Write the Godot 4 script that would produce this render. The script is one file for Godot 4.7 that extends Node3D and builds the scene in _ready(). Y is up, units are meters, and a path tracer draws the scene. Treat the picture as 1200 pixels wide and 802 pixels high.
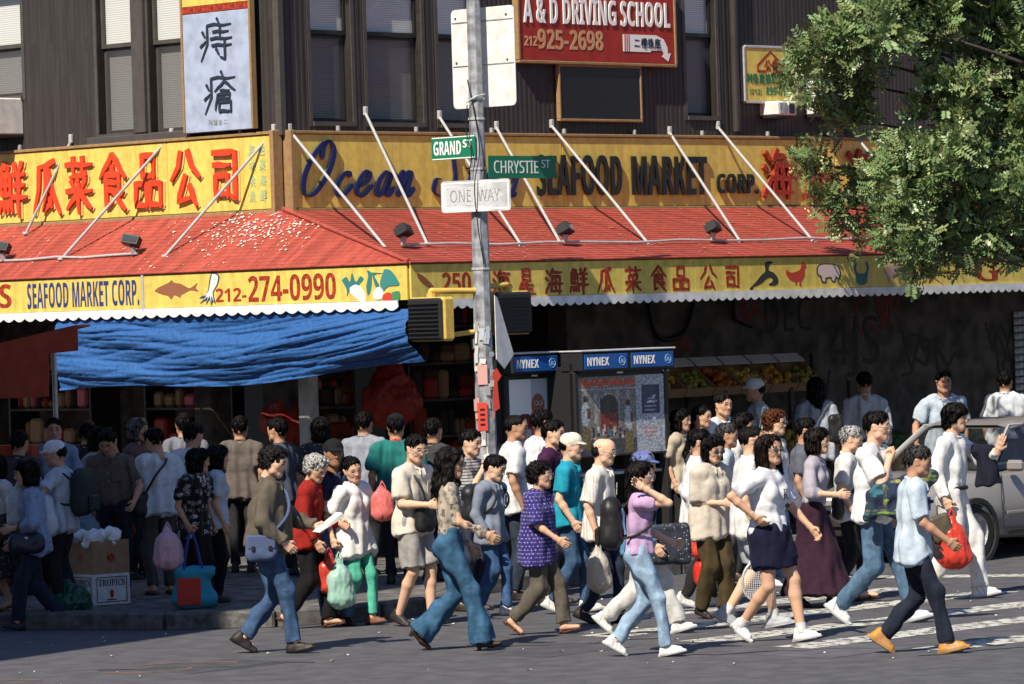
extends Node3D

# world: x right, y up, the photographer stands at the origin 2.8 m above the road and looks along -z
const TURN := 0.80285            # 46 degrees: how the street front on the right runs away from us
const CORNER := Vector3(-2.418, 0, -46.0)   # the corner of the building
var TR := Transform3D(Basis(Vector3.UP, TURN), CORNER)              # the right front: x along it, z out into the street
var TL := Transform3D(Basis(Vector3.UP, TURN - PI / 2), CORNER)     # the left front: x towards the corner, z out
var taken := {}
var mats := {}
var meshes := {}
var rng := RandomNumberGenerator.new()

func _ready():
	rng.seed = 7
	# ---- camera
	var cam := Camera3D.new()
	cam.name = "camera"
	cam.fov = rad_to_deg(2.0 * atan(401.0 / 5000.0))
	cam.near = 0.5
	cam.far = 300.0
	add_child(cam)
	cam.position = Vector3(0, 2.8, 0)
	cam.rotation = Vector3(-atan(39.0 / 5000.0), 0, deg_to_rad(-1.75))
	cam.current = true
	# ---- sky and sun
	var env := Environment.new()
	env.background_mode = Environment.BG_SKY
	var sm := ProceduralSkyMaterial.new()
	sm.sky_top_color = Color(0.30, 0.41, 0.60)
	sm.sky_horizon_color = Color(0.66, 0.69, 0.71)
	sm.sky_curve = 0.18
	sm.ground_bottom_color = Color(0.12, 0.11, 0.10)
	sm.ground_horizon_color = Color(0.35, 0.35, 0.34)
	sm.sky_energy_multiplier = 1.0
	sm.ground_energy_multiplier = 1.0
	var sky := Sky.new()
	sky.sky_material = sm
	env.sky = sky
	env.tonemap_mode = Environment.TONE_MAPPER_LINEAR
	env.tonemap_exposure = 1.5
	env.sdfgi_enabled = true
	env.ssao_enabled = true
	env.ssil_enabled = true
	var we := WorldEnvironment.new()
	we.name = "daylight"
	we.environment = env
	add_child(we)
	var sun := DirectionalLight3D.new()
	sun.name = "sun"
	sun.light_energy = 1.6
	sun.light_color = Color(1.0, 0.955, 0.88)
	sun.light_angular_distance = 0.55
	sun.shadow_enabled = true
	add_child(sun)
	var el := deg_to_rad(47.0)
	var to_sun := Vector3(-0.5 * cos(el), sin(el), 0.866 * cos(el))
	sun.basis = Basis.looking_at(-to_sun, Vector3.UP)
	# ---- the place
	make_materials()
	ground()
	corner_building()
	awning_and_valance()
	shop_signs()
	open_shop()
	produce_stall()
	across_the_street()
	street_pole()
	phone_booths()
	parked_car()
	street_tree()
	boxes_and_litter()
	# ---- people
	crowd()
	bags()

# ---------------------------------------------------------------- names and nodes
func numbered(called: String) -> String:
	if not taken.has(called):
		taken[called] = 0
		return called
	taken[called] += 1
	return "%s_%03d" % [called, taken[called]]

func tag(o, label: String, category: String, group := ""):
	o.set_meta("label", label)
	o.set_meta("category", category)
	if group: o.set_meta("group", group)
	return o

func thing(called: String, label: String, category: String, t := Transform3D(), group := "") -> Node3D:
	var o := Node3D.new()
	o.name = numbered(called)
	add_child(o)
	o.transform = t
	tag(o, label, category, group)
	return o

func part(called: String, m: Mesh, mat: Material, parent: Node = null, t := Transform3D()) -> MeshInstance3D:
	var o := MeshInstance3D.new()
	o.name = called if parent else numbered(called)
	o.mesh = m
	o.material_override = mat
	if parent: parent.add_child(o, true)
	else: add_child(o)
	o.transform = t
	return o

func struct(called: String, m: Mesh, mat: Material, t := Transform3D()) -> MeshInstance3D:
	var o := part(called, m, mat, null, t)
	o.set_meta("kind", "structure")
	return o

func at(x: float, y: float, z: float, turn := 0.0) -> Transform3D:
	return Transform3D(Basis(Vector3.UP, turn), Vector3(x, y, z))

# ---------------------------------------------------------------- materials
func srgb(c: Color) -> Color:
	return c.linear_to_srgb()

func noise(freq: float, sd: int, type := FastNoiseLite.TYPE_SIMPLEX_SMOOTH, oct := 4) -> FastNoiseLite:
	var n := FastNoiseLite.new()
	n.noise_type = type
	n.seed = sd
	n.frequency = freq
	n.fractal_octaves = oct
	return n

# a tileable grey picture between two values, used to break up plain colours
func grain(lo: float, hi: float, freq: float, sd: int, size := 256, type := FastNoiseLite.TYPE_SIMPLEX_SMOOTH) -> ImageTexture:
	var n := noise(freq, sd, type, 5)
	var im := n.get_seamless_image(size, size)
	im.convert(Image.FORMAT_RGB8)
	for y in size:
		for x in size:
			var v := lerpf(lo, hi, im.get_pixel(x, y).r)
			im.set_pixel(x, y, Color(v, v, v))
	return ImageTexture.create_from_image(im)

func mat(key: String, c: Color, rough := 0.7, metal := 0.0, tex: Texture2D = null, scale := 1.0, world := false) -> StandardMaterial3D:
	if mats.has(key): return mats[key]
	var m := StandardMaterial3D.new()
	m.resource_name = key
	m.albedo_color = srgb(c)
	m.roughness = rough
	m.metallic = metal
	m.metallic_specular = 0.4
	if tex:
		m.albedo_texture = tex
		m.uv1_triplanar = true
		m.uv1_world_triplanar = world
		m.uv1_scale = Vector3.ONE * scale
	mats[key] = m
	return m

func bump(m: StandardMaterial3D, tex: Texture2D, depth: float) -> StandardMaterial3D:
	m.heightmap_enabled = true
	m.heightmap_texture = tex
	m.heightmap_scale = depth
	return m

# ---------------------------------------------------------------- shapes
func arrays_mesh(v: PackedVector3Array, n: PackedVector3Array, i: PackedInt32Array, c = null, uv = null) -> ArrayMesh:
	var a := []
	a.resize(Mesh.ARRAY_MAX)
	a[Mesh.ARRAY_VERTEX] = v
	a[Mesh.ARRAY_NORMAL] = n
	if i.size(): a[Mesh.ARRAY_INDEX] = i
	if c != null: a[Mesh.ARRAY_COLOR] = c
	if uv != null: a[Mesh.ARRAY_TEX_UV] = uv
	var m := ArrayMesh.new()
	m.add_surface_from_arrays(Mesh.PRIMITIVE_TRIANGLES, a)
	return m

# collects flat shaded faces
class Faces:
	var v := PackedVector3Array()
	var n := PackedVector3Array()
	var uv := PackedVector2Array()
	func tri(a: Vector3, b: Vector3, c: Vector3, out: Vector3):
		var m := (c - a).cross(b - a)
		if m.dot(out) < 0.0:
			m = -m
			v.append_array([a, c, b])
		else:
			v.append_array([a, b, c])
		m = m.normalized()
		n.append_array([m, m, m])
	func quad(a: Vector3, b: Vector3, c: Vector3, d: Vector3, out: Vector3):
		tri(a, b, c, out)
		tri(a, c, d, out)
	func box(lo: Vector3, hi: Vector3, t := Transform3D()):
		var p := []
		for i in 8: p.append(t * Vector3(hi.x if i & 1 else lo.x, hi.y if i & 2 else lo.y, hi.z if i & 4 else lo.z))
		var b := t.basis
		quad(p[0], p[2], p[6], p[4], -b.x); quad(p[1], p[3], p[7], p[5], b.x)
		quad(p[0], p[1], p[5], p[4], -b.y); quad(p[2], p[3], p[7], p[6], b.y)
		quad(p[0], p[1], p[3], p[2], -b.z); quad(p[4], p[5], p[7], p[6], b.z)

func done(f: Faces) -> ArrayMesh:
	return arrays_mesh(f.v, f.n, PackedInt32Array(), null, f.uv if f.uv.size() == f.v.size() else null)

# a box with chamfered edges, standing on y = 0, centred in x and z
func block(w: float, h: float, d: float, bev := 0.01) -> ArrayMesh:
	var key := "block %.4f %.4f %.4f %.4f" % [w, h, d, bev]
	if meshes.has(key): return meshes[key]
	bev = minf(bev, minf(w, minf(h, d)) * 0.45)
	var f := Faces.new()
	var x := w / 2; var z := d / 2; var b := bev
	var cy := h / 2
	var ax := [Vector3(x, 0, 0), Vector3(0, h / 2, 0), Vector3(0, 0, z)]
	var mid := Vector3(0, cy, 0)
	for i in 3:
		var u: Vector3 = ax[i]; var p: Vector3 = ax[(i + 1) % 3]; var q: Vector3 = ax[(i + 2) % 3]
		var pi := p - p.normalized() * b; var qi := q - q.normalized() * b; var ui := u - u.normalized() * b
		for s in [-1.0, 1.0]:
			f.quad(mid + u * s + pi + qi, mid + u * s - pi + qi, mid + u * s - pi - qi, mid + u * s + pi - qi, u * s)
			for s2 in [-1.0, 1.0]:
				f.quad(mid + u * s + pi * s2 + qi, mid + ui * s + p * s2 + qi, mid + ui * s + p * s2 - qi, mid + u * s + pi * s2 - qi, u * s + p * s2 * (u.length() / p.length()))
				for s3 in [-1.0, 1.0]:
					if i == 0: f.tri(mid + u * s + pi * s2 + qi * s3, mid + ui * s + p * s2 + qi * s3, mid + ui * s + pi * s2 + q * s3, u.normalized() * s + p.normalized() * s2 + q.normalized() * s3)
	meshes[key] = done(f)
	return meshes[key]

# a tube through points; r may be a number or one radius for each point
func tube(pts: Array, r, sides := 8, closed := false) -> ArrayMesh:
	var v := PackedVector3Array(); var n := PackedVector3Array(); var ix := PackedInt32Array()
	var up := Vector3.UP
	for i in pts.size():
		var p: Vector3 = pts[i]
		var a: Vector3 = pts[maxi(0, i - 1)]; var b: Vector3 = pts[mini(pts.size() - 1, i + 1)]
		if closed:
			a = pts[(i - 1 + pts.size()) % pts.size()]; b = pts[(i + 1) % pts.size()]
		var d := (b - a).normalized()
		if absf(d.dot(up)) > 0.95: up = Vector3.RIGHT if absf(d.x) < 0.9 else Vector3.FORWARD
		var s := d.cross(up).normalized()
		up = s.cross(d).normalized()
		var rr: float = r[i] if r is Array else r
		for k in sides:
			var o := s * cos(TAU * k / sides) + up * sin(TAU * k / sides)
			v.append(p + o * rr); n.append(o)
	var rings := pts.size() if closed else pts.size() - 1
	for i in rings:
		for k in sides:
			var a0 := i * sides + k; var a1 := i * sides + (k + 1) % sides
			var j := (i + 1) % pts.size()
			var b0 := j * sides + k; var b1 := j * sides + (k + 1) % sides
			ix.append_array([a0, a1, b0, a1, b1, b0])
	if not closed:
		for e in [0, pts.size() - 1]:
			var c := v.size()
			var d: Vector3 = (pts[e] - pts[1 if e == 0 else e - 1]).normalized()
			v.append(pts[e]); n.append(d)
			for k in sides:
				v.append(v[e * sides + k]); n.append(d)
			for k in sides:
				if e == 0: ix.append_array([c, c + 1 + (k + 1) % sides, c + 1 + k])
				else: ix.append_array([c, c + 1 + k, c + 1 + (k + 1) % sides])
	return arrays_mesh(v, n, ix)

# turned profile [radius, height]
func lathe(prof: Array, sides := 16) -> ArrayMesh:
	var f := Faces.new()
	for i in prof.size() - 1:
		for k in sides:
			var a := TAU * k / sides; var b := TAU * (k + 1) / sides
			var p: Array = prof[i]; var q: Array = prof[i + 1]
			var o := Vector3(cos((a + b) / 2), 0, sin((a + b) / 2))
			var out: Vector3 = o * (q[1] - p[1]) + Vector3.UP * (p[0] - q[0])
			f.quad(Vector3(cos(a) * p[0], p[1], sin(a) * p[0]), Vector3(cos(b) * p[0], p[1], sin(b) * p[0]), Vector3(cos(b) * q[0], q[1], sin(b) * q[0]), Vector3(cos(a) * q[0], q[1], sin(a) * q[0]), out)
	return done(f)

# an outline in x and y, given thickness along z, front at z = depth
func prism(outline: Array, depth: float, back := 0.0) -> ArrayMesh:
	var poly := PackedVector2Array(outline)
	if Geometry2D.is_polygon_clockwise(poly): poly.reverse()
	var f := Faces.new()
	var tri := Geometry2D.triangulate_polygon(poly)
	for i in range(0, tri.size(), 3):
		var a := poly[tri[i]]; var b := poly[tri[i + 1]]; var c := poly[tri[i + 2]]
		f.tri(Vector3(a.x, a.y, depth), Vector3(b.x, b.y, depth), Vector3(c.x, c.y, depth), Vector3.BACK)
		f.tri(Vector3(a.x, a.y, back), Vector3(b.x, b.y, back), Vector3(c.x, c.y, back), Vector3.FORWARD)
	for i in poly.size():
		var a := poly[i]; var b := poly[(i + 1) % poly.size()]
		var o := Vector3(b.y - a.y, a.x - b.x, 0)
		f.quad(Vector3(a.x, a.y, back), Vector3(b.x, b.y, back), Vector3(b.x, b.y, depth), Vector3(a.x, a.y, depth), o)
	return done(f)

# brush strokes: each an Array of Vector2, half widths from the brush; successive strokes lie a hair higher
func strokes(list: Array, wide: float, depth: float, taper := true, pen := false) -> ArrayMesh:
	var f := Faces.new()
	var lift := depth
	for line in list:
		var l := []; var r := []
		for i in line.size():
			var p: Vector2 = line[i]
			var d: Vector2 = (line[mini(i + 1, line.size() - 1)] - line[maxi(i - 1, 0)]).normalized()
			var s := Vector2(-d.y, d.x)
			var t: float = float(i) / (line.size() - 1)
			var w := wide
			if pen: w = wide * (0.24 + 0.86 * pow(absf(d.dot(Vector2(0.3, 0.954))), 1.6)) * (1.0 if t > 0.02 and t < 0.98 else 0.6)
			elif taper: w = wide * (1.1 - 0.62 * t * t) * (0.85 if i == 0 else 1.0)
			if i == 0: p -= d * wide * 0.35
			if i == line.size() - 1: p += d * wide * (0.8 if taper else 0.35)
			l.append(p + s * w); r.append(p - s * w)
		for i in line.size() - 1:
			var a := Vector3(l[i].x, l[i].y, lift); var b := Vector3(l[i + 1].x, l[i + 1].y, lift)
			var c := Vector3(r[i + 1].x, r[i + 1].y, lift); var e := Vector3(r[i].x, r[i].y, lift)
			f.quad(a, b, c, e, Vector3.BACK)
			var z := Vector3(0, 0, -lift)
			f.quad(a, b, b + z, a + z, (a - e))
			f.quad(e, c, c + z, e + z, (e - a))
			if i == 0: f.quad(a, e, e + z, a + z, a - b)
			if i == line.size() - 2: f.quad(b, c, c + z, b + z, b - a)
		lift += 0.0005
	return done(f)

func smooth(pts: Array, n := 6) -> Array:
	var out := []
	for i in pts.size() - 1:
		var p0: Vector2 = pts[maxi(i - 1, 0)]; var p1: Vector2 = pts[i]; var p2: Vector2 = pts[i + 1]; var p3: Vector2 = pts[mini(i + 2, pts.size() - 1)]
		for k in n: out.append(p1.cubic_interpolate(p2, p0, p3, float(k) / n))
	out.append(pts[-1])
	return out

func smooth3(pts: Array, n := 5) -> Array:
	var out := []
	for i in pts.size() - 1:
		var p0: Vector3 = pts[maxi(i - 1, 0)]; var p1: Vector3 = pts[i]; var p2: Vector3 = pts[i + 1]; var p3: Vector3 = pts[mini(i + 2, pts.size() - 1)]
		for k in n: out.append(p1.cubic_interpolate(p2, p0, p3, float(k) / n))
	out.append(pts[-1])
	return out

# ---------------------------------------------------------------- lettering
const GLYPH := {
	"鮮": "20,2 8,20;18,10 36,10 30,22;8,24 8,60;8,24 42,24 42,60;25,24 25,60;8,42 42,42;8,60 42,60;6,72 0,92;18,72 19,90;30,72 33,90;42,70 48,90;58,4 64,16;88,2 80,16;54,24 94,24;56,44 92,44;50,66 100,66;74,24 74,100",
	"瓜": "80,4 50,12 24,14;26,14 22,54 4,96;50,14 50,70 38,92;42,92 66,80;62,70 68,86;56,14 72,60 98,98",
	"菜": "5,14 95,14;32,0 32,26;66,0 66,26;78,30 24,36;24,42 30,52;46,40 50,52;76,38 66,54;6,62 94,62;50,50 50,100;48,64 10,92;52,64 92,92",
	"食": "50,0 8,40;50,0 94,40;50,20 54,32;28,36 74,36 74,64;28,36 28,94 46,86;28,50 74,50;28,64 74,64;86,66 66,78;50,64 92,98",
	"品": "30,4 30,44;30,6 70,6 70,44;30,42 70,42;6,54 6,96;6,56 44,56 44,96;6,94 44,94;56,54 56,96;56,56 94,56 94,96;56,94 94,94",
	"公": "36,4 28,30 4,52;60,2 74,30 98,48;52,46 24,92 78,84;64,64 86,98",
	"司": "12,10 88,10 88,94 72,86;14,32 66,32;20,50 20,86;20,50 62,50 62,86;20,82 62,82",
	"海": "10,8 24,22;4,36 18,46;4,96 26,58;48,2 32,28;42,16 94,16;44,32 36,88 92,88;44,32 86,32 82,98;30,60 100,60;60,40 66,52;58,66 64,80",
	"星": "30,4 30,44;30,4 70,4 70,44;30,24 70,24;30,44 70,44;28,50 12,74;22,62 84,62;20,78 82,78;4,96 96,96;50,48 50,96",
	"味": "6,28 6,68;6,28 34,28 34,68;6,66 34,66;46,28 92,28;40,50 98,50;70,2 70,100;68,52 42,86;72,52 98,84",
	"痔": "52,0 58,10;22,16 94,16;22,16 22,60 2,98;6,30 14,42;0,66 16,54;40,32 86,32;62,22 62,46;32,48 96,48;36,64 94,64;76,56 76,98 62,92;48,72 56,84",
	"瘡": "52,0 58,10;22,16 94,16;22,16 22,60 2,98;6,30 14,42;0,66 16,54;62,24 34,46;62,24 94,46;50,46 76,46;44,54 80,54 78,64;44,64 78,64;42,54 34,90;46,72 46,96;46,72 82,72 82,96;46,94 82,94",
	"二": "14,24 86,24;4,84 96,84",
	"樓": "4,30 38,30;22,4 22,98;20,34 4,64;24,36 38,56;48,6 90,6 90,34;48,6 48,34;40,20 98,20;48,34 90,34;70,2 70,48;44,46 94,46;62,52 50,74 84,98;84,56 44,98;40,66 100,66",
	"後": "28,2 6,26;32,26 4,56;22,46 22,98;62,2 42,22 66,26;78,12 44,44 90,42;60,48 40,74;54,58 88,58 44,98;54,70 98,96",
	"座": "50,0 54,8;12,14 94,14;14,14 12,60 2,98;36,28 24,54;36,40 46,54;74,28 62,54;74,40 90,54;30,68 84,68;56,24 56,94;20,94 98,94",
	"利": "36,4 10,14;4,30 50,30;28,12 28,98;26,34 4,70;30,36 50,62;66,16 66,72;90,4 90,96 78,88",
	"建": "40,14 88,14 88,46;32,30 98,30;40,46 88,46;44,60 86,60;36,76 96,76;64,2 64,90;4,16 28,16 10,46 28,48 4,92;8,66 40,90 98,96",
	"築": "20,0 4,20;12,12 40,12;66,0 52,20;58,12 94,12;8,30 40,30;24,30 24,52;4,54 42,50;56,28 80,28 80,52 96,50;56,28 50,56;6,68 96,68;50,58 50,100;46,70 8,94;54,70 94,94",
	"裝": "14,4 14,40;34,0 34,44;4,22 34,22;50,16 98,16;74,2 74,40;54,40 94,40;50,44 54,52;6,56 96,56;48,58 4,84;34,72 34,98 52,90;52,64 96,96;80,62 66,74",
	"修": "24,2 4,40;16,26 16,98;32,24 32,76;54,2 40,30;50,14 88,14 44,48;58,26 96,48;78,52 46,70;84,64 46,84;90,78 44,100",
	"由": "14,26 14,96;14,26 86,26 86,96;50,4 50,96;14,60 86,60;14,94 86,94",
	"魚": "36,2 14,28;34,12 68,12 56,28;18,30 18,68;18,30 82,30 82,68;50,30 50,68;18,48 82,48;18,68 82,68;14,78 6,98;36,78 38,96;58,78 62,96;80,76 92,98",
}
const PEN := {
	"O": "58,4 40,10 20,38 12,70 22,96 44,92 66,58 70,22 56,4 44,14 46,34",
	"c": "40,52 36,42 20,50 8,74 16,97 36,92 54,72", "e": "10,76 32,66 40,48 28,40 12,58 8,84 24,98 54,74",
	"a": "42,48 26,42 8,66 12,96 30,86 44,46 38,86 46,97 60,78", "n": "0,54 12,42 8,97;9,84 26,44 37,48 31,90 40,97 54,80",
	"S": "76,12 58,2 38,16 48,44 56,72 34,98 8,90 8,70 20,68", "t": "26,6 12,78 20,97 38,78;0,36 36,34", "r": "4,56 14,40 28,48 22,97 34,92",
}

func glyph(ch: String, w: float, h: float, brush: float, depth: float, taper := true) -> ArrayMesh:
	var key := "glyph %s %.3f %.3f %.4f %.4f" % [ch, w, h, brush, depth]
	if meshes.has(key): return meshes[key]
	var list := []
	for s in GLYPH[ch].split(";"):
		var line := []
		for q in s.split(" "):
			var c: PackedStringArray = q.split(",")
			line.append(Vector2((float(c[0]) / 100.0 - 0.5) * w, (0.5 - float(c[1]) / 100.0) * h))
		if taper and line.size() == 2:
			var d: Vector2 = line[1] - line[0]
			line = [line[0], line[0] + d * 0.3 + Vector2(-d.y, d.x) * 0.03, line[0] + d * 0.7 - Vector2(-d.y, d.x) * 0.02, line[1]]
		elif taper:
			var more := []
			for i in line.size() - 1:
				more.append(line[i])
				more.append(line[i].lerp(line[i + 1], 0.35))
				more.append(line[i].lerp(line[i + 1], 0.82))
			more.append(line[-1])
			line = more
		list.append(line)
	meshes[key] = strokes(list, brush, depth, taper)
	return meshes[key]

func pen_letter(ch: String, h: float, brush: float, depth: float) -> ArrayMesh:
	var list := []
	for s in PEN[ch].split(";"):
		var line := []
		for q in s.split(" "):
			var c: PackedStringArray = q.split(",")
			var y := float(c[1])
			line.append(Vector2((float(c[0]) + (100.0 - y) * 0.3) / 100.0 * h, (1.0 - y / 100.0) * h))
		list.append(smooth(line, 7))
	return strokes(list, brush, depth, false, true)

var fonts := {}
func font(which: String) -> Font:
	if not fonts.has(which):
		var s := SystemFont.new()
		s.font_names = PackedStringArray(["Droid Serif" if which.begins_with("serif") else "Droid Sans"])
		s.font_weight = 700 if which.ends_with("bold") or which.ends_with("heavy") else 400
		if which.ends_with("heavy"):
			var v := FontVariation.new()
			v.base_font = s
			v.variation_embolden = 0.0
			fonts[which] = v
		else:
			fonts[which] = s
	return fonts[which]

# letters set in a line: each letter its own mesh; x, y is the left end of the base line; the cap height and the full width are given
func lettering(text: String, x: float, y: float, z: float, cap: float, width: float, depth: float, m: Material, parent: Node, which := "bold", called := "letter", t := Transform3D()):
	var f := font(which)
	var size := 64
	var total := 0.0
	for ch in text: total += f.get_string_size(ch, HORIZONTAL_ALIGNMENT_LEFT, -1, size).x
	var px := cap / (size * 0.714)
	var sx := width / (total * px)
	var cur := 0.0
	for ch in text:
		var adv := f.get_string_size(ch, HORIZONTAL_ALIGNMENT_LEFT, -1, size).x
		if ch != " ":
			var key := "text %s %s %.4f %.4f" % [ch, which, cap, depth]
			if not meshes.has(key):
				var tm := TextMesh.new()
				tm.font = f
				tm.font_size = size
				tm.pixel_size = px
				tm.depth = depth
				tm.curve_step = 2.0
				tm.text = ch
				tm.horizontal_alignment = HORIZONTAL_ALIGNMENT_LEFT
				tm.vertical_alignment = VERTICAL_ALIGNMENT_BOTTOM
				var am := ArrayMesh.new()
				am.add_surface_from_arrays(Mesh.PRIMITIVE_TRIANGLES, tm.surface_get_arrays(0))
				var drop := am.get_aabb()
				meshes[key] = [am, drop]
			var low: float = f.get_descent(size) * px
			part(called, meshes[key][0], m, parent, t * Transform3D(Basis.from_scale(Vector3(sx, 1, 1)), Vector3(x + cur * px * sx, y - low, z + depth / 2)))
		cur += adv

# ---------------------------------------------------------------- the place
func make_materials():
	var g1 := grain(0.86, 1.06, 0.02, 3)
	var g2 := grain(0.55, 1.15, 0.035, 5, 256, FastNoiseLite.TYPE_PERLIN)
	var fine := grain(0.0, 1.0, 0.12, 11)
	var asphalt := Image.create(512, 512, false, Image.FORMAT_RGB8)
	var n1 := noise(0.012, 21).get_seamless_image(512, 512)
	var n2 := noise(0.35, 22).get_seamless_image(512, 512)
	var n3 := noise(0.02, 23, FastNoiseLite.TYPE_CELLULAR).get_seamless_image(512, 512)
	for y in 512:
		for x in 512:
			var v := 0.40 + 0.12 * n1.get_pixel(x, y).r + 0.26 * (n2.get_pixel(x, y).r - 0.5) - (0.06 if n3.get_pixel(x, y).r < 0.12 else 0.0)
			asphalt.set_pixel(x, y, Color(v, v * 1.0, v * 1.03))
	var at_tex := ImageTexture.create_from_image(asphalt)
	var a := mat("asphalt", Color(0.42, 0.42, 0.435), 0.85, 0.0, at_tex, 0.45, true)
	bump(a, fine, 0.2)
	bump(mat("concrete", Color(0.15, 0.147, 0.14), 0.9, 0.0, g2, 0.6, true), fine, 0.1)
	bump(mat("kerb", Color(0.14, 0.138, 0.135), 0.9, 0.0, g2, 1.3, true), fine, 0.12)
	# worn road paint: bare patches show through
	var wear := noise(0.03, 31, FastNoiseLite.TYPE_SIMPLEX, 5).get_seamless_image(256, 256)
	var paint := Image.create(256, 256, false, Image.FORMAT_RGBA8)
	for y in 256:
		for x in 256:
			var v := wear.get_pixel(x, y).r
			var w := n2.get_pixel(x, y).r
			paint.set_pixel(x, y, Color(0.78, 0.78, 0.76, 1.0 if v + (w - 0.5) * 0.5 > 0.36 else 0.0))
	var pm := mat("road paint", Color(0.8, 0.8, 0.78), 0.8, 0.0, ImageTexture.create_from_image(paint), 0.8, true)
	pm.transparency = BaseMaterial3D.TRANSPARENCY_ALPHA_SCISSOR
	pm.alpha_scissor_threshold = 0.5
	# siding: faint streaks of weather
	var streak := Image.create(256, 256, false, Image.FORMAT_RGB8)
	var s1 := noise(0.02, 41)
	for y in 256:
		for x in 256:
			var v := 0.9 + 0.16 * s1.get_noise_2d(x * 3.0, y * 0.3) + 0.06 * s1.get_noise_2d(x * 9.0, y * 6.0)
			streak.set_pixel(x, y, Color(v, v, v))
	var st := ImageTexture.create_from_image(streak)
	mat("siding", Color(0.046, 0.040, 0.039), 0.55, 0.0, st, 0.5)
	mat("window frame", Color(0.075, 0.066, 0.062), 0.5, 0.0, g1, 1.0)
	mat("dark frame", Color(0.02, 0.02, 0.02), 0.4)
	mat("blind", Color(0.80, 0.82, 0.81), 0.7, 0.0, slats_texture(), 1.0)
	var scr := mat("insect screen", Color(0.06, 0.06, 0.062), 0.8)
	scr.transparency = BaseMaterial3D.TRANSPARENCY_ALPHA
	scr.albedo_color.a = 0.5
	var glass := mat("pane", Color(0.04, 0.05, 0.05), 0.03)
	glass.transparency = BaseMaterial3D.TRANSPARENCY_ALPHA
	glass.albedo_color.a = 0.12
	glass.metallic_specular = 0.6
	mat("sign yellow", Color(0.73, 0.565, 0.125), 0.5, 0.0, streaked(51, 0.84, 1.04), 0.55)
	mat("trim tan", Color(0.30, 0.19, 0.09), 0.6, 0.0, g1, 1.5)
	mat("red letter", Color(0.70, 0.06, 0.018), 0.4, 0.0, g1, 2.0)
	mat("red print", Color(0.42, 0.045, 0.02), 0.6, 0.0, g2, 3.0)
	mat("blue letter", Color(0.012, 0.02, 0.10), 0.35)
	mat("gold edge", Color(0.65, 0.5, 0.2), 0.4)
	mat("black letter", Color(0.012, 0.012, 0.013), 0.35)
	mat("red metal", Color(0.41, 0.08, 0.055), 0.55, 0.0, streaked(57, 0.72, 1.1), 0.45)
	mat("white cloth", Color(0.80, 0.81, 0.82), 0.85, 0.0, g1, 1.0)
	mat("white paint", Color(0.72, 0.72, 0.70), 0.6, 0.0, g1, 1.0)
	mat("steel", Color(0.50, 0.51, 0.52), 0.45, 0.2, g1, 2.0)
	mat("galvanized", Color(0.42, 0.44, 0.47), 0.55, 0.35, g2, 1.2)
	mat("black metal", Color(0.018, 0.018, 0.019), 0.45)
	mat("black rubber", Color(0.02, 0.02, 0.02), 0.9)
	mat("signal yellow", Color(0.62, 0.42, 0.09), 0.5, 0.0, g1, 2.0)
	mat("street green", Color(0.01, 0.16, 0.085), 0.45)
	mat("white print", Color(0.82, 0.82, 0.80), 0.5)
	mat("grey print", Color(0.36, 0.37, 0.38), 0.7, 0.0, g2, 6.0)
	mat("sign red", Color(0.36, 0.028, 0.018), 0.5, 0.0, g1, 0.8)
	mat("tan print", Color(0.50, 0.30, 0.16), 0.6)
	mat("banner blue", Color(0.36, 0.43, 0.58), 0.6, 0.0, g1, 0.8)
	mat("navy print", Color(0.02, 0.03, 0.05), 0.5)
	mat("green print", Color(0.03, 0.15, 0.06), 0.6)
	mat("pale green print", Color(0.36, 0.44, 0.24), 0.6)
	var tarp := mat("blue tarp", Color(0.028, 0.105, 0.31), 0.5, 0.0, grain(0.8, 1.15, 0.05, 61), 1.2)
	bump(tarp, fine, 0.35)
	mat("stained wood", Color(0.11, 0.09, 0.075), 0.9, 0.0, g2, 0.5)
	bump(mat("shop wall", Color(0.125, 0.11, 0.095), 0.85, 0.0, g2, 0.4), fine, 0.3)
	mat("white tile", Color(0.55, 0.55, 0.52), 0.35, 0.0, g1, 1.0)
	bump(mat("carton", Color(0.33, 0.20, 0.11), 0.85, 0.0, g1, 2.0), fine, 0.15)
	mat("white carton", Color(0.62, 0.63, 0.64), 0.7, 0.0, g1, 2.0)
	mat("booth blue", Color(0.008, 0.085, 0.32), 0.35)
	mat("bark", Color(0.07, 0.055, 0.045), 0.95, 0.0, g2, 3.0)
	bump(mat("red fabric", Color(0.33, 0.05, 0.022), 0.8, 0.0, g1, 1.0), fine, 0.2)
	mat("red plastic", Color(0.30, 0.026, 0.016), 0.55)
	mat("pink plastic", Color(0.55, 0.10, 0.14), 0.4)
	bump(mat("brick wall", Color(0.26, 0.10, 0.07), 0.9, 0.0, g2, 0.6), fine, 0.5)
	var sg := mat("street glass", Color(0.05, 0.06, 0.06), 0.04)
	sg.metallic_specular = 0.6

func at_tex_for() -> Texture2D:
	return (mats["asphalt"] as StandardMaterial3D).albedo_texture

func slats_texture() -> ImageTexture:
	var im := Image.create(8, 400, false, Image.FORMAT_RGB8)
	for y in 400:
		var v := 0.72 if y % 10 < 2 else (0.9 + 0.1 * ((y % 10) / 9.0))
		for x in 8: im.set_pixel(x, y, Color(v, v, v))
	return ImageTexture.create_from_image(im)

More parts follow.
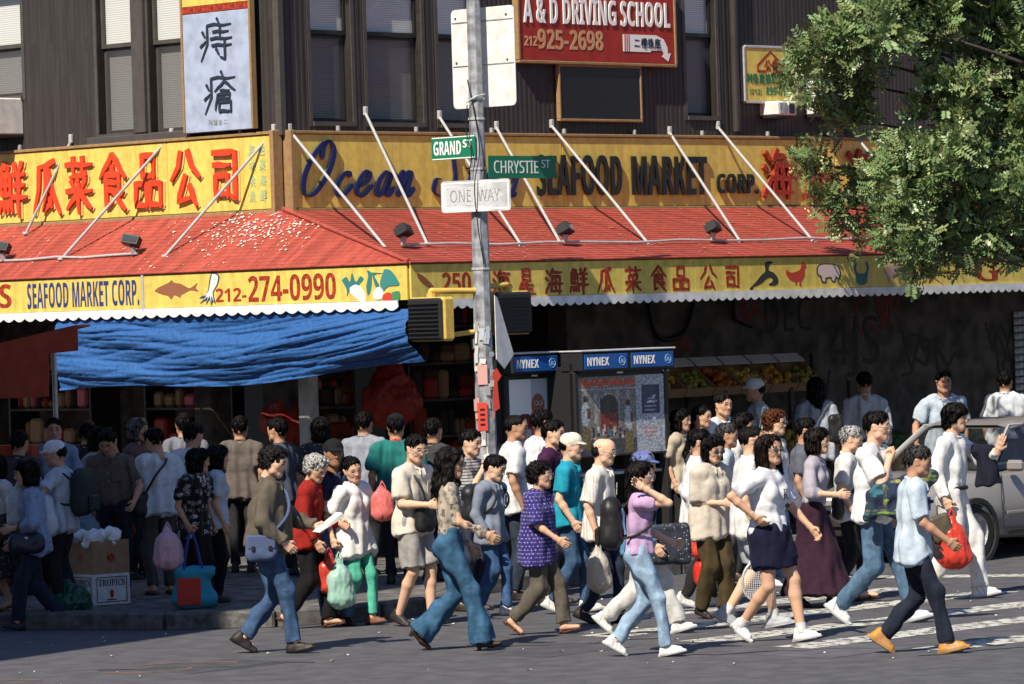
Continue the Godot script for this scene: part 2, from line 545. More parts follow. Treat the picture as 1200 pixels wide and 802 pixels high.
# a stained sheet: vertical runs of dirt of their own outline
func streaked(sd: int, lo: float, hi: float) -> ImageTexture:
	var im := Image.create(256, 256, false, Image.FORMAT_RGB8)
	var n := noise(0.015, sd)
	var m := noise(0.05, sd + 1, FastNoiseLite.TYPE_SIMPLEX, 5)
	for y in 256:
		for x in 256:
			var v := 0.5 + 0.42 * n.get_noise_2d(x * 4.0, y * 0.25) + 0.3 * m.get_noise_2d(x, y)
			v = lerpf(lo, hi, clampf(v, 0.0, 1.0))
			im.set_pixel(x, y, Color(v, v, v))
	return ImageTexture.create_from_image(im)

func ground():
	var p := PlaneMesh.new()
	p.size = Vector2(400, 400)
	var rd := struct("road", p, mats["asphalt"])
	var tar := mat("tar", Color(0.026, 0.026, 0.028), 0.7)
	var rq := RandomNumberGenerator.new()
	rq.seed = 71
	for k in 5:
		var o := Vector3([-3.4, 1.2, 3.1, -0.6, 4.4][k], 0.003, [-34.2, -33.9, -33.2, -35.4, -40.2][k])
		var pts := [Vector2.ZERO]
		for j in 9: pts.append(pts[-1] + Vector2(rq.randf_range(0.12, 0.3), rq.randfn(0, 0.07)))
		part("tar_seam", strokes([pts], 0.016, 0.0015, false), tar, rd, Transform3D(Basis(Vector3.UP, rq.randf_range(-0.5, 0.9)) * Basis(Vector3.RIGHT, -PI / 2), o))
	for k in 3: part("road_patch", prism([Vector2(0, 0), Vector2(1.1, 0.04), Vector2(1.15, 0.8), Vector2(0.5, 0.86), Vector2(0.02, 0.75)], 0.002), mat("patch %d" % k, [Color(0.32, 0.33, 0.35), Color(0.5, 0.5, 0.52), Color(0.34, 0.34, 0.36)][k], 0.9, 0.0, at_tex_for(), 0.45, true), rd, Transform3D(Basis(Vector3.UP, 0.8) * Basis(Vector3.RIGHT, -PI / 2), Vector3([-2.6, 2.4, 0.2][k], 0.001, [-33.6, -33.2, -34.1][k])))
	# pavement of square flags round the corner
	var edge := PackedVector2Array([Vector2(-24, -57), Vector2(-8, -41.8), Vector2(-6.0, -40.0), Vector2(-4.8, -39.2), Vector2(-3.2, -38.5), Vector2(-2.2, -38.4), Vector2(-1.3, -38.9), Vector2(-0.75, -39.9), Vector2(-0.55, -41.2)])
	var run := TR.basis.x
	var from := Vector3(-0.45, 0, -42.0)
	for k in [0.0, 3.0, 8.0, 26.0]: edge.append(Vector2(from.x + run.x * k, from.z + run.z * k))
	var outline := edge.duplicate()
	outline.append_array([Vector2(12, -75), Vector2(-24, -75)])
	var base := Faces.new()
	var tri := Geometry2D.triangulate_polygon(outline)
	for i in range(0, tri.size(), 3):
		var q := []
		for k in 3: q.append(Vector3(outline[tri[i + k]].x, 0.135, outline[tri[i + k]].y))
		base.tri(q[0], q[1], q[2], Vector3.UP)
	var pv := struct("pavement", done(base), mats["concrete"])
	# kerb stones
	var curb := Node3D.new()
	curb.name = "kerb"
	curb.set_meta("kind", "structure")
	add_child(curb)
	for i in edge.size() - 1:
		var a := Vector3(edge[i].x, 0, edge[i].y); var b := Vector3(edge[i + 1].x, 0, edge[i + 1].y)
		var len := a.distance_to(b)
		var n := maxi(1, int(round(len / 1.5)))
		var dir := (b - a) / len
		for k in n:
			var mid := a + dir * len * (k + 0.5) / n
			if mid.z < -56: continue
			part("kerb_stone", block(len / n - 0.012, 0.17, 0.16, 0.02), mats["kerb"], curb, Transform3D(Basis(Vector3.UP, atan2(-dir.z, dir.x)), mid + Vector3(0, -0.015, 0)))
	# flags
	var inner := Geometry2D.offset_polygon(outline, -0.09)[0]
	var flags := 0
	for i in range(-9, 10):
		for j in range(-4, 8):
			var o := CORNER + TR.basis.x * (i * 1.5) + TR.basis.z * (j * 1.5)
			if o.z < -54 or o.x < -8 or o.x > 9: continue
			var sq := PackedVector2Array()
			for c in [Vector2(0.012, 0.012), Vector2(1.488, 0.012), Vector2(1.488, 1.488), Vector2(0.012, 1.488)]:
				var w: Vector3 = o + TR.basis.x * c.x + TR.basis.z * c.y
				sq.append(Vector2(w.x, w.z))
			for piece in Geometry2D.intersect_polygons(sq, inner):
				if piece.size() < 3: continue
				var f := Faces.new()
				var t := Geometry2D.triangulate_polygon(piece)
				for k in range(0, t.size(), 3):
					f.tri(Vector3(piece[t[k]].x, 0.15, piece[t[k]].y), Vector3(piece[t[k + 1]].x, 0.15, piece[t[k + 1]].y), Vector3(piece[t[k + 2]].x, 0.15, piece[t[k + 2]].y), Vector3.UP)
				for k in piece.size():
					var a := piece[k]; var b := piece[(k + 1) % piece.size()]
					f.quad(Vector3(a.x, 0.15, a.y), Vector3(b.x, 0.15, b.y), Vector3(b.x, 0.13, b.y), Vector3(a.x, 0.13, a.y), Vector3(b.y - a.y, 0, a.x - b.x))
				var fl := part("paving_flag", done(f), mats["concrete"], pv)
				fl.position.y = rng.randf_range(-0.003, 0.003)
	# crossing bars, laid along the side street
	var bars := Node3D.new()
	bars.name = "crossing_markings"
	bars.set_meta("kind", "structure")
	add_child(bars)
	for e in [[7.9, -3.6, 0.6], [9.1, -5.0, 0.6], [10.3, -5.1, 0.6], [11.42, -5.2, 0.6], [12.6, -4.9, 0.5]]:
		var f := Faces.new()
		var pts := []
		for k in 25: pts.append(lerpf(e[1], e[2], k / 24.0))
		for k in 24:
			var w0 := 0.21 + 0.012 * sin(k * 5.1 + e[0]); var w1 := 0.21 + 0.012 * sin((k + 1) * 5.1 + e[0])
			f.quad(TR * Vector3(pts[k], 0.004, e[0] - w0), TR * Vector3(pts[k + 1], 0.004, e[0] - w1), TR * Vector3(pts[k + 1], 0.004, e[0] + w1), TR * Vector3(pts[k], 0.004, e[0] + w0), Vector3.UP)
		part("crossing_bar", done(f), mats["road paint"], bars)
	var sl := Faces.new()
	var d := Vector3(0.958, 0, 0.287); var s := Vector3(-0.287, 0, 0.958) * 0.2
	var c0 := Vector3(2.6, 0.004, -42.97)
	sl.quad(c0 - s, c0 + d * 7.0 - s, c0 + d * 7.0 + s, c0 + s, Vector3.UP)
	part("stop_line", done(sl), mats["road paint"], bars)
	# chalk numbers and arrows of the road works, faded orange
	var ch := part("survey_marks", strokes([smooth([Vector2(0, 0), Vector2(0.2, 0.1), Vector2(0.42, 0.02)]), smooth([Vector2(0.9, 0.5), Vector2(1.2, 0.42), Vector2(1.5, 0.55), Vector2(1.55, 0.8)]), smooth([Vector2(1.1, 1.1), Vector2(1.5, 1.3), Vector2(1.9, 1.2)])], 0.014, 0.003, false), mat("orange chalk", Color(0.17, 0.10, 0.07), 0.9), bars, Transform3D(Basis(Vector3.RIGHT, -PI / 2), Vector3(-4.2, 0.002, -33.4)))
	ch.set_meta("kind", "stuff")

# one ribbed wall with openings; holes are Rect2 in the front's own metres
func ribbed(u0: float, u1: float, y0: float, y1: float, holes: Array, pitch := 0.075) -> ArrayMesh:
	var f := Faces.new()
	var xs := [u0, u1]
	for h in holes: xs.append_array([h.position.x, h.end.x])
	xs.sort()
	for i in xs.size() - 1:
		var a: float = xs[i]; var b: float = xs[i + 1]
		if b - a < 0.01: continue
		var ys := [[y0, y1]]
		for h in holes:
			if h.position.x < (a + b) / 2 and h.end.x > (a + b) / 2:
				var next := []
				for s in ys:
					if h.position.y > s[0]: next.append([s[0], minf(s[1], h.position.y)])
					if h.end.y < s[1]: next.append([maxf(s[0], h.end.y), s[1]])
				ys = next
		for s in ys:
			var n := maxi(1, int(round((b - a) / pitch)))
			var w := (b - a) / n
			for k in n:
				var x := a + k * w
				var prof := [[x, 0.0], [x + w * 0.12, 0.004], [x + w * 0.55, 0.004], [x + w * 0.67, 0.0], [x + w, 0.0]]
				for q in 4:
					var p0: Array = prof[q]; var p1: Array = prof[q + 1]
					f.quad(Vector3(p0[0], s[0], p0[1]), Vector3(p1[0], s[0], p1[1]), Vector3(p1[0], s[1], p1[1]), Vector3(p0[0], s[1], p0[1]), Vector3.BACK)
			f.box(Vector3(a, s[0], -0.3), Vector3(b, s[1], -0.004))
	return done(f)

# a sash window: frame, two sashes with panes, a blind behind
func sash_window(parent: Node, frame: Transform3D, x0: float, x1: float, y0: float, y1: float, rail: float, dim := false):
	var w := Node3D.new()
	w.name = "window"
	parent.add_child(w, true)
	w.transform = frame * Transform3D(Basis(), Vector3((x0 + x1) / 2, y0, -0.02))
	var hw := (x1 - x0) / 2; var h := y1 - y0; var r := rail - y0
	var fr := Faces.new()
	fr.box(Vector3(-hw - 0.05, -0.05, -0.2), Vector3(-hw, h + 0.05, 0.03)); fr.box(Vector3(hw, -0.05, -0.2), Vector3(hw + 0.05, h + 0.05, 0.03))
	fr.box(Vector3(-hw, h, -0.2), Vector3(hw, h + 0.05, 0.03)); fr.box(Vector3(-hw, -0.05, -0.2), Vector3(hw, 0, 0.05))
	part("frame", done(fr), mats["window frame"], w)
	for up in 2:
		var lo: float = r if up else 0.0
		var hi: float = h if up else r
		var z := -0.05 if up else -0.09
		var s := Faces.new()
		s.box(Vector3(-hw, lo, z - 0.03), Vector3(-hw + 0.035, hi, z)); s.box(Vector3(hw - 0.035, lo, z - 0.03), Vector3(hw, hi, z))
		s.box(Vector3(-hw + 0.035, lo, z - 0.03), Vector3(hw - 0.035, lo + 0.045, z)); s.box(Vector3(-hw + 0.035, hi - 0.035, z - 0.03), Vector3(hw - 0.035, hi, z))
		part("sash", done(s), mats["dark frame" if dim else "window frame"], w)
		var g := Faces.new()
		g.quad(Vector3(-hw + 0.03, lo + 0.04, z - 0.015), Vector3(hw - 0.03, lo + 0.04, z - 0.015), Vector3(hw - 0.03, hi - 0.03, z - 0.015), Vector3(-hw + 0.03, hi - 0.03, z - 0.015), Vector3.BACK)
		part("pane", done(g), mats["pane"], w)
		var b := Faces.new()
		var bz := z - 0.05
		var off := 0.03 if not up else 0.0
		b.quad(Vector3(-hw + off, lo, bz), Vector3(hw, lo, bz), Vector3(hw, hi, bz), Vector3(-hw + off, hi, bz), Vector3.BACK)
		b.quad(Vector3(-hw, lo, bz - 0.02), Vector3(hw, lo, bz - 0.02), Vector3(hw, hi, bz - 0.02), Vector3(-hw, hi, bz - 0.02), Vector3.BACK)
		part("blind", done(b), mats["blind"], w)
		if not up:
			var q := Faces.new()
			q.quad(Vector3(-hw + 0.02, lo + 0.03, z + 0.012), Vector3(hw - 0.02, lo + 0.03, z + 0.012), Vector3(hw - 0.02, hi - 0.02, z + 0.012), Vector3(-hw + 0.02, hi - 0.02, z + 0.012), Vector3.BACK)
			part("insect_screen", done(q), mats["insect screen"], w)

func corner_building():
	var b := thing("corner_building", "dark brown ribbed metal building on the corner above the shop awnings", "building", Transform3D(Basis(), CORNER))
	var inv := b.transform.affine_inverse()
	var l := inv * TL; var r := inv * TR
	var wl := [[-5.05, -4.32, 5.42, 6.62, 5.98], [-3.0, -2.38, 4.90, 6.62, 5.87], [-2.12, -1.46, 4.88, 6.62, 5.86]]
	var wr := [[0.47, 1.08, 4.90, 6.62, 5.86], [1.32, 2.17, 4.90, 6.62, 5.86], [2.43, 3.04, 4.90, 6.62, 5.86], [6.60, 7.15, 5.03, 6.75, 5.98], [11.2, 11.9, 5.03, 6.75, 5.98]]
	var hl := []; var hr := []
	for w in wl: hl.append(Rect2(w[0], w[2], w[1] - w[0], w[3] - w[2]))
	for w in wr: hr.append(Rect2(w[0], w[2], w[1] - w[0], w[3] - w[2]))
	part("wall", ribbed(-14, -0.02, 4.78, 7.6, hl), mats["siding"], b, l)
	part("wall", ribbed(0.02, 18, 4.78, 7.6, hr), mats["siding"], b, r)
	for w in wl: sash_window(b, l, w[0], w[1], w[2], w[3], w[4])
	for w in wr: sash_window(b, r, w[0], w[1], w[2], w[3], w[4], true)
	part("window_casing", block(1.76, 0.09, 0.1), mats["window frame"], b, l * at(-2.24, 4.78, 0.05))
	part("mullion", block(0.2, 1.72, 0.07), mats["window frame"], b, l * at(-2.25, 4.88, 0.03))
	part("corner_trim", block(0.09, 2.9, 0.09), mats["window frame"], b, at(0, 4.74, 0, TURN))
	# pipes on the right front
	part("downpipe", tube([Vector3(7.42, 4.85, 0.06), Vector3(7.42, 7.5, 0.06)], 0.05), mats["siding"], b, r)
	# shell that keeps the sky out: side and back walls, roof, ceiling over the shop
	var sh := Faces.new()
	sh.box(Vector3(-14, 3.95, -0.32), Vector3(0, 4.78, -0.02), TL); sh.box(Vector3(0.02, 3.95, -0.32), Vector3(18, 4.78, -0.02), TR)
	sh.box(Vector3(-14, 7.6, -18), Vector3(0, 7.8, 0), TL)
	sh.box(Vector3(-14, 0, -18), Vector3(-13.7, 7.6, -0.3), TL); sh.box(Vector3(17.7, 0, -14), Vector3(18, 7.6, -0.3), TR)
	sh.box(Vector3(-13.7, 3.6, -18), Vector3(-0.02, 3.95, -0.02), TL)
	sh.box(Vector3(-14, 0, -18.3), Vector3(0, 7.6, -18), TL); sh.box(Vector3(0.02, 0, -14.3), Vector3(18, 7.6, -14), TR)
	part("rear_walls", done(sh), mats["stained wood"], b, inv)
	# ground floor: corner pier, painted wall with graffiti on the right
	part("pier", block(0.45, 3.7, 0.45, 0.02), mats["shop wall"], b, l * at(-0.3, 0.15, -0.3))
	var gw := Faces.new()
	gw.box(Vector3(4.4, 0.1, -0.3), Vector3(18, 3.9, 0))
	var wall := part("painted_wall", done(gw), mats["shop wall"], b, r)
	part("pipe", tube(smooth3([Vector3(5.75, 3.6, 0.06), Vector3(5.78, 2.7, 0.06), Vector3(5.95, 2.4, 0.06), Vector3(6.35, 2.45, 0.06), Vector3(6.55, 2.8, 0.06)]), 0.03), mats["black metal"], wall)
	part("pipe", tube([Vector3(7.25, 3.5, 0.05), Vector3(7.3, 2.6, 0.05), Vector3(7.6, 2.5, 0.05)], 0.03), mats["black metal"], wall)
	var gb := mat("graffiti black", Color(0.012, 0.012, 0.013), 0.6)
	var gr := mat("graffiti red", Color(0.16, 0.03, 0.025), 0.7)
	lettering("DEC", 7.85, 2.42, 0.002, 0.42, 0.95, 0.004, gb, wall, "regular", "graffiti")
	lettering("4JS", 9.1, 1.98, 0.002, 0.6, 1.0, 0.004, gb, wall, "regular", "graffiti")
	var tags := [[gr, 7.2, 2.5, 0.9, 41], [gr, 9.6, 2.35, 1.2, 42], [gb, 10.5, 1.7, 1.3, 43], [gb, 12.2, 1.6, 1.6, 44], [gb, 10.9, 2.7, 1.0, 45], [gr, 6.2, 2.2, 0.4, 46], [gb, 13.2, 2.4, 1.4, 47], [gb, 8.4, 1.5, 0.8, 48]]
	for t in tags:
		var q := RandomNumberGenerator.new()
		q.seed = t[4]
		var lines := []
		for s in 3:
			var pts := []
			var x := q.randf() * 0.2
			for k in 7:
				pts.append(Vector2(x, q.randf()) * t[3] * 0.55)
				x += q.randf_range(0.08, 0.34)
			lines.append(smooth(pts, 6))
		part("graffiti", strokes(lines, 0.022, 0.003, false), t[0], wall, Transform3D(Basis(), Vector3(t[1], t[2], 0.002)))
	# roller shutter on the far part
	for k in 24: part("shutter_slat", block(3.6, 0.085, 0.03, 0.012), mats["galvanized"], wall, at(14.6, 0.3 + k * 0.095, 0.03))
	# air conditioners
	air_conditioner(TL * Transform3D(Basis(), Vector3(-4.72, 4.97, 0.22)), 0.78, 0.42, 0.45, "white window air conditioner below the sash window over the yellow sign")
	air_conditioner(TR * Transform3D(Basis(), Vector3(8.1, 5.04, 0.14)), 0.36, 0.17, 0.3, "small beige air conditioner hanging under the little yellow sign")
	air_conditioner(TR * Transform3D(Basis(), Vector3(8.98, 5.06, 0.2)), 0.42, 0.42, 0.4, "white air conditioner on the dark wall beside the tree leaves")

func air_conditioner(t: Transform3D, w: float, h: float, d: float, label: String):
	var o := thing("air_conditioner", label, "air conditioner", t, "air conditioners on the dark walls")
	part("case", block(w, h, d, 0.015), mats["white paint"], o)
	part("grille", block(w * 0.28, h * 0.72, 0.02, 0.004), mats["black metal"], o, at(w * 0.22, h * 0.12, d / 2))
	part("grille", block(w * 0.36, h * 0.8, 0.02, 0.004), mats["galvanized"], o, at(-w * 0.22, h * 0.08, d / 2))
	part("bracket", block(w, 0.03, d * 0.9, 0.004), mats["black metal"], o, at(0, -0.033, -0.02))

# sheet roof of lapped courses from the wall (y1, z0) out to the eave (y0, z1); the ends may be cut on a slant
func courses(a0: float, a1: float, b0: float, b1: float, y1: float, z0: float, y0: float, z1: float, n: int) -> ArrayMesh:
	var f := Faces.new()
	for k in n:
		var t0 := float(k) / n; var t1 := float(k + 1) / n
		var lift := 0.007
		var p := [Vector3(lerpf(a0, b0, t0), lerpf(y1, y0, t0), lerpf(z0, z1, t0)), Vector3(lerpf(a1, b1, t0), lerpf(y1, y0, t0), lerpf(z0, z1, t0)), Vector3(lerpf(a1, b1, t1), lerpf(y1, y0, t1) + lift, lerpf(z0, z1, t1)), Vector3(lerpf(a0, b0, t1), lerpf(y1, y0, t1) + lift, lerpf(z0, z1, t1))]
		f.quad(p[0], p[1], p[2], p[3], Vector3(0, 1, 0.3))
		f.quad(p[3], p[2], p[2] - Vector3(0, lift, 0), p[3] - Vector3(0, lift, 0), Vector3(0, 0, 1))
	# underside
	f.quad(Vector3(a0, y1 - 0.03, z0), Vector3(a1, y1 - 0.03, z0), Vector3(b1, y0 - 0.03, z1), Vector3(b0, y0 - 0.03, z1), Vector3.DOWN)
	return done(f)

func scallops(len: float, pitch: float, drop: float, high: float) -> Array:
	var pts := [Vector2(0, high)]
	var n := int(round(len / pitch))
	for k in n:
		for q in 6:
			var t := (k + q / 6.0) / n
			pts.append(Vector2(t * len, -drop * absf(sin(PI * q / 6.0)) + drop * 0.5))
	pts.append(Vector2(len, drop * 0.5))
	pts.append(Vector2(len, high))
	return pts

func awning_and_valance():
	var out_l := 1.05; var out_r := 2.95
	var a := thing("shop_awning", "red ribbed metal awning wrapping the shop corner with yellow printed valance", "awning", Transform3D(Basis(), CORNER))
	var inv := a.transform.affine_inverse()
	var l := inv * TL; var r := inv * TR
	part("roof_panel", courses(-12, 0.1, -12, out_r, 3.93, 0.1, 3.295, out_l, 17), mats["red metal"], a, l)
	part("roof_panel", courses(-0.1, 17, -out_l, 17, 3.93, 0.1, 3.295, out_r, 26), mats["red metal"], a, r)
	var hip0: Vector3 = l * Vector3(0.1, 3.95, 0.1); var hip1: Vector3 = l * Vector3(out_r, 3.315, out_l)
	part("hip_cap", tube([hip0, hip1], 0.025), mats["red metal"], a)
	# yellow boards of the valance
	for s in [[-12.0, -5.2], [-5.195, -1.13], [-1.115, 1.0], [1.004, out_r - 0.02]]:
		part("valance_board", block(s[1] - s[0], 0.36, 0.03, 0.004), mats["sign yellow"], a, l * at((s[0] + s[1]) / 2, 2.92, out_l - 0.005))
	part("board_seam", block(0.035, 0.4, 0.035, 0.004), mats["steel"], a, l * at(-1.122, 2.9, out_l + 0.008))
	for s in [[-out_l + 0.02, 3.3], [3.304, 7.4], [7.404, 12.0], [12.004, 17.0]]:
		part("valance_board", block(s[1] - s[0], 0.36, 0.03, 0.004), mats["sign yellow"], a, r * at((s[0] + s[1]) / 2, 2.92, out_r - 0.005))
	for s in [[-12.0, out_r, l, out_l, 0.185, 0.035], [-out_l, 17.0, r, out_r, 0.135, 0.035]]:
		var x: float = s[0]
		while x < s[1] - 0.2:
			var len := minf(s[4] * 10.0, s[1] - x)
			part("fringe", prism(scallops(len, s[4], s[5], 0.085), 0.012), mats["white cloth"], a, s[2] * Transform3D(Basis(Vector3.RIGHT, 0.05), Vector3(x, 2.835, s[3] + 0.008)))
			x += len
	part("eave_trim", tube([Vector3(-12, 3.3, out_l + 0.02), Vector3(out_r, 3.3, out_l + 0.02)], 0.014), mats["red metal"], a, l)
	part("eave_trim", tube([Vector3(-out_l, 3.3, out_r + 0.02), Vector3(17, 3.3, out_r + 0.02)], 0.014), mats["red metal"], a, r)
	# frame below the sheet
	for k in 8: part("rafter", tube([Vector3(1.4 + k * 2.0, 3.80, 0.15), Vector3(1.4 + k * 2.0, 3.2, out_r - 0.1)], 0.03, 6), mats["steel"], a, r)
	# print on the left valance
	var red: StandardMaterial3D = mats["red print"]
	var z := out_l + 0.0105
	lettering("S", -3.58, 2.985, z, 0.255, 0.26, 0.002, red, a, "heavy", "print", l)
	lettering("SEAFOOD MARKET CORP.", -3.08, 2.965, z, 0.27, 1.9, 0.002, mat("blue print", Color(0.03, 0.04, 0.16), 0.6), a, "heavy", "print", l)
	lettering("212-", 0.03, 2.965, z, 0.14, 0.5, 0.002, red, a, "heavy", "print", l)
	lettering("274-0990", 0.54, 2.955, z, 0.265, 1.36, 0.002, red, a, "heavy", "print", l)
	picture(a, l, -0.95, 2.985, z, 0.74, 0.26, [[Color(0.26, 0.10, 0.05), "2,52 10,40 22,30 34,20 40,10 46,22 58,26 70,38 80,46 96,26 92,46 98,62 82,56 70,64 60,74 58,84 50,76 44,74 38,90 32,76 18,68 8,60"]])
	picture(a, l, -0.24, 2.93, z, 0.36, 0.35, [[Color(0.03, 0.05, 0.07), "62,0 84,2 98,14 88,40 70,62 78,96 68,88 58,100 52,82 36,98 36,84 8,94 26,78 6,76 34,64 46,52 52,26"], [Color(0.62, 0.68, 0.68), "66,4 82,6 92,14 84,38 66,60 70,88 60,70 58,90 52,70 40,88 44,72 22,84 40,68 24,70 44,60 52,48 58,26"]])
	picture(a, l, 1.98, 2.9, z, 0.86, 0.35, [[Color(0.03, 0.17, 0.17), "0,30 8,20 14,36 18,8 24,36 32,20 38,30 28,50 36,62 24,58 14,60 8,80 8,58"], [Color(0.78, 0.78, 0.74), "14,52 24,44 34,56 40,80 36,98 22,80 14,66"], [Color(0.03, 0.17, 0.17), "42,50 46,20 44,4 52,14 50,60 44,76"], [Color(0.03, 0.17, 0.17), "52,10 70,14 56,18 64,48 58,52"], [Color(0.04, 0.21, 0.2), "74,2 84,6 94,30 98,50 80,52 70,66 66,40"], [Color(0.78, 0.78, 0.74), "58,60 62,54 70,62 70,84 60,90 54,82 54,68"], [Color(0.5, 0.05, 0.03), "70,78 78,70 86,76 86,92 78,98 70,92"], [Color(0.05, 0.22, 0.1), "86,70 98,68 98,94 88,96"]])
	# print on the right valance
	z = out_r + 0.0105
	picture(a, r, -0.95, 3.02, z, 0.25, 0.19, [[Color(0.24, 0.08, 0.04), "0,8 30,20 60,44 86,70 100,96 60,84 28,60 8,34"]])
	lettering("250", -0.6, 2.985, z, 0.2, 0.44, 0.002, red, a, "heavy", "print", r)
	var row := [["海", 0.28], ["星", 0.655], ["海", 1.07], ["鮮", 1.46], ["瓜", 1.88], ["菜", 2.305], ["食", 2.71], ["品", 3.07], ["公", 3.525], ["司", 3.915]]
	for c in row: part("print", glyph(c[0], 0.27, 0.27, 0.018, 0.002), red, a, r * Transform3D(Basis(), Vector3(c[1], 3.075, z)))
	picture(a, r, 4.2, 2.92, z, 0.5, 0.32, [[Color(0.035, 0.035, 0.03), "0,94 22,72 40,50 56,34 54,10 66,0 84,4 70,14 68,32 84,40 98,60 96,80 76,86 66,80 80,70 76,58 60,60 44,74 26,84 14,88 10,100"]])
	picture(a, r, 4.83, 2.95, z, 0.36, 0.28, [[Color(0.45, 0.05, 0.03), "4,30 22,44 50,40 70,30 76,8 90,4 98,20 90,34 88,58 76,76 70,80 72,98 62,96 62,80 52,82 46,98 40,80 24,76 8,60 0,48"]])
	picture(a, r, 5.36, 2.98, z, 0.43, 0.22, [[Color(0.05, 0.05, 0.05), "0,24 14,2 50,0 86,8 100,50 92,84 80,74 74,98 60,92 56,76 40,80 38,98 20,96 14,70 2,56"], [Color(0.62, 0.50, 0.50), "6,28 18,8 50,6 82,14 94,50 88,74 78,66 70,90 64,86 60,70 36,72 34,90 24,88 20,64 8,54"]])
	picture(a, r, 6.02, 2.95, z, 0.27, 0.28, [[Color(0.04, 0.14, 0.14), "10,60 0,30 10,6 22,10 14,32 26,52 70,52 84,32 78,10 90,6 100,30 90,60 84,90 60,100 34,100 14,88"]])
	picture(a, r, 6.56, 2.96, z, 0.34, 0.22, [[Color(0.42, 0.27, 0.26), "0,20 20,10 60,6 90,0 100,24 94,50 86,60 84,98 74,98 72,66 34,66 30,96 20,96 16,60 4,50"]])
	picture(a, r, 7.2, 2.95, z, 0.34, 0.26, [[Color(0.16, 0.06, 0.03), "40,0 90,10 100,40 76,80 50,100 56,60 44,30"], [Color(0.04, 0.13, 0.15), "0,40 20,36 30,60 18,80 4,70"]])
	lettering("G", 8.18, 2.955, z, 0.26, 0.56, 0.002, red, a, "serif heavy", "print", r)
	lettering("S", 9.5, 2.955, z, 0.26, 0.4, 0.002, red, a, "serif heavy", "print", r)
	# droppings on the roof near the corner: small white splashes
	var q := RandomNumberGenerator.new()
	q.seed = 5
	var f := Faces.new()
	for k in 420:
		var t := q.randf_range(0.03, 0.97)
		var near := k < 330
		var x := q.randfn(-0.35, 0.5) + t * 0.7 if near else q.randf_range(-5.0, 2.0)
		if near: t = clampf(q.randfn(0.3, 0.2), 0.02, 0.9)
		if x > 0.1 + t * (out_r - 0.1) - 0.05: continue
		var c := Vector3(x, lerpf(3.93, 3.295, t) + 0.018, lerpf(0.1, out_l, t))
		var s := q.randf_range(0.006, 0.02) * (1.0 if near else 0.6)
		var e1 := Vector3(1, 0, 0) * s * q.randf_range(0.6, 1.6); var e2 := Vector3(0, -0.556, 0.831) * s
		f.quad(c - e1, c - e2 * 0.8, c + e1 * 0.9, c + e2, Vector3.UP)
	var dr := part("bird_droppings", done(f), mat("droppings", Color(0.66, 0.63, 0.58), 0.9), a, l)
	dr.set_meta("kind", "stuff")
	f = Faces.new()
	for k in 260:
		var t := pow(q.randf(), 0.6)
		var x := q.randf_range(-0.3, 12.0)
		var c := Vector3(x, lerpf(3.93, 3.295, t) + 0.018, lerpf(0.1, out_r, t))
		var s := q.randf_range(0.008, 0.03)
		f.quad(c - Vector3(s, 0, 0), c + Vector3(0, 0.004, -s), c + Vector3(s * 0.8, 0, 0), c + Vector3(0, -0.002, s), Vector3.UP)
	var lf := part("fallen_blossom", done(f), mat("fallen blossom", Color(0.42, 0.33, 0.22), 0.9), a, r)
	lf.set_meta("kind", "stuff")
	# rods that hold the awning
	var rods := [[l, -3.47, 4.86, -3.99, 3.82, 0.3], [l, -1.75, 4.84, -2.83, 3.5, 0.76], [l, -0.09, 4.80, -1.09, 3.48, 0.76], [l, -5.3, 4.86, -6.2, 3.5, 0.76],
		[r, 0.1, 4.80, -0.58, 3.42, 2.2], [r, 1.25, 5.0, 0.03, 3.5, 2.15], [r, 2.4, 4.97, 1.4, 3.46, 2.2], [r, 3.31, 4.86, 2.1, 3.5, 2.1], [r, 4.22, 4.89, 3.43, 3.45, 2.2], [r, 6.25, 4.83, 4.98, 3.47, 2.18], [r, 7.12, 4.9, 6.24, 3.46, 2.2], [r, 9.6, 4.9, 8.6, 3.46, 2.2], [r, 11.6, 4.9, 10.6, 3.46, 2.2]]
	var rod_spots := ["over the first two red characters", "across the fifth red character", "across the last red character", "beyond the first red character", "across the O of the blue script", "across the end of the blue script", "behind the street pole", "behind the green CHRYSTIE plate", "across the D of SEAFOOD", "across the T of MARKET", "across the red character after CORP", "behind the tree leaves", "behind the tree leaves"]
	for k in rods.size():
		var p: Array = rods[k]
		var o := thing("awning_rod", "slanting steel awning rod " + rod_spots[k], "rod", Transform3D(Basis(), CORNER), "steel rods that hold up the awning")
		part("rod", tube([Vector3(p[1], p[2], 0.02), Vector3(p[3], p[4], p[5])], 0.017), mats["steel"], o, p[0])
		part("wall_eye", block(0.05, 0.1, 0.04, 0.008), mats["steel"], o, p[0] * at(p[1], p[2] - 0.03, 0.025))
		part("foot", block(0.06, 0.03, 0.06, 0.008), mats["steel"], o, p[0] * at(p[3], p[4] - 0.01, p[5]))
	# conduit and floodlights
	conduit("grey conduit along the sunlit awning towards the blue tarp", l, -7.0, -1.55, 3.50, 0.76, [-1.6, -3.83])
	conduit("grey conduit along the shaded awning towards the tree", r, -0.4, 8.2, 3.475, 2.22, [-0.4, 2.04, 4.45, 6.9])

func picture(parent: Node, f: Transform3D, x: float, y: float, z: float, w: float, h: float, shapes: Array):
	var k := 0
	for s in shapes:
		var pts := []
		for q in s[1].split(" "):
			var c: PackedStringArray = q.split(",")
			pts.append(Vector2(x + float(c[0]) / 100.0 * w, y + (1.0 - float(c[1]) / 100.0) * h))
		pts.append(pts[0])
		pts = smooth(pts, 3)
		pts.pop_back()
		part("printed_picture", prism(pts, 0.002 + k * 0.0012), mat("picture %s" % s[0], s[0], 0.6), parent, f * Transform3D(Basis(), Vector3(0, 0, z)))
		k += 1

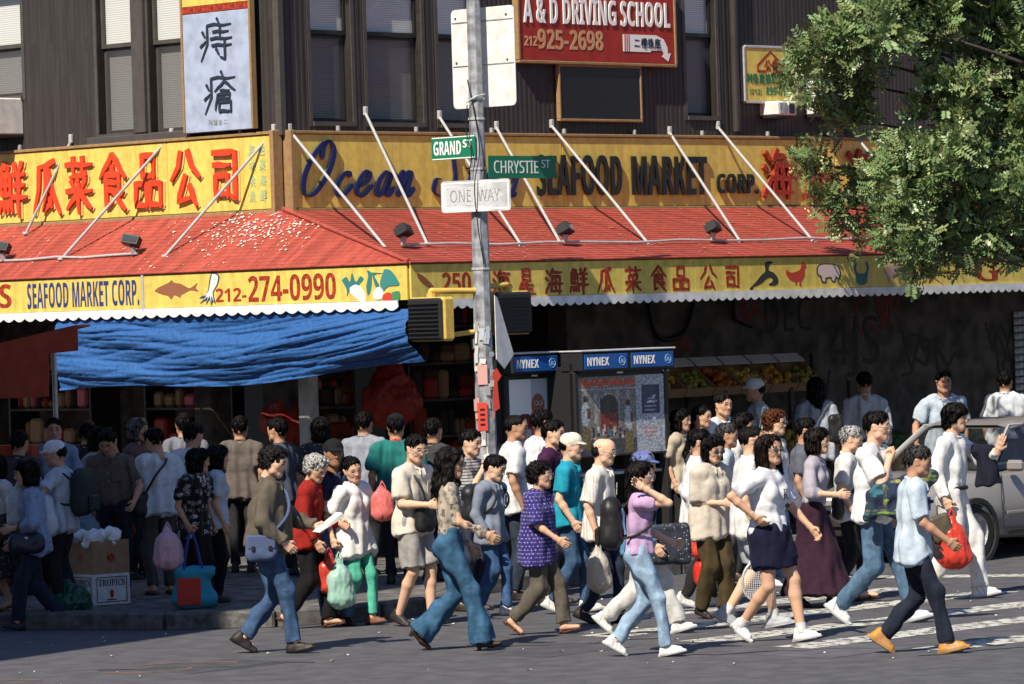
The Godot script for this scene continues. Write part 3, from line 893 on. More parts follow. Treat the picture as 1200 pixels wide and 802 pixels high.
var lamp_no := -1
var lamp_spots := ["above the word CORP on the left valance", "above the red S of the left valance", "just right of the hip of the roof", "right of the street pole", "above the lobster picture", "in front of the tree leaves"]
func conduit(label: String, f: Transform3D, x0: float, x1: float, y: float, z: float, lamps: Array):
	var inv := Transform3D(Basis(), CORNER)
	var o := thing("conduit", label, "pipe", inv, "conduits on the awning")
	var pts := []
	for k in 13: pts.append(Vector3(lerpf(x0, x1, k / 12.0), y + 0.02 + 0.012 * sin(k * 2.3), z))
	part("pipe", tube(pts, 0.016, 6), mats["steel"], o, f)
	for x in lamps:
		lamp_no += 1
		var lamp := thing("floodlight", "small dark floodlight on the awning " + lamp_spots[lamp_no], "floodlight", Transform3D(Basis(), CORNER) * f * at(x, y + 0.02, z), "floodlights on the awning")
		part("knuckle", tube([Vector3(0, 0, 0), Vector3(0, 0.09, 0.02)], 0.03, 8), mats["galvanized"], lamp)
		var hd := Faces.new()
		var t := Transform3D(Basis(Vector3.RIGHT, -0.5) * Basis(Vector3.UP, 0.4), Vector3(0, 0.15, 0.03))
		hd.box(Vector3(-0.1, -0.05, -0.05), Vector3(0.1, 0.05, 0.05), t)
		hd.box(Vector3(-0.075, -0.04, -0.09), Vector3(0.075, 0.04, -0.05), t)
		part("lamp_head", done(hd), mats["black metal"], lamp)
		part("lens", block(0.17, 0.07, 0.008, 0.002), mats["street glass"], lamp, t * at(0, -0.035, 0.052))

func shop_signs():
	# the bright sign on the left front
	var s := thing("shop_sign", "bright yellow sign with raised red Chinese characters on the sunlit front", "sign", TL)
	for p in [[-7.2, -5.2], [-5.194, -3.46], [-3.454, -1.76], [-1.754, -0.05]]:
		part("panel", block(p[1] - p[0], 0.8, 0.1, 0.006), mats["sign yellow"], s, at((p[0] + p[1]) / 2, 3.955, 0.05))
	part("trim", block(7.2, 0.045, 0.13, 0.006), mats["trim tan"], s, at(-3.6, 3.905, 0.06))
	part("trim", block(7.2, 0.035, 0.12, 0.006), mats["trim tan"], s, at(-3.6, 4.758, 0.06))
	part("trim", block(0.06, 0.9, 0.14, 0.006), mats["trim tan"], s, at(-0.02, 3.9, 0.07))
	var chars := [["海", -5.0], ["鮮", -4.40], ["瓜", -3.80], ["菜", -3.235], ["食", -2.65], ["品", -2.045], ["公", -1.43], ["司", -0.79]]
	for c in chars:
		part("character", glyph(c[0], 0.47, 0.62, 0.034, 0.028), mats["red letter"], s, Transform3D(Basis(), Vector3(c[1], 4.35, 0.115)))
		part("character_edge", glyph(c[0], 0.47, 0.62, 0.041, 0.012), mats["gold edge"], s, Transform3D(Basis(), Vector3(c[1] + 0.012, 4.342, 0.102)))
	var small := [["海", "味", "食", "魚"], ["由", "菜", "海", "鮮"]]
	for i in 2:
		for j in 4: part("character", glyph(small[i][j], 0.1, 0.12, 0.008, 0.003), mats["pale green print"], s, Transform3D(Basis(), Vector3(-0.37 + i * 0.17, 4.60 - j * 0.165, 0.1)))
	for k in 5: part("fixing", block(0.04, 0.06, 0.04, 0.008), mats["galvanized"], s, at(-0.6 - k * 1.25, 4.793, 0.05))
	# the long sign on the right front
	var o := thing("shop_sign", "long ochre shop sign with blue script and black block letters", "sign", TR)
	for p in [[0.05, 4.3], [4.306, 9.2], [9.206, 14.5]]:
		part("panel", block(p[1] - p[0], 0.8, 0.1, 0.006), mats["sign yellow"], o, at((p[0] + p[1]) / 2, 3.955, 0.05))
	part("trim", block(14.5, 0.06, 0.13, 0.006), mats["trim tan"], o, at(7.27, 3.89, 0.06))
	part("trim", block(14.5, 0.035, 0.12, 0.006), mats["trim tan"], o, at(7.27, 4.758, 0.06))
	part("trim", block(0.06, 0.9, 0.13, 0.006), mats["trim tan"], o, at(0.045, 3.9, 0.066))
	var x := 0.06
	for c in [["O", 0.64, 0.54], ["c", 0.48, 0.30], ["e", 0.48, 0.30], ["a", 0.48, 0.33], ["n", 0.48, 0.36], [" ", 0, 0.16], ["S", 0.62, 0.5], ["t", 0.5, 0.26], ["a", 0.5, 0.40], ["r", 0.5, 0.3]]:
		if c[0] != " ":
			part("letter", pen_letter(c[0], c[1], 0.030, 0.02), mats["blue letter"], o, Transform3D(Basis(), Vector3(x, 4.07, 0.115)))
			part("letter_edge", pen_letter(c[0], c[1], 0.031, 0.006), mats["gold edge"], o, Transform3D(Basis(), Vector3(x + 0.02, 4.064, 0.102)))
		x += c[2] * 1.03
	lettering("SEAFOOD", 3.83, 4.085, 0.115, 0.45, 1.46, 0.025, mats["black letter"], o, "heavy")
	lettering("MARKET", 5.42, 4.085, 0.115, 0.45, 1.36, 0.025, mats["black letter"], o, "heavy")
	lettering("CORP.", 6.94, 4.1, 0.115, 0.23, 0.78, 0.025, mats["black letter"], o, "heavy")
	for c in [["海", 8.07], ["星", 8.85], ["海", 9.65], ["味", 10.45], ["食", 11.25], ["品", 12.05], ["公", 12.9]]:
		part("character", glyph(c[0], 0.58, 0.6, 0.036, 0.04), mats["red print"], o, Transform3D(Basis(), Vector3(c[1], 4.34, 0.115)))
	for k in 8: part("fixing", block(0.04, 0.06, 0.04, 0.008), mats["galvanized"], o, at(0.8 + k * 1.2, 4.793, 0.05))
	# tall banner at the corner
	var v := thing("vertical_banner", "tall pale blue banner board with two dark brushed characters", "sign", TL * Transform3D(Basis(), Vector3(-0.83, 4.83, 0.1)))
	part("board", block(1.07, 1.3, 0.06, 0.006), mats["banner blue"], v, at(0, 0, 0.03))
	part("top_board", block(1.07, 0.6, 0.06, 0.006), mats["sign yellow"], v, at(0, 1.38, 0.03))
	part("red_band", block(1.07, 0.075, 0.066, 0.004), mats["red print"], v, at(0, 1.303, 0.03))
	part("edge", block(0.03, 1.95, 0.08, 0.006), mats["trim tan"], v, at(-0.552, 0, 0.03))
	part("edge", block(0.03, 1.95, 0.08, 0.006), mats["trim tan"], v, at(0.552, 0, 0.03))
	part("character", glyph("痔", 0.52, 0.46, 0.016, 0.008), mats["navy print"], v, Transform3D(Basis(), Vector3(0.02, 1.0, 0.062)))
	part("character", glyph("瘡", 0.52, 0.46, 0.016, 0.008), mats["navy print"], v, Transform3D(Basis(), Vector3(0.06, 0.42, 0.062)))
	part("character", glyph("公", 0.16, 0.16, 0.014, 0.008), mats["red print"], v, Transform3D(Basis(), Vector3(0.3, 1.5, 0.062)))
	for k in 4: part("character", glyph(["利", "建", "由", "二"][k], 0.06, 0.06, 0.004, 0.002), mats["grey print"], v, Transform3D(Basis(), Vector3(-0.12 + k * 0.08, 0.1, 0.061)))
	# driving school board
	var d := thing("driving_school_sign", "red board with white driving school lettering and a white arrow", "sign", TR * Transform3D(Basis(), Vector3(4.985, 5.63, 0.06)))
	part("board", block(2.64, 0.86, 0.06, 0.006), mats["sign red"], d, at(0, 0, 0))
	part("frame", block(2.7, 0.035, 0.09, 0.006), mats["trim tan"], d, at(0, -0.035, 0)); part("frame", block(2.7, 0.035, 0.09, 0.006), mats["trim tan"], d, at(0, 0.86, 0))
	part("frame", block(0.035, 0.86, 0.09, 0.006), mats["trim tan"], d, at(1.338, 0, 0)); part("frame", block(0.035, 0.86, 0.09, 0.006), mats["trim tan"], d, at(-1.338, 0, 0))
	lettering("A & D DRIVING SCHOOL", -1.25, 0.43, 0.031, 0.285, 2.5, 0.012, mats["white print"], d, "heavy")
	lettering("212", -1.25, 0.165, 0.031, 0.11, 0.22, 0.004, mats["tan print"], d, "bold")
	lettering("925-2698", -1.03, 0.135, 0.031, 0.22, 1.12, 0.004, mats["tan print"], d, "heavy")
	part("arrow", prism([Vector2(0.42, 0.135), Vector2(0.42, 0.335), Vector2(1.0, 0.335), Vector2(1.13, 0.29), Vector2(1.19, 0.2), Vector2(1.2, 0.12), Vector2(1.25, 0.13), Vector2(1.2, 0.03), Vector2(1.09, 0.09), Vector2(1.13, 0.11), Vector2(1.11, 0.15), Vector2(1.05, 0.155), Vector2(0.9, 0.155), Vector2(0.9, 0.135)], 0.004), mats["white print"], d, at(0, 0, 0.031))
	for k in 3: part("arrow_bar", block(0.012, 0.2, 0.003, 0.0005), mats["sign red"], d, at(0.45 + k * 0.035, 0.135, 0.0365))
	for k in 4: part("character", glyph(["二", "樓", "後", "座"][k], 0.1, 0.11, 0.008, 0.002), mats["navy print"], d, Transform3D(Basis(), Vector3(0.66 + k * 0.12, 0.24, 0.0355)))
	# blank black board
	var n := thing("blank_black_board", "blank black board in a thin worn gilt frame under the driving school sign", "sign", TR * Transform3D(Basis(), Vector3(5.02, 4.95, 0.05)))
	part("board", block(1.34, 0.6, 0.04, 0.004), mats["black letter"], n, at(0, 0.02, 0))
	for e in [[1.42, 0.03, 0.0, -0.01], [1.42, 0.03, 0.0, 0.62]]: part("frame", block(e[0], e[1], 0.06, 0.006), mats["trim tan"], n, at(e[2], e[3], 0))
	for e in [-0.695, 0.695]: part("frame", block(0.03, 0.6, 0.06, 0.006), mats["trim tan"], n, at(e, 0.02, 0))
	# contractor's board
	var y := thing("contractor_sign", "small square yellow sign with a red house mark beside the tree", "sign", TR * Transform3D(Basis(), Vector3(8.05, 5.22, 0.06)))
	part("board", block(0.95, 0.64, 0.05, 0.004), mats["sign yellow"], y)
	for e in [[-0.485, 0.66, 0.03], [0.485, 0.66, 0.03]]: part("frame", block(e[2], e[1], 0.07, 0.004), mats["steel"], y, at(e[0], -0.01, 0))
	for e in [-0.03, 0.64]: part("frame", block(0.94, 0.03, 0.07, 0.004), mats["steel"], y, at(0, e, 0))
	part("house_mark", strokes([[Vector2(-0.24, 0.36), Vector2(-0.24, 0.43), Vector2(0.0, 0.6), Vector2(0.24, 0.43), Vector2(0.24, 0.36)], [Vector2(-0.24, 0.36), Vector2(-0.1, 0.36)], [Vector2(0.1, 0.36), Vector2(0.24, 0.36)]], 0.014, 0.003, false), mats["red print"], y, at(0, 0, 0.026))
	part("character", glyph("公", 0.13, 0.13, 0.012, 0.003), mats["red print"], y, Transform3D(Basis(), Vector3(-0.05, 0.43, 0.026)))
	part("character", glyph("食", 0.13, 0.15, 0.012, 0.003), mats["red print"], y, Transform3D(Basis(), Vector3(0.08, 0.43, 0.026)))
	for k in 8: part("character", glyph(["利", "後", "建", "築", "裝", "修", "公", "司"][k], 0.095, 0.12, 0.008, 0.003), mats["green print"], y, Transform3D(Basis(), Vector3(-0.4 + k * 0.114, 0.27, 0.026)))
	lettering("899-0129", -0.1, 0.07, 0.026, 0.1, 0.5, 0.003, mats["green print"], y, "bold")
	lettering("(212)", -0.4, 0.08, 0.026, 0.06, 0.22, 0.003, mats["green print"], y, "regular")

func open_shop():
	var b := thing("shop_interior", "dim open shop behind the blue tarp with shelves of goods", "shop", Transform3D(Basis(), CORNER))
	var inv := b.transform.affine_inverse()
	var l := inv * TL; var r := inv * TR
	var f := Faces.new()
	f.box(Vector3(-12, 0.151, -5.2), Vector3(-0.05, 3.55, -5.0)); f.box(Vector3(-12.0, 0.151, -5.0), Vector3(-11.8, 3.55, 0))
	part("back_wall", done(f), mats["stained wood"], b, l)
	f = Faces.new()
	f.box(Vector3(5.0, 0.151, -5.0), Vector3(5.2, 3.55, -0.32))
	part("side_wall", done(f), mats["stained wood"], b, r)
	part("tiled_post", block(0.16, 3.4, 0.16, 0.01), mats["white tile"], b, l * at(0.62 - 0.45, 0.15, -0.12))
	part("dark_post", block(0.3, 3.4, 0.3, 0.02), mats["stained wood"], b, l * at(-1.35, 0.15, -0.1))
	# shelves with packets, baskets and bags
	for k in 3:
		var sx: float = [-5.2, -2.75, -0.75][k]
		var rack := thing("goods_rack", ["dark goods rack with packets behind the red boxes", "rack of pink and red packets behind the tiled post", "dark goods rack beside the corner pier"][k], "rack", TL * Transform3D(Basis(), Vector3(sx, 0.15, -1.2)), "goods racks in the dim shop")
		for j in 5: part("shelf", block(1.5, 0.03, 0.45, 0.004), mats["stained wood"], rack, at(0, 0.35 + j * 0.42, 0))
		for e in [-0.74, 0.74]: part("upright", block(0.04, 2.3, 0.45, 0.004), mats["black metal"], rack, at(e, 0, 0))
		for j in 5:
			var px := -0.66
			while px < 0.6:
				var w := rng.randf_range(0.08, 0.26)
				var c: String = ["red plastic", "pink plastic", "carton", "red fabric", "bark", "carton", "trim tan"][rng.randi() % 7]
				part("packet", block(w - 0.02, snappedf(rng.randf_range(0.08, 0.34), 0.03), 0.3, 0.03), mats[c], rack, at(px + w / 2, 0.38 + j * 0.42, 0.04, rng.randf_range(-0.1, 0.1)))
				px += w
	# lanes of goods on the right part of the opening
	for k in 2:
		var rack := thing("goods_rack", ["rack of red packets deep behind the phone booths", "rack of red packets behind the street pole"][k], "rack", TR * Transform3D(Basis(), Vector3([3.6, 1.7][k], 0.15, [-1.2, -1.5][k])), "goods racks in the dim shop")
		for j in 6: part("shelf", block(1.6, 0.03, 0.4, 0.004), mats["stained wood"], rack, at(0, 0.35 + j * 0.42, 0))
		for e in [-0.79, 0.79]: part("upright", block(0.04, 2.7, 0.4, 0.004), mats["black metal"], rack, at(e, 0, 0))
		for j in 6:
			var px := -0.7
			while px < 0.65:
				var w := rng.randf_range(0.08, 0.26)
				part("packet", block(w - 0.02, snappedf(rng.randf_range(0.08, 0.34), 0.03), 0.28, 0.03), mats[["red plastic", "red fabric", "carton", "bark", "trim tan"][rng.randi() % 5]], rack, at(px + w / 2, 0.38 + j * 0.42, 0.04))
				px += w
	# big red bags hung by the post
	var nz := noise(5.0, 77)
	for k in 2:
		var bag := skin_field([bn(Vector3(0, 0.0, 0), Vector3(0, 0.42, 0), 0.3, 0.1, Vector3.RIGHT, 0.1), bn(Vector3(-0.12, 0.05, 0.05), Vector3(0.05, 0.3, 0.02), 0.22, 0.1)], [], 0.03, nz, 0.05)
		var o := part("hanging_red_sack", arrays_mesh(bag[0], bag[1], bag[2]), mats["red plastic"], null, TL * Transform3D(Basis(Vector3.UP, k * 1.2), Vector3([-0.25, 0.75][k], [1.62, 1.85][k], [-0.25, -0.8][k])))
		tag(o, ["large crumpled red sack hanging beside the white tiled post", "crumpled red sack hanging behind the white tiled post"][k], "sack", "red sacks in the shop")
		part("hook_cord", tube([Vector3(0, 0.45, 0), Vector3(0, 1.6, 0)], 0.008, 5), mats["black metal"], o)
	# blue tarpaulin below the left valance
	var v := PackedVector3Array(); var ix := PackedInt32Array()
	var fold := noise(1.0, 91, FastNoiseLite.TYPE_SIMPLEX_SMOOTH, 1)
	var nu := 220; var nv := 60
	for j in nv + 1:
		var t := float(j) / nv
		for i in nu + 1:
			var s := float(i) / nu
			var top := 2.86 - 0.03 * s
			var low := lerpf(2.05, 2.28, s) - 0.06 * sin(s * PI) + 0.03 * sin(s * 9.0)
			var u := lerpf(-2.62, 2.98, s) + t * t * (0.2 * s - 0.02)
			var y := lerpf(top, low, t)
			var swag := 0.10 * sin(t * PI) * (0.4 + s)
			var w := y + 0.05 * u - 0.022 * (u + 2.0) * (u + 2.0) + 0.02 * fold.get_noise_2d(u * 0.9, y * 1.2)
			var fz := fold.get_noise_2d(u * 0.35, w * 2.6) * 0.06
			for c in [[0.30, 5.0, 0.030, 3.0], [0.45, 9.0, 0.020, 31.0], [0.8, 15.0, 0.011, 57.0]]: fz -= c[2] * pow(1.0 - absf(fold.get_noise_2d(u * c[0] + c[3], w * c[1])), 4.0)
			v.append(Vector3(u, y, 1.02 + swag + fz * smoothstep(0.0, 0.2, t)))
	for j in nv:
		for i in nu:
			var a := j * (nu + 1) + i
			ix.append_array([a, a + 1, a + nu + 1, a + 1, a + nu + 2, a + nu + 1])
	var stl := SurfaceTool.new()
	stl.begin(Mesh.PRIMITIVE_TRIANGLES)
	stl.set_smooth_group(0)
	for p in v: stl.add_vertex(p)
	for i in ix: stl.add_index(i)
	stl.generate_normals()
	var tp := part("blue_tarpaulin", stl.commit(), mats["blue tarp"], null, TL)
	tag(tp, "creased blue tarpaulin hanging below the yellow valance", "tarpaulin")
	# red canopy of the neighbouring stall
	var c := thing("stall_canopy", "plain dark red box canopy over the stall beside the blue tarp", "canopy", Transform3D(Basis(), Vector3(-4.9, 0, -41.6)))
	part("front_flap", prism([Vector2(-2.2, 2.06), Vector2(0.37, 2.08), Vector2(0.38, 2.5), Vector2(0.67, 2.52), Vector2(0.67, 2.77), Vector2(-0.1, 2.61), Vector2(-2.2, 2.2)], 0.03), mats["red fabric"], c)
	part("top", prism([Vector2(-2.2, 0), Vector2(0.67, 0), Vector2(0.67, 1.4), Vector2(-2.2, 1.4)], 0.02), mats["red fabric"], c, Transform3D(Basis(Vector3.RIGHT, -PI / 2) * Basis(Vector3.UP, -0.2), Vector3(0, 2.62, -0.02)))
	part("frame_post", tube([Vector3(-1.6, 0.15, -0.1), Vector3(-1.6, 2.15, -0.1)], 0.025), mats["steel"], c)
	part("frame_post", tube([Vector3(0.3, 0.15, -1.2), Vector3(0.3, 2.6, -1.2)], 0.025), mats["steel"], c)
	for k in 7:
		var crate := part("red_crate", block(0.5, 0.2, 0.4, 0.02), mats["red fabric"], null, at(-4.95, 0.15 + k * 0.21, -41.9, 0.1 * sin(k)))
		tag(crate, "dark red crate in the stack under the red canopy", "crate", "stacked red crates")

func produce_stall():
	# tilted fruit trays against the painted wall
	var q := RandomNumberGenerator.new()
	q.seed = 12
	var stand := thing("fruit_stand", "dark wooden stand holding tilted fruit trays against the painted wall", "stand", TR * Transform3D(Basis(), Vector3(6.6, 0.15, 0.75)))
	for e in [-1.7, -0.6, 0.6, 1.7]:
		part("post", block(0.06, 2.0, 0.06, 0.006), mats["stained wood"], stand, at(e, 0, -0.35))
		part("post", block(0.06, 1.66, 0.06, 0.006), mats["stained wood"], stand, at(e, 0, 0.22))
	for y in [0.75, 1.2]: part("board", block(3.6, 0.04, 0.7, 0.006), mats["stained wood"], stand, at(0, y, 0))
	var colors := [Color(0.42, 0.22, 0.02), Color(0.40, 0.30, 0.05), Color(0.32, 0.09, 0.02), Color(0.22, 0.22, 0.04)]
	for level in 2:
		for k in 7:
			var tilt := Transform3D(Basis(Vector3.RIGHT, 0.62), Vector3(-1.55 + k * 0.5, [1.72, 0.98][level], [0.0, 0.2][level]))
			if level == 0 and k > 5: continue
			var tray := thing("fruit_tray", "shallow carton tray of fruit tilted on the %s shelf of the stand" % ["upper", "lower"][level], "tray", stand.transform * tilt, "fruit trays on the %s shelf" % ["upper", "lower"][level])
			var f := Faces.new()
			f.box(Vector3(-0.24, 0, -0.26), Vector3(0.24, 0.015, 0.26)); f.box(Vector3(-0.24, 0.015, -0.26), Vector3(0.24, 0.14, -0.25)); f.box(Vector3(-0.24, 0.015, 0.25), Vector3(0.24, 0.12, 0.26))
			f.box(Vector3(-0.24, 0.015, -0.25), Vector3(-0.23, 0.12, 0.25)); f.box(Vector3(0.23, 0.015, -0.25), Vector3(0.24, 0.12, 0.25))
			part("tray_box", done(f), mats["carton"], tray)
			var fl := Faces.new()
			fl.box(Vector3(-0.23, 0.14, -0.30), Vector3(0.23, 0.15, -0.14))
			part("flap", done(fl), mats["white carton"], tray)
			# fruit, heaped
			var st := SurfaceTool.new()
			st.begin(Mesh.PRIMITIVE_TRIANGLES)
			var sp := SphereMesh.new()
			sp.radius = 0.042; sp.height = 0.084; sp.radial_segments = 8; sp.rings = 5
			for n in 30: st.append_from(sp, 0, Transform3D(Basis.from_scale(Vector3.ONE * q.randf_range(0.7, 1.2)), Vector3(q.randf_range(-0.19, 0.19), q.randf_range(0.06, 0.12), q.randf_range(-0.1, 0.21))))
			var fr := part("fruit", st.commit(), mat("fruit %d" % ((k * 3 + level) % 4), colors[(k * 3 + level) % 4], 0.5), tray)
			fr.set_meta("kind", "stuff")
	# low tables with heaps further along
	for k in 2:
		var tb := thing("market_table", ["low market table of greens behind the parked car", "low market table of greens beside the fruit stand"][k], "table", TR * Transform3D(Basis(), Vector3([11.0, 8.9][k], 0.15, 0.9)), "low market tables")
		part("table_top", block(1.9, 0.04, 0.8, 0.006), mats["carton"], tb, at(0, 0.75, 0))
		for e in [[-0.85, -0.3], [0.85, -0.3], [-0.85, 0.3], [0.85, 0.3]]: part("leg", block(0.05, 0.75, 0.05, 0.006), mats["stained wood"], tb, at(e[0], 0, e[1]))
		for n in 4:
			var hp := skin_field([bn(Vector3(-0.12, 0, 0), Vector3(0.12, 0.03, 0), 0.14, 0.12)], [], 0.03, noise(9.0, 5 + n), 0.05)
			var h := part("greens_heap", arrays_mesh(hp[0], hp[1], hp[2]), mat("greens %d" % (n % 2), [Color(0.05, 0.09, 0.025), Color(0.2, 0.2, 0.13)][n % 2], 0.7), tb, at(-0.66 + n * 0.44, 0.86, 0.05))
			h.set_meta("kind", "stuff")

# the tall house on the other side of the left street: it keeps the sun off the people at the left
func across_the_street():
	var o := thing("tenement_across", "tall brick tenement across the street whose shadow covers the left pavement", "building", Transform3D(Basis(Vector3.UP, TURN + PI / 2), Vector3(-8.0, 0, -29.1)))
	var holes := []
	for k in 4:
		for j in 4: holes.append(Rect2(1.0 + j * 2.6, 4.6 + k * 2.95, 1.0, 1.7))
	part("wall", ribbed(0, 12, 0, 16.2, holes, 3.0), mats["brick wall"], o)
	var f := Faces.new()
	f.box(Vector3(0, 0, -10), Vector3(0.3, 16.2, -0.31)); f.box(Vector3(11.7, 0, -10), Vector3(12, 16.2, -0.31)); f.box(Vector3(0.3, 0, -10), Vector3(11.7, 16.2, -9.7)); f.box(Vector3(0.3, 15.9, -9.7), Vector3(11.7, 16.18, -0.31))
	part("rear_walls", done(f), mats["brick wall"], o)
	part("cornice", block(12.2, 0.4, 0.4, 0.05), mats["trim tan"], o, at(6, 15.7, 0.1))
	for h in holes:
		var w := Node3D.new()
		w.name = "window"
		o.add_child(w, true)
		w.position = Vector3(h.position.x + 0.5, h.position.y, -0.12)
		var g := Faces.new()
		g.quad(Vector3(-0.5, 0, 0), Vector3(0.5, 0, 0), Vector3(0.5, 1.7, 0), Vector3(-0.5, 1.7, 0), Vector3.BACK)
		part("pane", done(g), mats["street glass"], w)
		part("sill", block(1.2, 0.08, 0.2, 0.01), mats["concrete"], w, at(0, -0.085, 0.12))

# ---------------------------------------------------------------- street things
func plate(w: float, h: float, thick := 0.008, r := 0.03) -> ArrayMesh:
	var pts := []
	for c in [[w / 2 - r, h - r, 0], [-w / 2 + r, h - r, 1], [-w / 2 + r, r, 2], [w / 2 - r, r, 3]]:
		for k in 5:
			var a: float = (c[2] + k / 4.0) * PI / 2
			pts.append(Vector2(c[0] + cos(a) * r, c[1] + sin(a) * r))
	return prism(pts, thick)

func street_pole():
	var base := Vector3(-0.285, 0.15, -42.7)
	var p := thing("street_pole", "grey octagonal steel street pole plastered with paper scraps", "pole", Transform3D(Basis(), base))
	part("shaft", lathe([[0.108, 0.0], [0.105, 1.4], [0.088, 3.2], [0.072, 5.0], [0.066, 7.5], [0.0, 7.51]], 8), mats["galvanized"], p, at(0, 0, 0, 0.2))
	part("base_plate", block(0.36, 0.04, 0.36, 0.01), mats["galvanized"], p)
	for y in [4.75, 4.55, 4.05, 3.7, 3.05, 2.4]:
		part("band", lathe([[0.0, 0], [0.098 if y < 3.3 else 0.088, 0], [0.098 if y < 3.3 else 0.088, 0.022], [0.0, 0.022]], 8), mats["steel"], p, at(0, y, 0, 0.2))
	part("wire", tube(smooth3([Vector3(-0.08, 4.95, 0.08), Vector3(0.02, 4.3, 0.11), Vector3(-0.04, 3.9, 0.2), Vector3(-0.02, 3.5, 0.13), Vector3(0.03, 3.1, 0.1)]), 0.006, 5), mats["black metal"], p)
	part("wire", tube(smooth3([Vector3(-0.09, 4.7, 0.08), Vector3(-0.11, 4.45, 0.1), Vector3(-0.06, 4.2, 0.12), Vector3(-0.1, 4.0, 0.1)]), 0.006, 5), mats["black metal"], p)
	part("wire", tube(smooth3([Vector3(-0.1, 4.72, 0.07), Vector3(0.0, 4.78, 0.1), Vector3(0.09, 4.8, 0.06)]), 0.008, 5), mats["steel"], p)
	# paper scraps pasted round the shaft
	var q := RandomNumberGenerator.new()
	q.seed = 3
	var cols := [Color(0.6, 0.6, 0.57), Color(0.5, 0.5, 0.5), Color(0.62, 0.57, 0.5), Color(0.42, 0.46, 0.52), Color(0.55, 0.3, 0.28), Color(0.3, 0.3, 0.3)]
	for k in 34:
		var y := q.randf_range(1.25, 2.45)
		var ang := q.randf_range(-1.3, 1.3)
		var rad := lerpf(0.106, 0.096, (y - 1.2) / 1.4) + 0.002 + k * 0.00025
		var w := q.randf_range(0.03, 0.075); var h := q.randf_range(0.04, 0.13)
		part("paper_scrap", block(w, h, 0.002, 0.0005), mat("scrap %d" % (k % 6), cols[k % 6], 0.9, 0.0), p, Transform3D(Basis(Vector3.UP, ang) * Basis(Vector3.BACK, q.randf_range(-0.15, 0.15)), Vector3(sin(ang) * rad, y, cos(ang) * rad)))
	var rp := mat("red poster", Color(0.5, 0.05, 0.03), 0.8)
	part("red_poster", block(0.1, 0.28, 0.003, 0.0005), rp, p, Transform3D(Basis(Vector3.UP, -0.25), Vector3(-0.03, 1.44, 0.112)))
	for j in 4: part("poster_print", block(0.05, 0.022, 0.001, 0.0002), mats["black letter"], p, Transform3D(Basis(Vector3.UP, -0.25), Vector3(-0.0305, 1.49 + j * 0.05, 0.1148)))
	part("pink_poster", block(0.1, 0.2, 0.003, 0.0005), mat("pink poster", Color(0.55, 0.3, 0.27), 0.8), p, Transform3D(Basis(Vector3.UP, -0.15), Vector3(-0.02, 1.9, 0.107)))
	part("torn_red_paper", prism([Vector2(0, 0), Vector2(0.07, 0.04), Vector2(0.05, 0.3), Vector2(0.1, 0.36), Vector2(0.05, 0.44), Vector2(0.0, 0.4)], 0.003), rp, p, Transform3D(Basis(Vector3.UP, 0.5), Vector3(0.08, 1.62, 0.07)))
	# plates: each hangs on the pole and is a thing of its own
	var gl := TURN - PI / 2
	var g := thing("street_name_sign", "green street name sign reading GRAND ST", "street sign", Transform3D(Basis(Vector3.UP, gl), base + Vector3(-0.24, 4.165, -0.12)))
	part("plate", plate(0.62, 0.235, 0.006, 0.012), mats["street green"], g)
	for y in [0.006, 0.219]: part("border", block(0.6, 0.01, 0.002, 0.0005), mats["white print"], g, at(0, y, 0.0072))
	lettering("GRAND", -0.285, 0.05, 0.0065, 0.135, 0.40, 0.002, mats["white print"], g, "bold")
	lettering("ST", 0.13, 0.115, 0.0065, 0.075, 0.14, 0.002, mats["white print"], g, "bold")
	var c := thing("street_name_sign", "dark green street name sign reading CHRYSTIE ST", "street sign", Transform3D(Basis(Vector3.UP, TURN), base + Vector3(0.44, 3.96, -0.23)))
	part("plate", plate(0.98, 0.225, 0.006, 0.012), mats["street green"], c)
	lettering("CHRYSTIE", -0.42, 0.05, 0.0065, 0.125, 0.66, 0.002, mats["white print"], c, "regular")
	lettering("ST", 0.27, 0.105, 0.0065, 0.08, 0.13, 0.002, mats["white print"], c, "regular")
	var o := thing("one_way_sign", "faded white ONE WAY sign on the street pole", "traffic sign", Transform3D(Basis(Vector3.UP, gl + 0.25), base + Vector3(-0.03, 3.63, 0.13)))
	part("plate", plate(0.80, 0.315, 0.006, 0.03), mat("faded white", Color(0.60, 0.62, 0.64), 0.6, 0.0, grain(0.72, 1.1, 0.012, 71), 0.7), o)
	part("border", strokes([[Vector2(-0.375, 0.025), Vector2(0.375, 0.025)], [Vector2(-0.375, 0.29), Vector2(0.375, 0.29)], [Vector2(-0.375, 0.025), Vector2(-0.375, 0.29)], [Vector2(0.375, 0.025), Vector2(0.375, 0.29)]], 0.006, 0.001, false), mats["white print"], o, at(0, 0, 0.0062))
	part("faded_arrow", prism([Vector2(-0.34, 0.065), Vector2(0.1, 0.065), Vector2(0.1, 0.04), Vector2(0.34, 0.157), Vector2(0.1, 0.275), Vector2(0.1, 0.25), Vector2(-0.34, 0.25)], 0.001), mat("faded arrow", Color(0.52, 0.54, 0.56), 0.7, 0.0, grain(0.8, 1.15, 0.05, 72), 3.0), o, at(0, 0, 0.0064))
	lettering("ONE  WAY", -0.3, 0.1, 0.0078, 0.12, 0.58, 0.001, mats["grey print"], o, "regular")
	var w := thing("sign_back", "large blank white back of a traffic sign high on the pole", "traffic sign", Transform3D(Basis(Vector3.UP, gl + 0.05), base + Vector3(0.09, 4.68, -0.12)))
	part("plate", plate(0.84, 1.0, 0.008, 0.05), mats["white paint"], w)
	for y in [0.42, 0.86]: part("rail", block(0.82, 0.012, 0.006, 0.002), mats["galvanized"], w, at(0, y, 0.011))
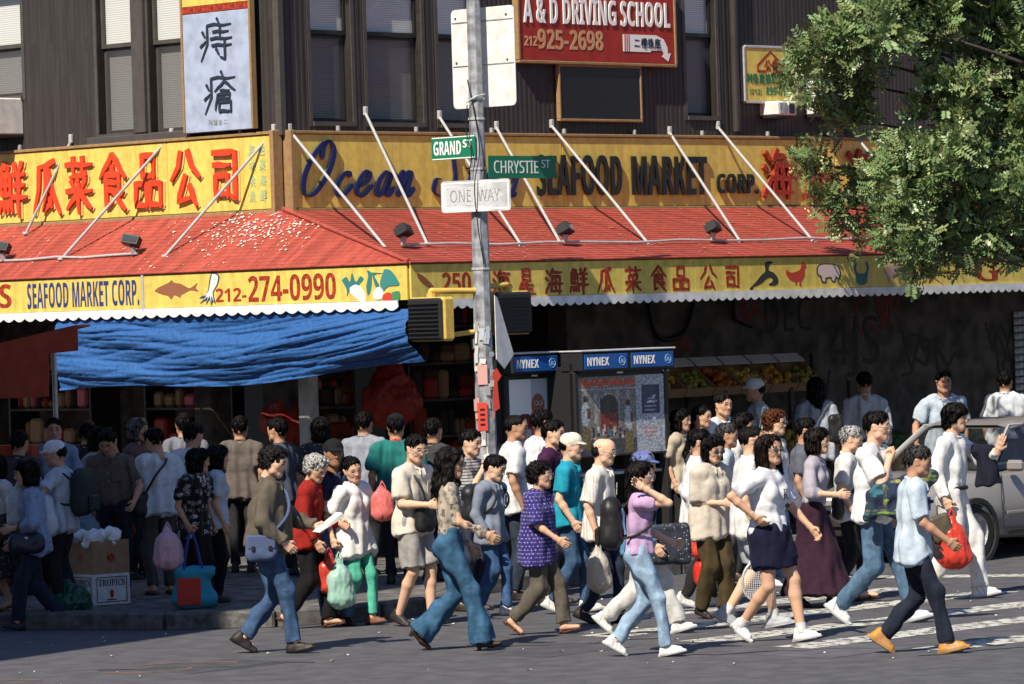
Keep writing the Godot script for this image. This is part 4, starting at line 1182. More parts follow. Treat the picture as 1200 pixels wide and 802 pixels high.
	for e in [[-0.36, 0.45], [0.32, 0.45], [-0.36, 0.9], [0.32, 0.9]]: part("bolt", block(0.022, 0.022, 0.01, 0.004), mats["black metal"], w, at(e[0], e[1], 0.012))
	# the two walk signals
	signal_head("black walk signal in a yellow case facing the shop left of the pole", Vector3(-0.83, 2.5, -42.42), gl, base)
	signal_head("black walk signal behind the pole turned towards the phone booths", Vector3(0.0, 2.54, -42.98), TURN - 0.1, base)
	var fl := thing("loose_sign", "white sign plate seen almost edge on, hanging from the pole", "traffic sign", Transform3D(Basis(Vector3.UP, 0.95), base + Vector3(0.12, 2.05, 0.04)))
	part("plate", prism([Vector2(0, 0.1), Vector2(0.13, 0.0), Vector2(0.30, 0.14), Vector2(0.04, 0.72), Vector2(0, 0.74)], 0.008), mats["white paint"], fl)

func signal_head(label: String, where: Vector3, turn: float, base: Vector3):
	var s := thing("walk_signal", label, "signal", Transform3D(Basis(Vector3.UP, turn), where), "walk signals on the street pole")
	part("case", block(0.5, 0.44, 0.16, 0.025), mats["signal yellow"], s, at(0, 0, -0.06))
	part("face", block(0.47, 0.42, 0.05, 0.02), mats["black metal"], s, at(0, 0.01, 0.035))
	var v := Faces.new()
	for k in 9: v.box(Vector3(-0.21, 0.035 + k * 0.042, 0.06), Vector3(0.21, 0.039 + k * 0.042, 0.085))
	part("visor_grid", done(v), mats["black metal"], s)
	var lp: Vector3 = s.transform.affine_inverse() * Vector3(base.x, where.y + 0.5, base.z)
	part("arm", tube(smooth3([Vector3(0.0, 0.44, -0.06), Vector3(0.0, 0.5, -0.06), Vector3(lp.x * 0.2, 0.5, lp.z * 0.2), Vector3(lp.x, 0.49, lp.z)]), 0.03, 8), mats["signal yellow"], s)
	part("arm", tube([Vector3(0, 0.02, -0.1), Vector3(lp.x * 0.3, 0.05, lp.z * 0.3), Vector3(lp.x, 0.09, lp.z)], 0.025, 8), mats["signal yellow"], s)
	part("hub", lathe([[0.0, 0], [0.05, 0], [0.05, 0.05], [0.0, 0.05]], 10), mats["signal yellow"], s, at(0, 0.43, -0.06))

func paint(im: Image, x: float, y: float, w: float, h: float, c: Color):
	im.fill_rect(Rect2i(int(x), int(y), int(w), int(h)), c.linear_to_srgb())

func blob(im: Image, cx: float, cy: float, rx: float, ry: float, c: Color):
	c = c.linear_to_srgb()
	for y in range(maxi(0, int(cy - ry)), mini(im.get_height(), int(cy + ry) + 1)):
		for x in range(maxi(0, int(cx - rx)), mini(im.get_width(), int(cx + rx) + 1)):
			var a := (x - cx) / rx; var b := (y - cy) / ry
			if a * a + b * b < 1.0: im.set_pixel(x, y, c)

func poster_material(key: String, im: Image) -> StandardMaterial3D:
	var m := StandardMaterial3D.new()
	m.resource_name = key
	m.albedo_texture = ImageTexture.create_from_image(im)
	m.roughness = 0.2
	mats[key] = m
	return m

func sheet(w: float, h: float) -> ArrayMesh:
	var f := Faces.new()
	f.quad(Vector3(-w / 2, 0, 0), Vector3(w / 2, 0, 0), Vector3(w / 2, h, 0), Vector3(-w / 2, h, 0), Vector3.BACK)
	for p in f.v: f.uv.append(Vector2(p.x / w + 0.5, 1.0 - p.y / h))
	return done(f)

func phone_booths():
	# the printed street picture on the wide booth
	var im := Image.create(360, 300, false, Image.FORMAT_RGB8)
	im.fill(Color(0.10, 0.11, 0.12).linear_to_srgb())
	var q := RandomNumberGenerator.new()
	q.seed = 9
	paint(im, 0, 0, 240, 300, Color(0.20, 0.19, 0.18))
	paint(im, 0, 44, 240, 8, Color(0.4, 0.4, 0.4)); paint(im, 8, 8, 226, 30, Color(0.30, 0.28, 0.27))
	for k in 15: paint(im, 12 + k * 15, 10 + (k % 3) * 2, 12, 24, Color(0.55, 0.09, 0.05))
	for k in 5: paint(im, 20 + k * 45, 56, 16, 130, Color(0.33, 0.32, 0.30))
	blob(im, 126, 110, 46, 48, Color(0.36, 0.34, 0.32)); blob(im, 126, 112, 38, 42, Color(0.05, 0.045, 0.04)); paint(im, 88, 112, 76, 80, Color(0.06, 0.05, 0.045))
	paint(im, 92, 140, 68, 80, Color(0.22, 0.03, 0.03))
	for k in 8: paint(im, 92 + k * 9, 80, 2, 60, Color(0.02, 0.02, 0.02))
	for k in 40:
		var x := q.randf_range(20, 230); var y := q.randf_range(190, 250)
		blob(im, x, y - 14, 4, 5, Color(0.25, 0.15, 0.1)); paint(im, x - 5, y - 9, 10, 22, [Color(0.5, 0.5, 0.5), Color(0.04, 0.04, 0.05), Color(0.1, 0.14, 0.2)][q.randi() % 3])
	paint(im, 0, 240, 240, 60, Color(0.07, 0.07, 0.075))
	for e in [[28.0, 110.0, 1.0], [206.0, 130.0, 0.9]]:
		blob(im, e[0], e[1] - 26, 10, 13, Color(0.05, 0.03, 0.025)); blob(im, e[0], e[1] + 30, 19, 46, Color(0.40, 0.43, 0.46)); paint(im, e[0] + 8, e[1] + 8, 12, 40, Color(0.12, 0.07, 0.05)); paint(im, e[0] - 18, e[1] + 84, 36, 80, Color(0.18, 0.13, 0.05))
	paint(im, 240, 0, 120, 300, Color(0.42, 0.46, 0.52)); paint(im, 264, 38, 74, 112, Color(0.02, 0.03, 0.09)); paint(im, 270, 44, 62, 100, Color(0.05, 0.06, 0.13))
	for k in 14: blob(im, 286 + q.randf_range(0, 34), 76 + q.randf_range(0, 34), 9, 2.5, Color(0.55, 0.55, 0.6))
	for k in 3: paint(im, 276, 122 + k * 7, 50, 3, Color(0.4, 0.4, 0.45))
	for k in 3: paint(im, 262 + k * 6, 206 + k * 14, 70 - k * 10, 4, Color(0.5, 0.2, 0.18))
	im.resize(72, 60, Image.INTERPOLATE_BILINEAR)
	for y in 60:
		for x in 72: im.set_pixel(x, y, im.get_pixel(x, y) * q.randf_range(0.75, 1.15))
	im.resize(360, 300, Image.INTERPOLATE_CUBIC)
	var street := poster_material("street poster", im)
	var im2 := Image.create(200, 300, false, Image.FORMAT_RGB8)
	im2.fill(Color(0.45, 0.5, 0.56).linear_to_srgb())
	paint(im2, 0, 0, 115, 300, Color(0.80, 0.80, 0.78))
	blob(im2, 80, 190, 60, 60, Color(0.14, 0.03, 0.035)); paint(im2, 20, 190, 130, 110, Color(0.45, 0.47, 0.5))
	blob(im2, 150, 100, 34, 44, Color(0.26, 0.12, 0.08)); blob(im2, 142, 92, 9, 7, Color(0.75, 0.75, 0.75)); blob(im2, 162, 92, 9, 7, Color(0.75, 0.75, 0.75)); blob(im2, 142, 92, 6, 4, Color(0.02, 0.02, 0.02)); blob(im2, 162, 92, 6, 4, Color(0.02, 0.02, 0.02))
	blob(im2, 160, 200, 50, 70, Color(0.2, 0.05, 0.05))
	im2.resize(50, 75, Image.INTERPOLATE_BILINEAR)
	im2.resize(200, 300, Image.INTERPOLATE_CUBIC)
	var face := poster_material("portrait poster", im2)
	for k in 2:
		var wide := k == 1
		var w: float = 1.42 if wide else 0.68
		var o := thing("phone_booth", ["narrow black phone booth with a white poster next to the pole", "wide black double phone booth with a printed street picture"][k], "phone booth", Transform3D(Basis(Vector3.UP, TURN), Vector3([0.12, 1.08][k], 0.15, [-43.3, -43.75][k])), "phone booths on the kerb")
		part("back_panel", block(w, 0.94, 0.06, 0.01), mats["black metal"], o, at(0, 1.14, 0.0))
		part("header", block(w, 0.2, 0.3, 0.015), mats["black metal"], o, at(0, 1.985, 0.0))
		part("roof", block(w + 0.02, 0.018, 0.32, 0.006), mats["steel"], o, at(0, 2.187, 0.0))
		for e in [-w / 2 + 0.03, w / 2 - 0.03]:
			part("post", block(0.06, 1.98, 0.1, 0.008), mats["black metal"], o, at(e, 0, 0))
			part("side_wing", block(0.03, 0.94, 0.36, 0.008), mats["black metal"], o, at(e, 1.1, -0.22))
		part("shelf", block(w - 0.1, 0.03, 0.36, 0.006), mats["steel"], o, at(0, 0.92, -0.2))
		for j in (2 if wide else 1):
			var cx: float = (-0.35 + j * 0.7) if wide else 0.0
			part("header_plate", block(0.64, 0.15, 0.01, 0.003), mats["booth blue"], o, at(cx, 2.01, 0.156))
			lettering("NYNEX", cx - 0.29, 2.045, 0.1615, 0.085, 0.33, 0.003, mats["white print"], o, "heavy")
			var ring := []
			for n in 20: ring.append(Vector3(cos(TAU * n / 20) * 0.045, sin(TAU * n / 20) * 0.045, 0))
			part("ring_mark", tube(ring, 0.005, 5, true), mat("pale blue", Color(0.2, 0.36, 0.62), 0.4), o, at(cx + 0.24, 2.085, 0.161))
			var bell := part("bell_mark", prism([Vector2(-0.03, -0.02), Vector2(0.03, -0.02), Vector2(0.02, 0.0), Vector2(0.016, 0.024), Vector2(-0.016, 0.024), Vector2(-0.02, 0.0)], 0.003), mats["pale blue"], o, at(cx + 0.24, 2.085, 0.1612))
			part("telephone", block(0.2, 0.36, 0.14, 0.02), mats["galvanized"], o, at(cx, 1.15, -0.11))
			part("plate_small", block(0.09, 0.018, 0.006, 0.001), mats["white print"], o, at(cx + (0.33 if wide else 0.1), 1.955, 0.04))
		part("poster", sheet(w - 0.12, 0.80), street if wide else face, o, at(0, 1.13, 0.036))
		part("glazing_bar", block(w - 0.06, 0.02, 0.02, 0.004), mats["black metal"], o, at(0, 1.112, 0.042))

func parked_car():
	# points forward along local x (towards us and to the left), its left side faces the street
	var place := TR * Transform3D(Basis(Vector3.UP, PI), Vector3(5.5, 0, 5.25))
	var car := thing("parked_car", "silver grey sedan parked at the kerb behind the man in white", "car", place)
	var body := mat("car paint", Color(0.25, 0.235, 0.225), 0.28, 0.2)
	body.clearcoat_enabled = true
	body.clearcoat = 0.8
	var hw := 0.85
	# cross sections along x: [x, lower y, belt y, half width]
	var sec := [[-2.3, 0.42, 0.72, 0.62], [-2.22, 0.3, 0.88, 0.78], [-1.9, 0.24, 0.93, 0.84], [-0.9, 0.2, 0.94, 0.86], [0.3, 0.2, 0.93, 0.86], [1.1, 0.22, 0.90, 0.85], [1.75, 0.26, 0.82, 0.82], [2.12, 0.3, 0.74, 0.74], [2.25, 0.4, 0.62, 0.6]]
	var rings := []
	for s in sec:
		var ring := []
		var y0: float = s[1]; var y1: float = s[2]; var w: float = s[3]
		for e in [[0.0, y0], [0.86, y0], [0.97, y0 + 0.06], [1.0, lerpf(y0, y1, 0.5)], [0.985, lerpf(y0, y1, 0.62)], [0.95, y1 - 0.05], [0.88, y1], [0.0, y1 + 0.015]]: ring.append(Vector2(e[0] * w, e[1]))
		rings.append([s[0], ring])
	var f := SurfaceTool.new()
	f.begin(Mesh.PRIMITIVE_TRIANGLES)
	f.set_smooth_group(0)
	for side in [1.0, -1.0]:
		for i in rings.size() - 1:
			for k in 7:
				var a := Vector3(rings[i][0], rings[i][1][k].y, rings[i][1][k].x * side); var b := Vector3(rings[i + 1][0], rings[i + 1][1][k].y, rings[i + 1][1][k].x * side)
				var c := Vector3(rings[i + 1][0], rings[i + 1][1][k + 1].y, rings[i + 1][1][k + 1].x * side); var d := Vector3(rings[i][0], rings[i][1][k + 1].y, rings[i][1][k + 1].x * side)
				for p in ([a, c, b, a, d, c] if side > 0 else [a, b, c, a, c, d]): f.add_vertex(p)
	f.index()
	f.generate_normals()
	part("body", f.commit(), body, car)
	# greenhouse: pillars and roof as a frame, panes set in it
	var top := 1.40
	var bl := [Vector3(1.05, 0.91, 0.76), Vector3(0.45, top - 0.04, 0.56), Vector3(0.2, top, 0.56), Vector3(-0.75, top + 0.01, 0.57), Vector3(-1.15, top - 0.06, 0.56), Vector3(-1.85, 0.94, 0.74)]
	var rf := Faces.new()
	for i in [1, 2, 3]:
		var a: Vector3 = bl[i]; var b: Vector3 = bl[i + 1]
		var m := Vector3(1, 1, -1)
		rf.quad(a, b, b * m + Vector3(0, 0.0, 0), a * m, Vector3.UP)
	var rm := Vector3(0, 0.035, 0)
	for i in [1, 2]:
		var a: Vector3 = bl[i] * Vector3(1, 1, 0.75) + rm; var b: Vector3 = bl[i + 1] * Vector3(1, 1, 0.75) + rm
		var m := Vector3(1, 1, -1)
		rf.quad(a, b, b * m, a * m, Vector3.UP)
		for s in [Vector3.ONE, m]: rf.quad(a * s, b * s, bl[i + 1] * s + rm * 0.1, bl[i] * s + rm * 0.1, Vector3(0, 1, s.z))
	part("roof", done(rf), body, car)
	for s in [1.0, -1.0]:
		var m := Vector3(1, 1, s)
		part("pillar", tube([bl[0] * m, bl[1] * m], [0.035, 0.03], 6), body, car)
		part("pillar", tube([Vector3(-0.32, 0.93, 0.80) * m, Vector3(-0.28, top - 0.01, 0.585) * m], 0.03, 6), mats["black metal"], car)
		part("pillar", tube([bl[5] * m, bl[4] * m], [0.09, 0.05], 6), body, car)
		part("roof_rail", tube([bl[1] * m, bl[2] * m, bl[3] * m, bl[4] * m], 0.032, 6), body, car)
		part("chrome_trim", tube([bl[0] * m + Vector3(0, 0.03, 0.01 * s), bl[1] * m + Vector3(0, 0.035, 0.012 * s), bl[3] * m + Vector3(0, 0.02, 0.028 * s)], 0.012, 6), mats["steel"], car)
		for e in [[Vector3(0.95, 0.94, 0.775), Vector3(0.42, top - 0.06, 0.575), Vector3(-0.26, top - 0.03, 0.585), Vector3(-0.3, 0.94, 0.8)], [Vector3(-0.35, 0.94, 0.8), Vector3(-0.3, top - 0.03, 0.585), Vector3(-1.1, top - 0.09, 0.575), Vector3(-1.7, 0.96, 0.765)]]:
			var g := Faces.new()
			g.quad(e[0] * m, e[1] * m, e[2] * m, e[3] * m, Vector3(0, 0, s))
			part("side_window", done(g), mats["pane"], car)
		part("door_seam", tube([Vector3(0.95, 0.32, 0.862) * m, Vector3(0.98, 0.7, 0.858) * m, Vector3(0.9, 0.9, 0.8) * m], 0.006, 4), mats["black metal"], car)
		part("door_seam", tube([Vector3(-0.34, 0.3, 0.866) * m, Vector3(-0.33, 0.9, 0.81) * m], 0.006, 4), mats["black metal"], car)
		part("side_trim", block(1.9, 0.035, 0.014, 0.006), body, car, at(-0.05, 0.47, 0.868 * s))
		part("sill_trim", block(1.9, 0.05, 0.014, 0.006), mats["black rubber"], car, at(-0.05, 0.26, 0.86 * s))
		part("door_handle", block(0.16, 0.03, 0.03, 0.01), mats["black metal"], car, at(-0.1, 0.76, 0.86 * s))
		part("mirror", block(0.1, 0.12, 0.2, 0.03), body, car, at(0.82, 0.92, 0.93 * s))
		for x in [1.4, -1.45]:
			var wl := Node3D.new()
			wl.name = "wheel"
			car.add_child(wl, true)
			wl.transform = Transform3D(Basis(Vector3.RIGHT, PI / 2 * s), Vector3(x, 0.31, 0.74 * s))
			part("tyre", lathe([[0.2, -0.1], [0.29, -0.1], [0.31, -0.07], [0.31, 0.07], [0.29, 0.1], [0.2, 0.1]], 24), mats["black rubber"], wl)
			part("rim", lathe([[0.2, 0.1], [0.19, 0.06], [0.1, 0.09], [0.0, 0.1]], 16), mats["galvanized"], wl)
			part("wheel_arch", lathe([[0.36, -0.12], [0.36, 0.125], [0.31, 0.125], [0.31, -0.12]], 24), mats["black rubber"], wl)
	var ws := Faces.new()
	ws.quad(Vector3(1.07, 0.92, 0.74), Vector3(0.47, top - 0.02, 0.55), Vector3(0.47, top - 0.02, -0.55), Vector3(1.07, 0.92, -0.74), Vector3(1, 1, 0))
	part("windscreen", done(ws), mats["pane"], car)
	ws = Faces.new()
	ws.quad(Vector3(-1.85, 0.95, 0.7), Vector3(-1.17, top - 0.05, 0.55), Vector3(-1.17, top - 0.05, -0.55), Vector3(-1.85, 0.95, -0.7), Vector3(-1, 1, 0))
	part("rear_window", done(ws), mats["pane"], car)
	part("cabin_lining", block(2.4, 0.05, 1.3, 0.01), mats["black rubber"], car, at(-0.4, 0.93, 0))
	for s in [1.0, -1.0]:
		for x in [0.05, -1.15]:
			part("car_seat", block(0.16, 0.62, 0.5, 0.06), mats["stained wood"], car, Transform3D(Basis(Vector3.BACK, 0.2), Vector3(x, 0.62, 0.36 * s)))
		part("headlight", block(0.06, 0.13, 0.36, 0.02), mats["white print"], car, at(2.17, 0.56, 0.48 * s))
		part("tail_light", block(0.05, 0.14, 0.4, 0.02), mats["sign red"], car, at(-2.27, 0.66, 0.42 * s))
	part("bumper", block(0.14, 0.16, 1.5, 0.04), mats["black rubber"], car, at(2.22, 0.36, 0))
	part("bumper", block(0.14, 0.18, 1.5, 0.04), mats["black rubber"], car, at(-2.28, 0.38, 0))
	part("paper_slip", block(0.16, 0.07, 0.002, 0.0005), mats["white print"], car, Transform3D(Basis(Vector3.RIGHT, -0.43), Vector3(0.35, 1.0, 0.745)))

func street_tree():
	var root := Vector3(7.3, 0.15, -46.6)
	var t := thing("street_tree", "green leafy street tree with cream blossom hanging over the awning", "tree", Transform3D(Basis(), root))
	var clumps := [[3.4, 5.47, -45.88, 0.32], [3.77, 5.64, -45.88, 0.37], [4.1, 5.7, -45.5, 0.32], [4.72, 5.81, -46.12, 0.42], [5.4, 5.72, -46.5, 0.46], [3.66, 5.17, -46.5, 0.32], [4.77, 4.97, -46.0, 0.42], [5.29, 5.17, -46.5, 0.42], [5.59, 4.69, -46.38, 0.46], [4.25, 4.15, -45.62, 0.37], [4.62, 4.32, -45.62, 0.42], [5.16, 4.24, -46.37, 0.42], [5.46, 3.94, -45.87, 0.37], [4.14, 3.74, -45.5, 0.32], [4.61, 3.7, -46.62, 0.42], [5.0, 3.59, -46.0, 0.42], [5.55, 3.49, -46.75, 0.32], [4.31, 3.32, -45.5, 0.23], [4.48, 3.1, -46.0, 0.15], [4.88, 3.32, -46.62, 0.23], [3.77, 4.74, -46.25, 0.23], [3.19, 5.34, -46.75, 0.13],
		[3.39, 4.33, -47.6, 0.27], [3.61, 3.85, -47.6, 0.33], [3.96, 4.13, -47.6, 0.29], [3.89, 3.6, -47.6, 0.24], [4.25, 4.5, -47.6, 0.19],
		[6.1, 5.4, -46.2, 0.6], [6.2, 4.5, -46.6, 0.6], [6.1, 3.8, -46.3, 0.5], [6.9, 5.0, -46.3, 0.7], [5.2, 6.6, -46.2, 0.7], [6.3, 6.6, -46.5, 0.8], [4.2, 6.4, -46.0, 0.55], [7.3, 6.2, -46.6, 0.8], [8.2, 5.4, -46.6, 0.8], [7.2, 7.4, -46.8, 0.8]]
	part("trunk", tube(smooth3([Vector3(0, 0, 0), Vector3(0.05, 1.2, 0.02), Vector3(-0.05, 2.4, 0), Vector3(0.0, 4.0, 0.05), Vector3(0.05, 6.0, 0)]), [0.17, 0.165, 0.16, 0.16, 0.155, 0.15, 0.15, 0.145, 0.14, 0.14, 0.135, 0.13, 0.125, 0.12, 0.115, 0.11, 0.1, 0.09, 0.08, 0.07, 0.06], 10), mats["bark"], t)
	var q := RandomNumberGenerator.new()
	q.seed = 44
	var xs: Array[Transform3D] = []
	var tint: Array[Color] = []
	var fx: Array[Transform3D] = []
	var lim := 0
	for c in clumps:
		var o := Vector3(c[0], c[1], c[2]) - root
		var r: float = c[3]
		# a limb from the trunk to each clump
		var y0 := clampf(o.y - 0.5 - absf(o.x) * 0.25, 2.2, 5.6)
		var a := Vector3(0, y0, 0)
		var mid := a.lerp(o, 0.55) + Vector3(0, 0.18, q.randf_range(-0.15, 0.15))
		if r > 0.2: part("limb", tube(smooth3([a, a.lerp(mid, 0.5) + Vector3(0, 0.06, 0), mid, mid.lerp(o, 0.6) + Vector3(0, 0.04, 0), o + Vector3(-r * 0.3, 0, 0)], 3), [0.04, 0.038, 0.036, 0.033, 0.03, 0.027, 0.024, 0.021, 0.018, 0.015, 0.012, 0.009, 0.006], 6), mats["bark"], t)
		# leafy twigs: sprays lie on twigs that fan out from the middle of the clump
		var count := int(430.0 * pow(r / 0.4, 2.0) * (0.45 if c[2] < -47.0 else 1.0))
		var twigs := maxi(6, int(34 * r / 0.4))
		for k in twigs:
			var d := Vector3(q.randfn(0, 1), q.randfn(0, 0.8), q.randfn(0, 1)).normalized()
			var len := r * q.randf_range(0.7, 1.25)
			for n in count / twigs:
				var s := pow(q.randf(), 0.55)
				var p := o + d * len * s + Vector3(q.randfn(0, 0.05), q.randfn(0, 0.04) - 0.07 * s * s, q.randfn(0, 0.05))
				var face := (d * 0.5 + Vector3(q.randfn(0, 0.6), q.randfn(0.2, 0.5), q.randfn(0, 0.6))).normalized()
				var b := Basis.looking_at(face, Vector3(0.1, 1, 0.2).normalized()) * Basis(Vector3.FORWARD, q.randf() * TAU)
				xs.append(Transform3D(b.scaled(Vector3.ONE * q.randf_range(1.2, 2.0)), p))
				var v := q.randf_range(0.75, 1.3)
				tint.append(Color(0.115 * v + q.randf() * 0.05, 0.20 * v, 0.075 * v))
			if c[0] < 4.7 and q.randf() < 0.2: fx.append(Transform3D(Basis(Vector3.UP, q.randf() * 6.0), o + d * len))
	# one spray: a stem with paired leaflets
	var f := Faces.new()
	for k in 5:
		var z := -0.02 - k * 0.019
		for s in [-1.0, 1.0]:
			var a := Vector3(0, 0, z); var e := Vector3(s * 0.036, 0.005 * sin(k * 2.1 + s), z - 0.014)
			var w := Vector3(0.003 * s, 0.004, -0.012)
			f.tri(a, a.lerp(e, 0.5) + w, e, Vector3.UP); f.tri(a, e, a.lerp(e, 0.5) - w, Vector3.UP)
	var mm := MultiMesh.new()
	mm.transform_format = MultiMesh.TRANSFORM_3D
	mm.use_colors = true
	mm.mesh = done(f)
	mm.instance_count = xs.size()
	for i in xs.size():
		mm.set_instance_transform(i, xs[i])
		mm.set_instance_color(i, tint[i])
	var lm := StandardMaterial3D.new()
	lm.resource_name = "leaves"
	lm.vertex_color_use_as_albedo = true
	lm.roughness = 0.42
	lm.backlight_enabled = true
	lm.backlight = Color(0.16, 0.26, 0.08)
	var cr := MultiMeshInstance3D.new()
	cr.name = "crown"
	cr.multimesh = mm
	cr.material_override = lm
	cr.set_meta("kind", "stuff")
	t.add_child(cr)
	# cream blossom
	var bl := Faces.new()
	for k in 9:
		var p := Vector3(q.randfn(0, 0.03), q.randfn(0, 0.04), q.randfn(0, 0.03))
		bl.quad(p + Vector3(0.012, 0, 0.004), p + Vector3(0, 0.012, 0), p - Vector3(0.012, 0, -0.004), p - Vector3(0, 0.012, 0), Vector3.BACK)
	var bm := MultiMesh.new()
	bm.transform_format = MultiMesh.TRANSFORM_3D
	bm.mesh = done(bl)
	bm.instance_count = fx.size()
	for i in fx.size(): bm.set_instance_transform(i, fx[i])
	var bi := MultiMeshInstance3D.new()
	bi.name = "blossom"
	bi.multimesh = bm
	bi.material_override = mat("blossom", Color(0.62, 0.62, 0.30), 0.7)
	bi.set_meta("kind", "stuff")
	t.add_child(bi)

func boxes_and_litter():
	# two stacked cartons in front of the shop
	var t := Transform3D(Basis(Vector3.UP, 0.62), Vector3(-3.94, 0.15, -40.0))
	var lo := thing("white_carton", "white printed carton at the bottom of the stack on the pavement", "carton", t)
	part("box", block(0.4, 0.29, 0.46, 0.006), mats["white carton"], lo)
	for side in 2:
		var f := Transform3D(Basis(Vector3.UP, -PI / 2 * side), Vector3.ZERO) * Transform3D(Basis(), Vector3(0, 0, 0.232 if side == 0 else 0.202))
		var w: float = 0.36 if side == 0 else 0.42
		part("frame_print", strokes([[Vector2(-w / 2 + 0.02, 0.03), Vector2(w / 2 - 0.02, 0.03)], [Vector2(-w / 2 + 0.02, 0.03), Vector2(-w / 2 + 0.02, 0.26)], [Vector2(w / 2 - 0.02, 0.03), Vector2(w / 2 - 0.02, 0.26)], [Vector2(-w / 2 + 0.02, 0.26), Vector2(w / 2 - 0.02, 0.26)]], 0.004, 0.001, false), mats["navy print"], lo, f)
		lettering("TROPICS", -w / 2 + 0.035, 0.18, 0.001, 0.06, w - 0.07, 0.001, mats["navy print"], lo, "serif heavy", "print", f)
		part("print", prism([Vector2(-0.02, 0.08), Vector2(0.0, 0.06), Vector2(0.02, 0.08), Vector2(0.022, 0.13), Vector2(0.0, 0.15), Vector2(-0.022, 0.13)], 0.001), mats["red print"], lo, f * at(0, 0, 0))
		part("print", block(0.1, 0.012, 0.001, 0.0002), mats["navy print"], lo, f * at(0.0, 0.045, 0.0006))
	var up := thing("brown_carton", "open brown carton full of white plastic bags on the white carton", "carton", Transform3D(t.basis.rotated(Vector3.UP, 0.03), t.origin + Vector3(0, 0.292, 0)))
	var f := Faces.new()
	f.box(Vector3(-0.2, 0, -0.22), Vector3(0.2, 0.01, 0.22)); f.box(Vector3(-0.2, 0.01, -0.22), Vector3(-0.192, 0.31, 0.22)); f.box(Vector3(0.192, 0.01, -0.22), Vector3(0.2, 0.31, 0.22))
	f.box(Vector3(-0.192, 0.01, -0.22), Vector3(0.192, 0.31, -0.212)); f.box(Vector3(-0.192, 0.01, 0.212), Vector3(0.192, 0.31, 0.22))
	part("box", done(f), mats["carton"], up)
	for side in 2:
		var s := Transform3D(Basis(Vector3.UP, -PI / 2 * side), Vector3.ZERO) * Transform3D(Basis(), Vector3(0, 0.1, 0.221 if side == 0 else 0.201))
		part("print", prism([Vector2(-0.03, 0.08), Vector2(-0.045, 0.05), Vector2(-0.03, 0.02), Vector2(0, 0.0), Vector2(0.03, 0.02), Vector2(0.045, 0.05), Vector2(0.03, 0.08), Vector2(0.01, 0.09), Vector2(-0.01, 0.09)], 0.001), mats["red print"], up, s)
	var nz := noise(7.0, 66)
	var film := mat("white film", Color(0.70, 0.71, 0.72), 0.35)
	for k in 4:
		var b := skin_field([bn(Vector3(-0.06, 0, 0), Vector3(0.06, 0.02, 0.02), 0.07, 0.06), bn(Vector3(0, 0, 0), Vector3(-0.1, -0.06, 0.05), 0.05, 0.03)], [], 0.014, nz, 0.04)
		var o := part("plastic_roll", arrays_mesh(b[0], b[1], b[2]), film, null, Transform3D(Basis(Vector3.UP, k * 1.3), up.transform * Vector3([-0.12, 0.08, 0.1, -0.15][k], [0.34, 0.35, 0.32, 0.33][k], [0.14, 0.1, -0.1, -0.06][k])))
		tag(o, "crumpled white plastic bags heaped in the open brown carton", "plastic bags", "white bags in the brown carton")
	var gb := skin_field([bn(Vector3(-0.12, 0.08, 0), Vector3(0.12, 0.1, 0.02), 0.1, 0.12), bn(Vector3(0.1, 0.1, 0), Vector3(0.0, 0.24, 0), 0.1, 0.05)], [], 0.02, noise(6.0, 68), 0.06)
	tag(part("green_plastic_sack", arrays_mesh(gb[0], gb[1], gb[2]), mat("green film", Color(0.012, 0.07, 0.05), 0.35), null, at(-4.18, 0.14, -39.35)), "crumpled dark green plastic sack on the pavement beside the white carton", "sack")
	# scraps of paper on the road
	var q := RandomNumberGenerator.new()
	q.seed = 8
	var f2 := Faces.new()
	for k in 90:
		var p := Vector3(q.randf_range(-5, 5), 0.006, q.randf_range(-41, -32.8))
		var s := q.randf_range(0.008, 0.028)
		var a := q.randf() * TAU
		var x := Vector3(cos(a), 0, sin(a)) * s; var z := Vector3(-sin(a), 0, cos(a)) * s * 0.6
		f2.quad(p - x - z, p + x - z * 0.6 + Vector3(0, 0.006, 0), p + x + z, p - x * 0.8 + z + Vector3(0, 0.01, 0), Vector3.UP)
	var lt := part("litter", done(f2), mat("litter", Color(0.55, 0.54, 0.5), 0.8))
	tag(lt, "small pale scraps of paper scattered over the road", "litter")
	lt.set_meta("kind", "stuff")

# ---------------------------------------------------------------- people
var SKIN := {"light": Color(0.60, 0.38, 0.26), "mid": Color(0.52, 0.31, 0.205), "tan": Color(0.42, 0.235, 0.15), "dark": Color(0.28, 0.15, 0.09)}
var heads := {}
var hairs := {}
var hands := {}
var shoes := {}
var people := {}
var folds: FastNoiseLite
var made := {}

func tri_noise() -> FastNoiseLite:
	var n := noise(0.9, 15, FastNoiseLite.TYPE_SIMPLEX_SMOOTH, 1)
	n.fractal_gain = 0.35
	return n

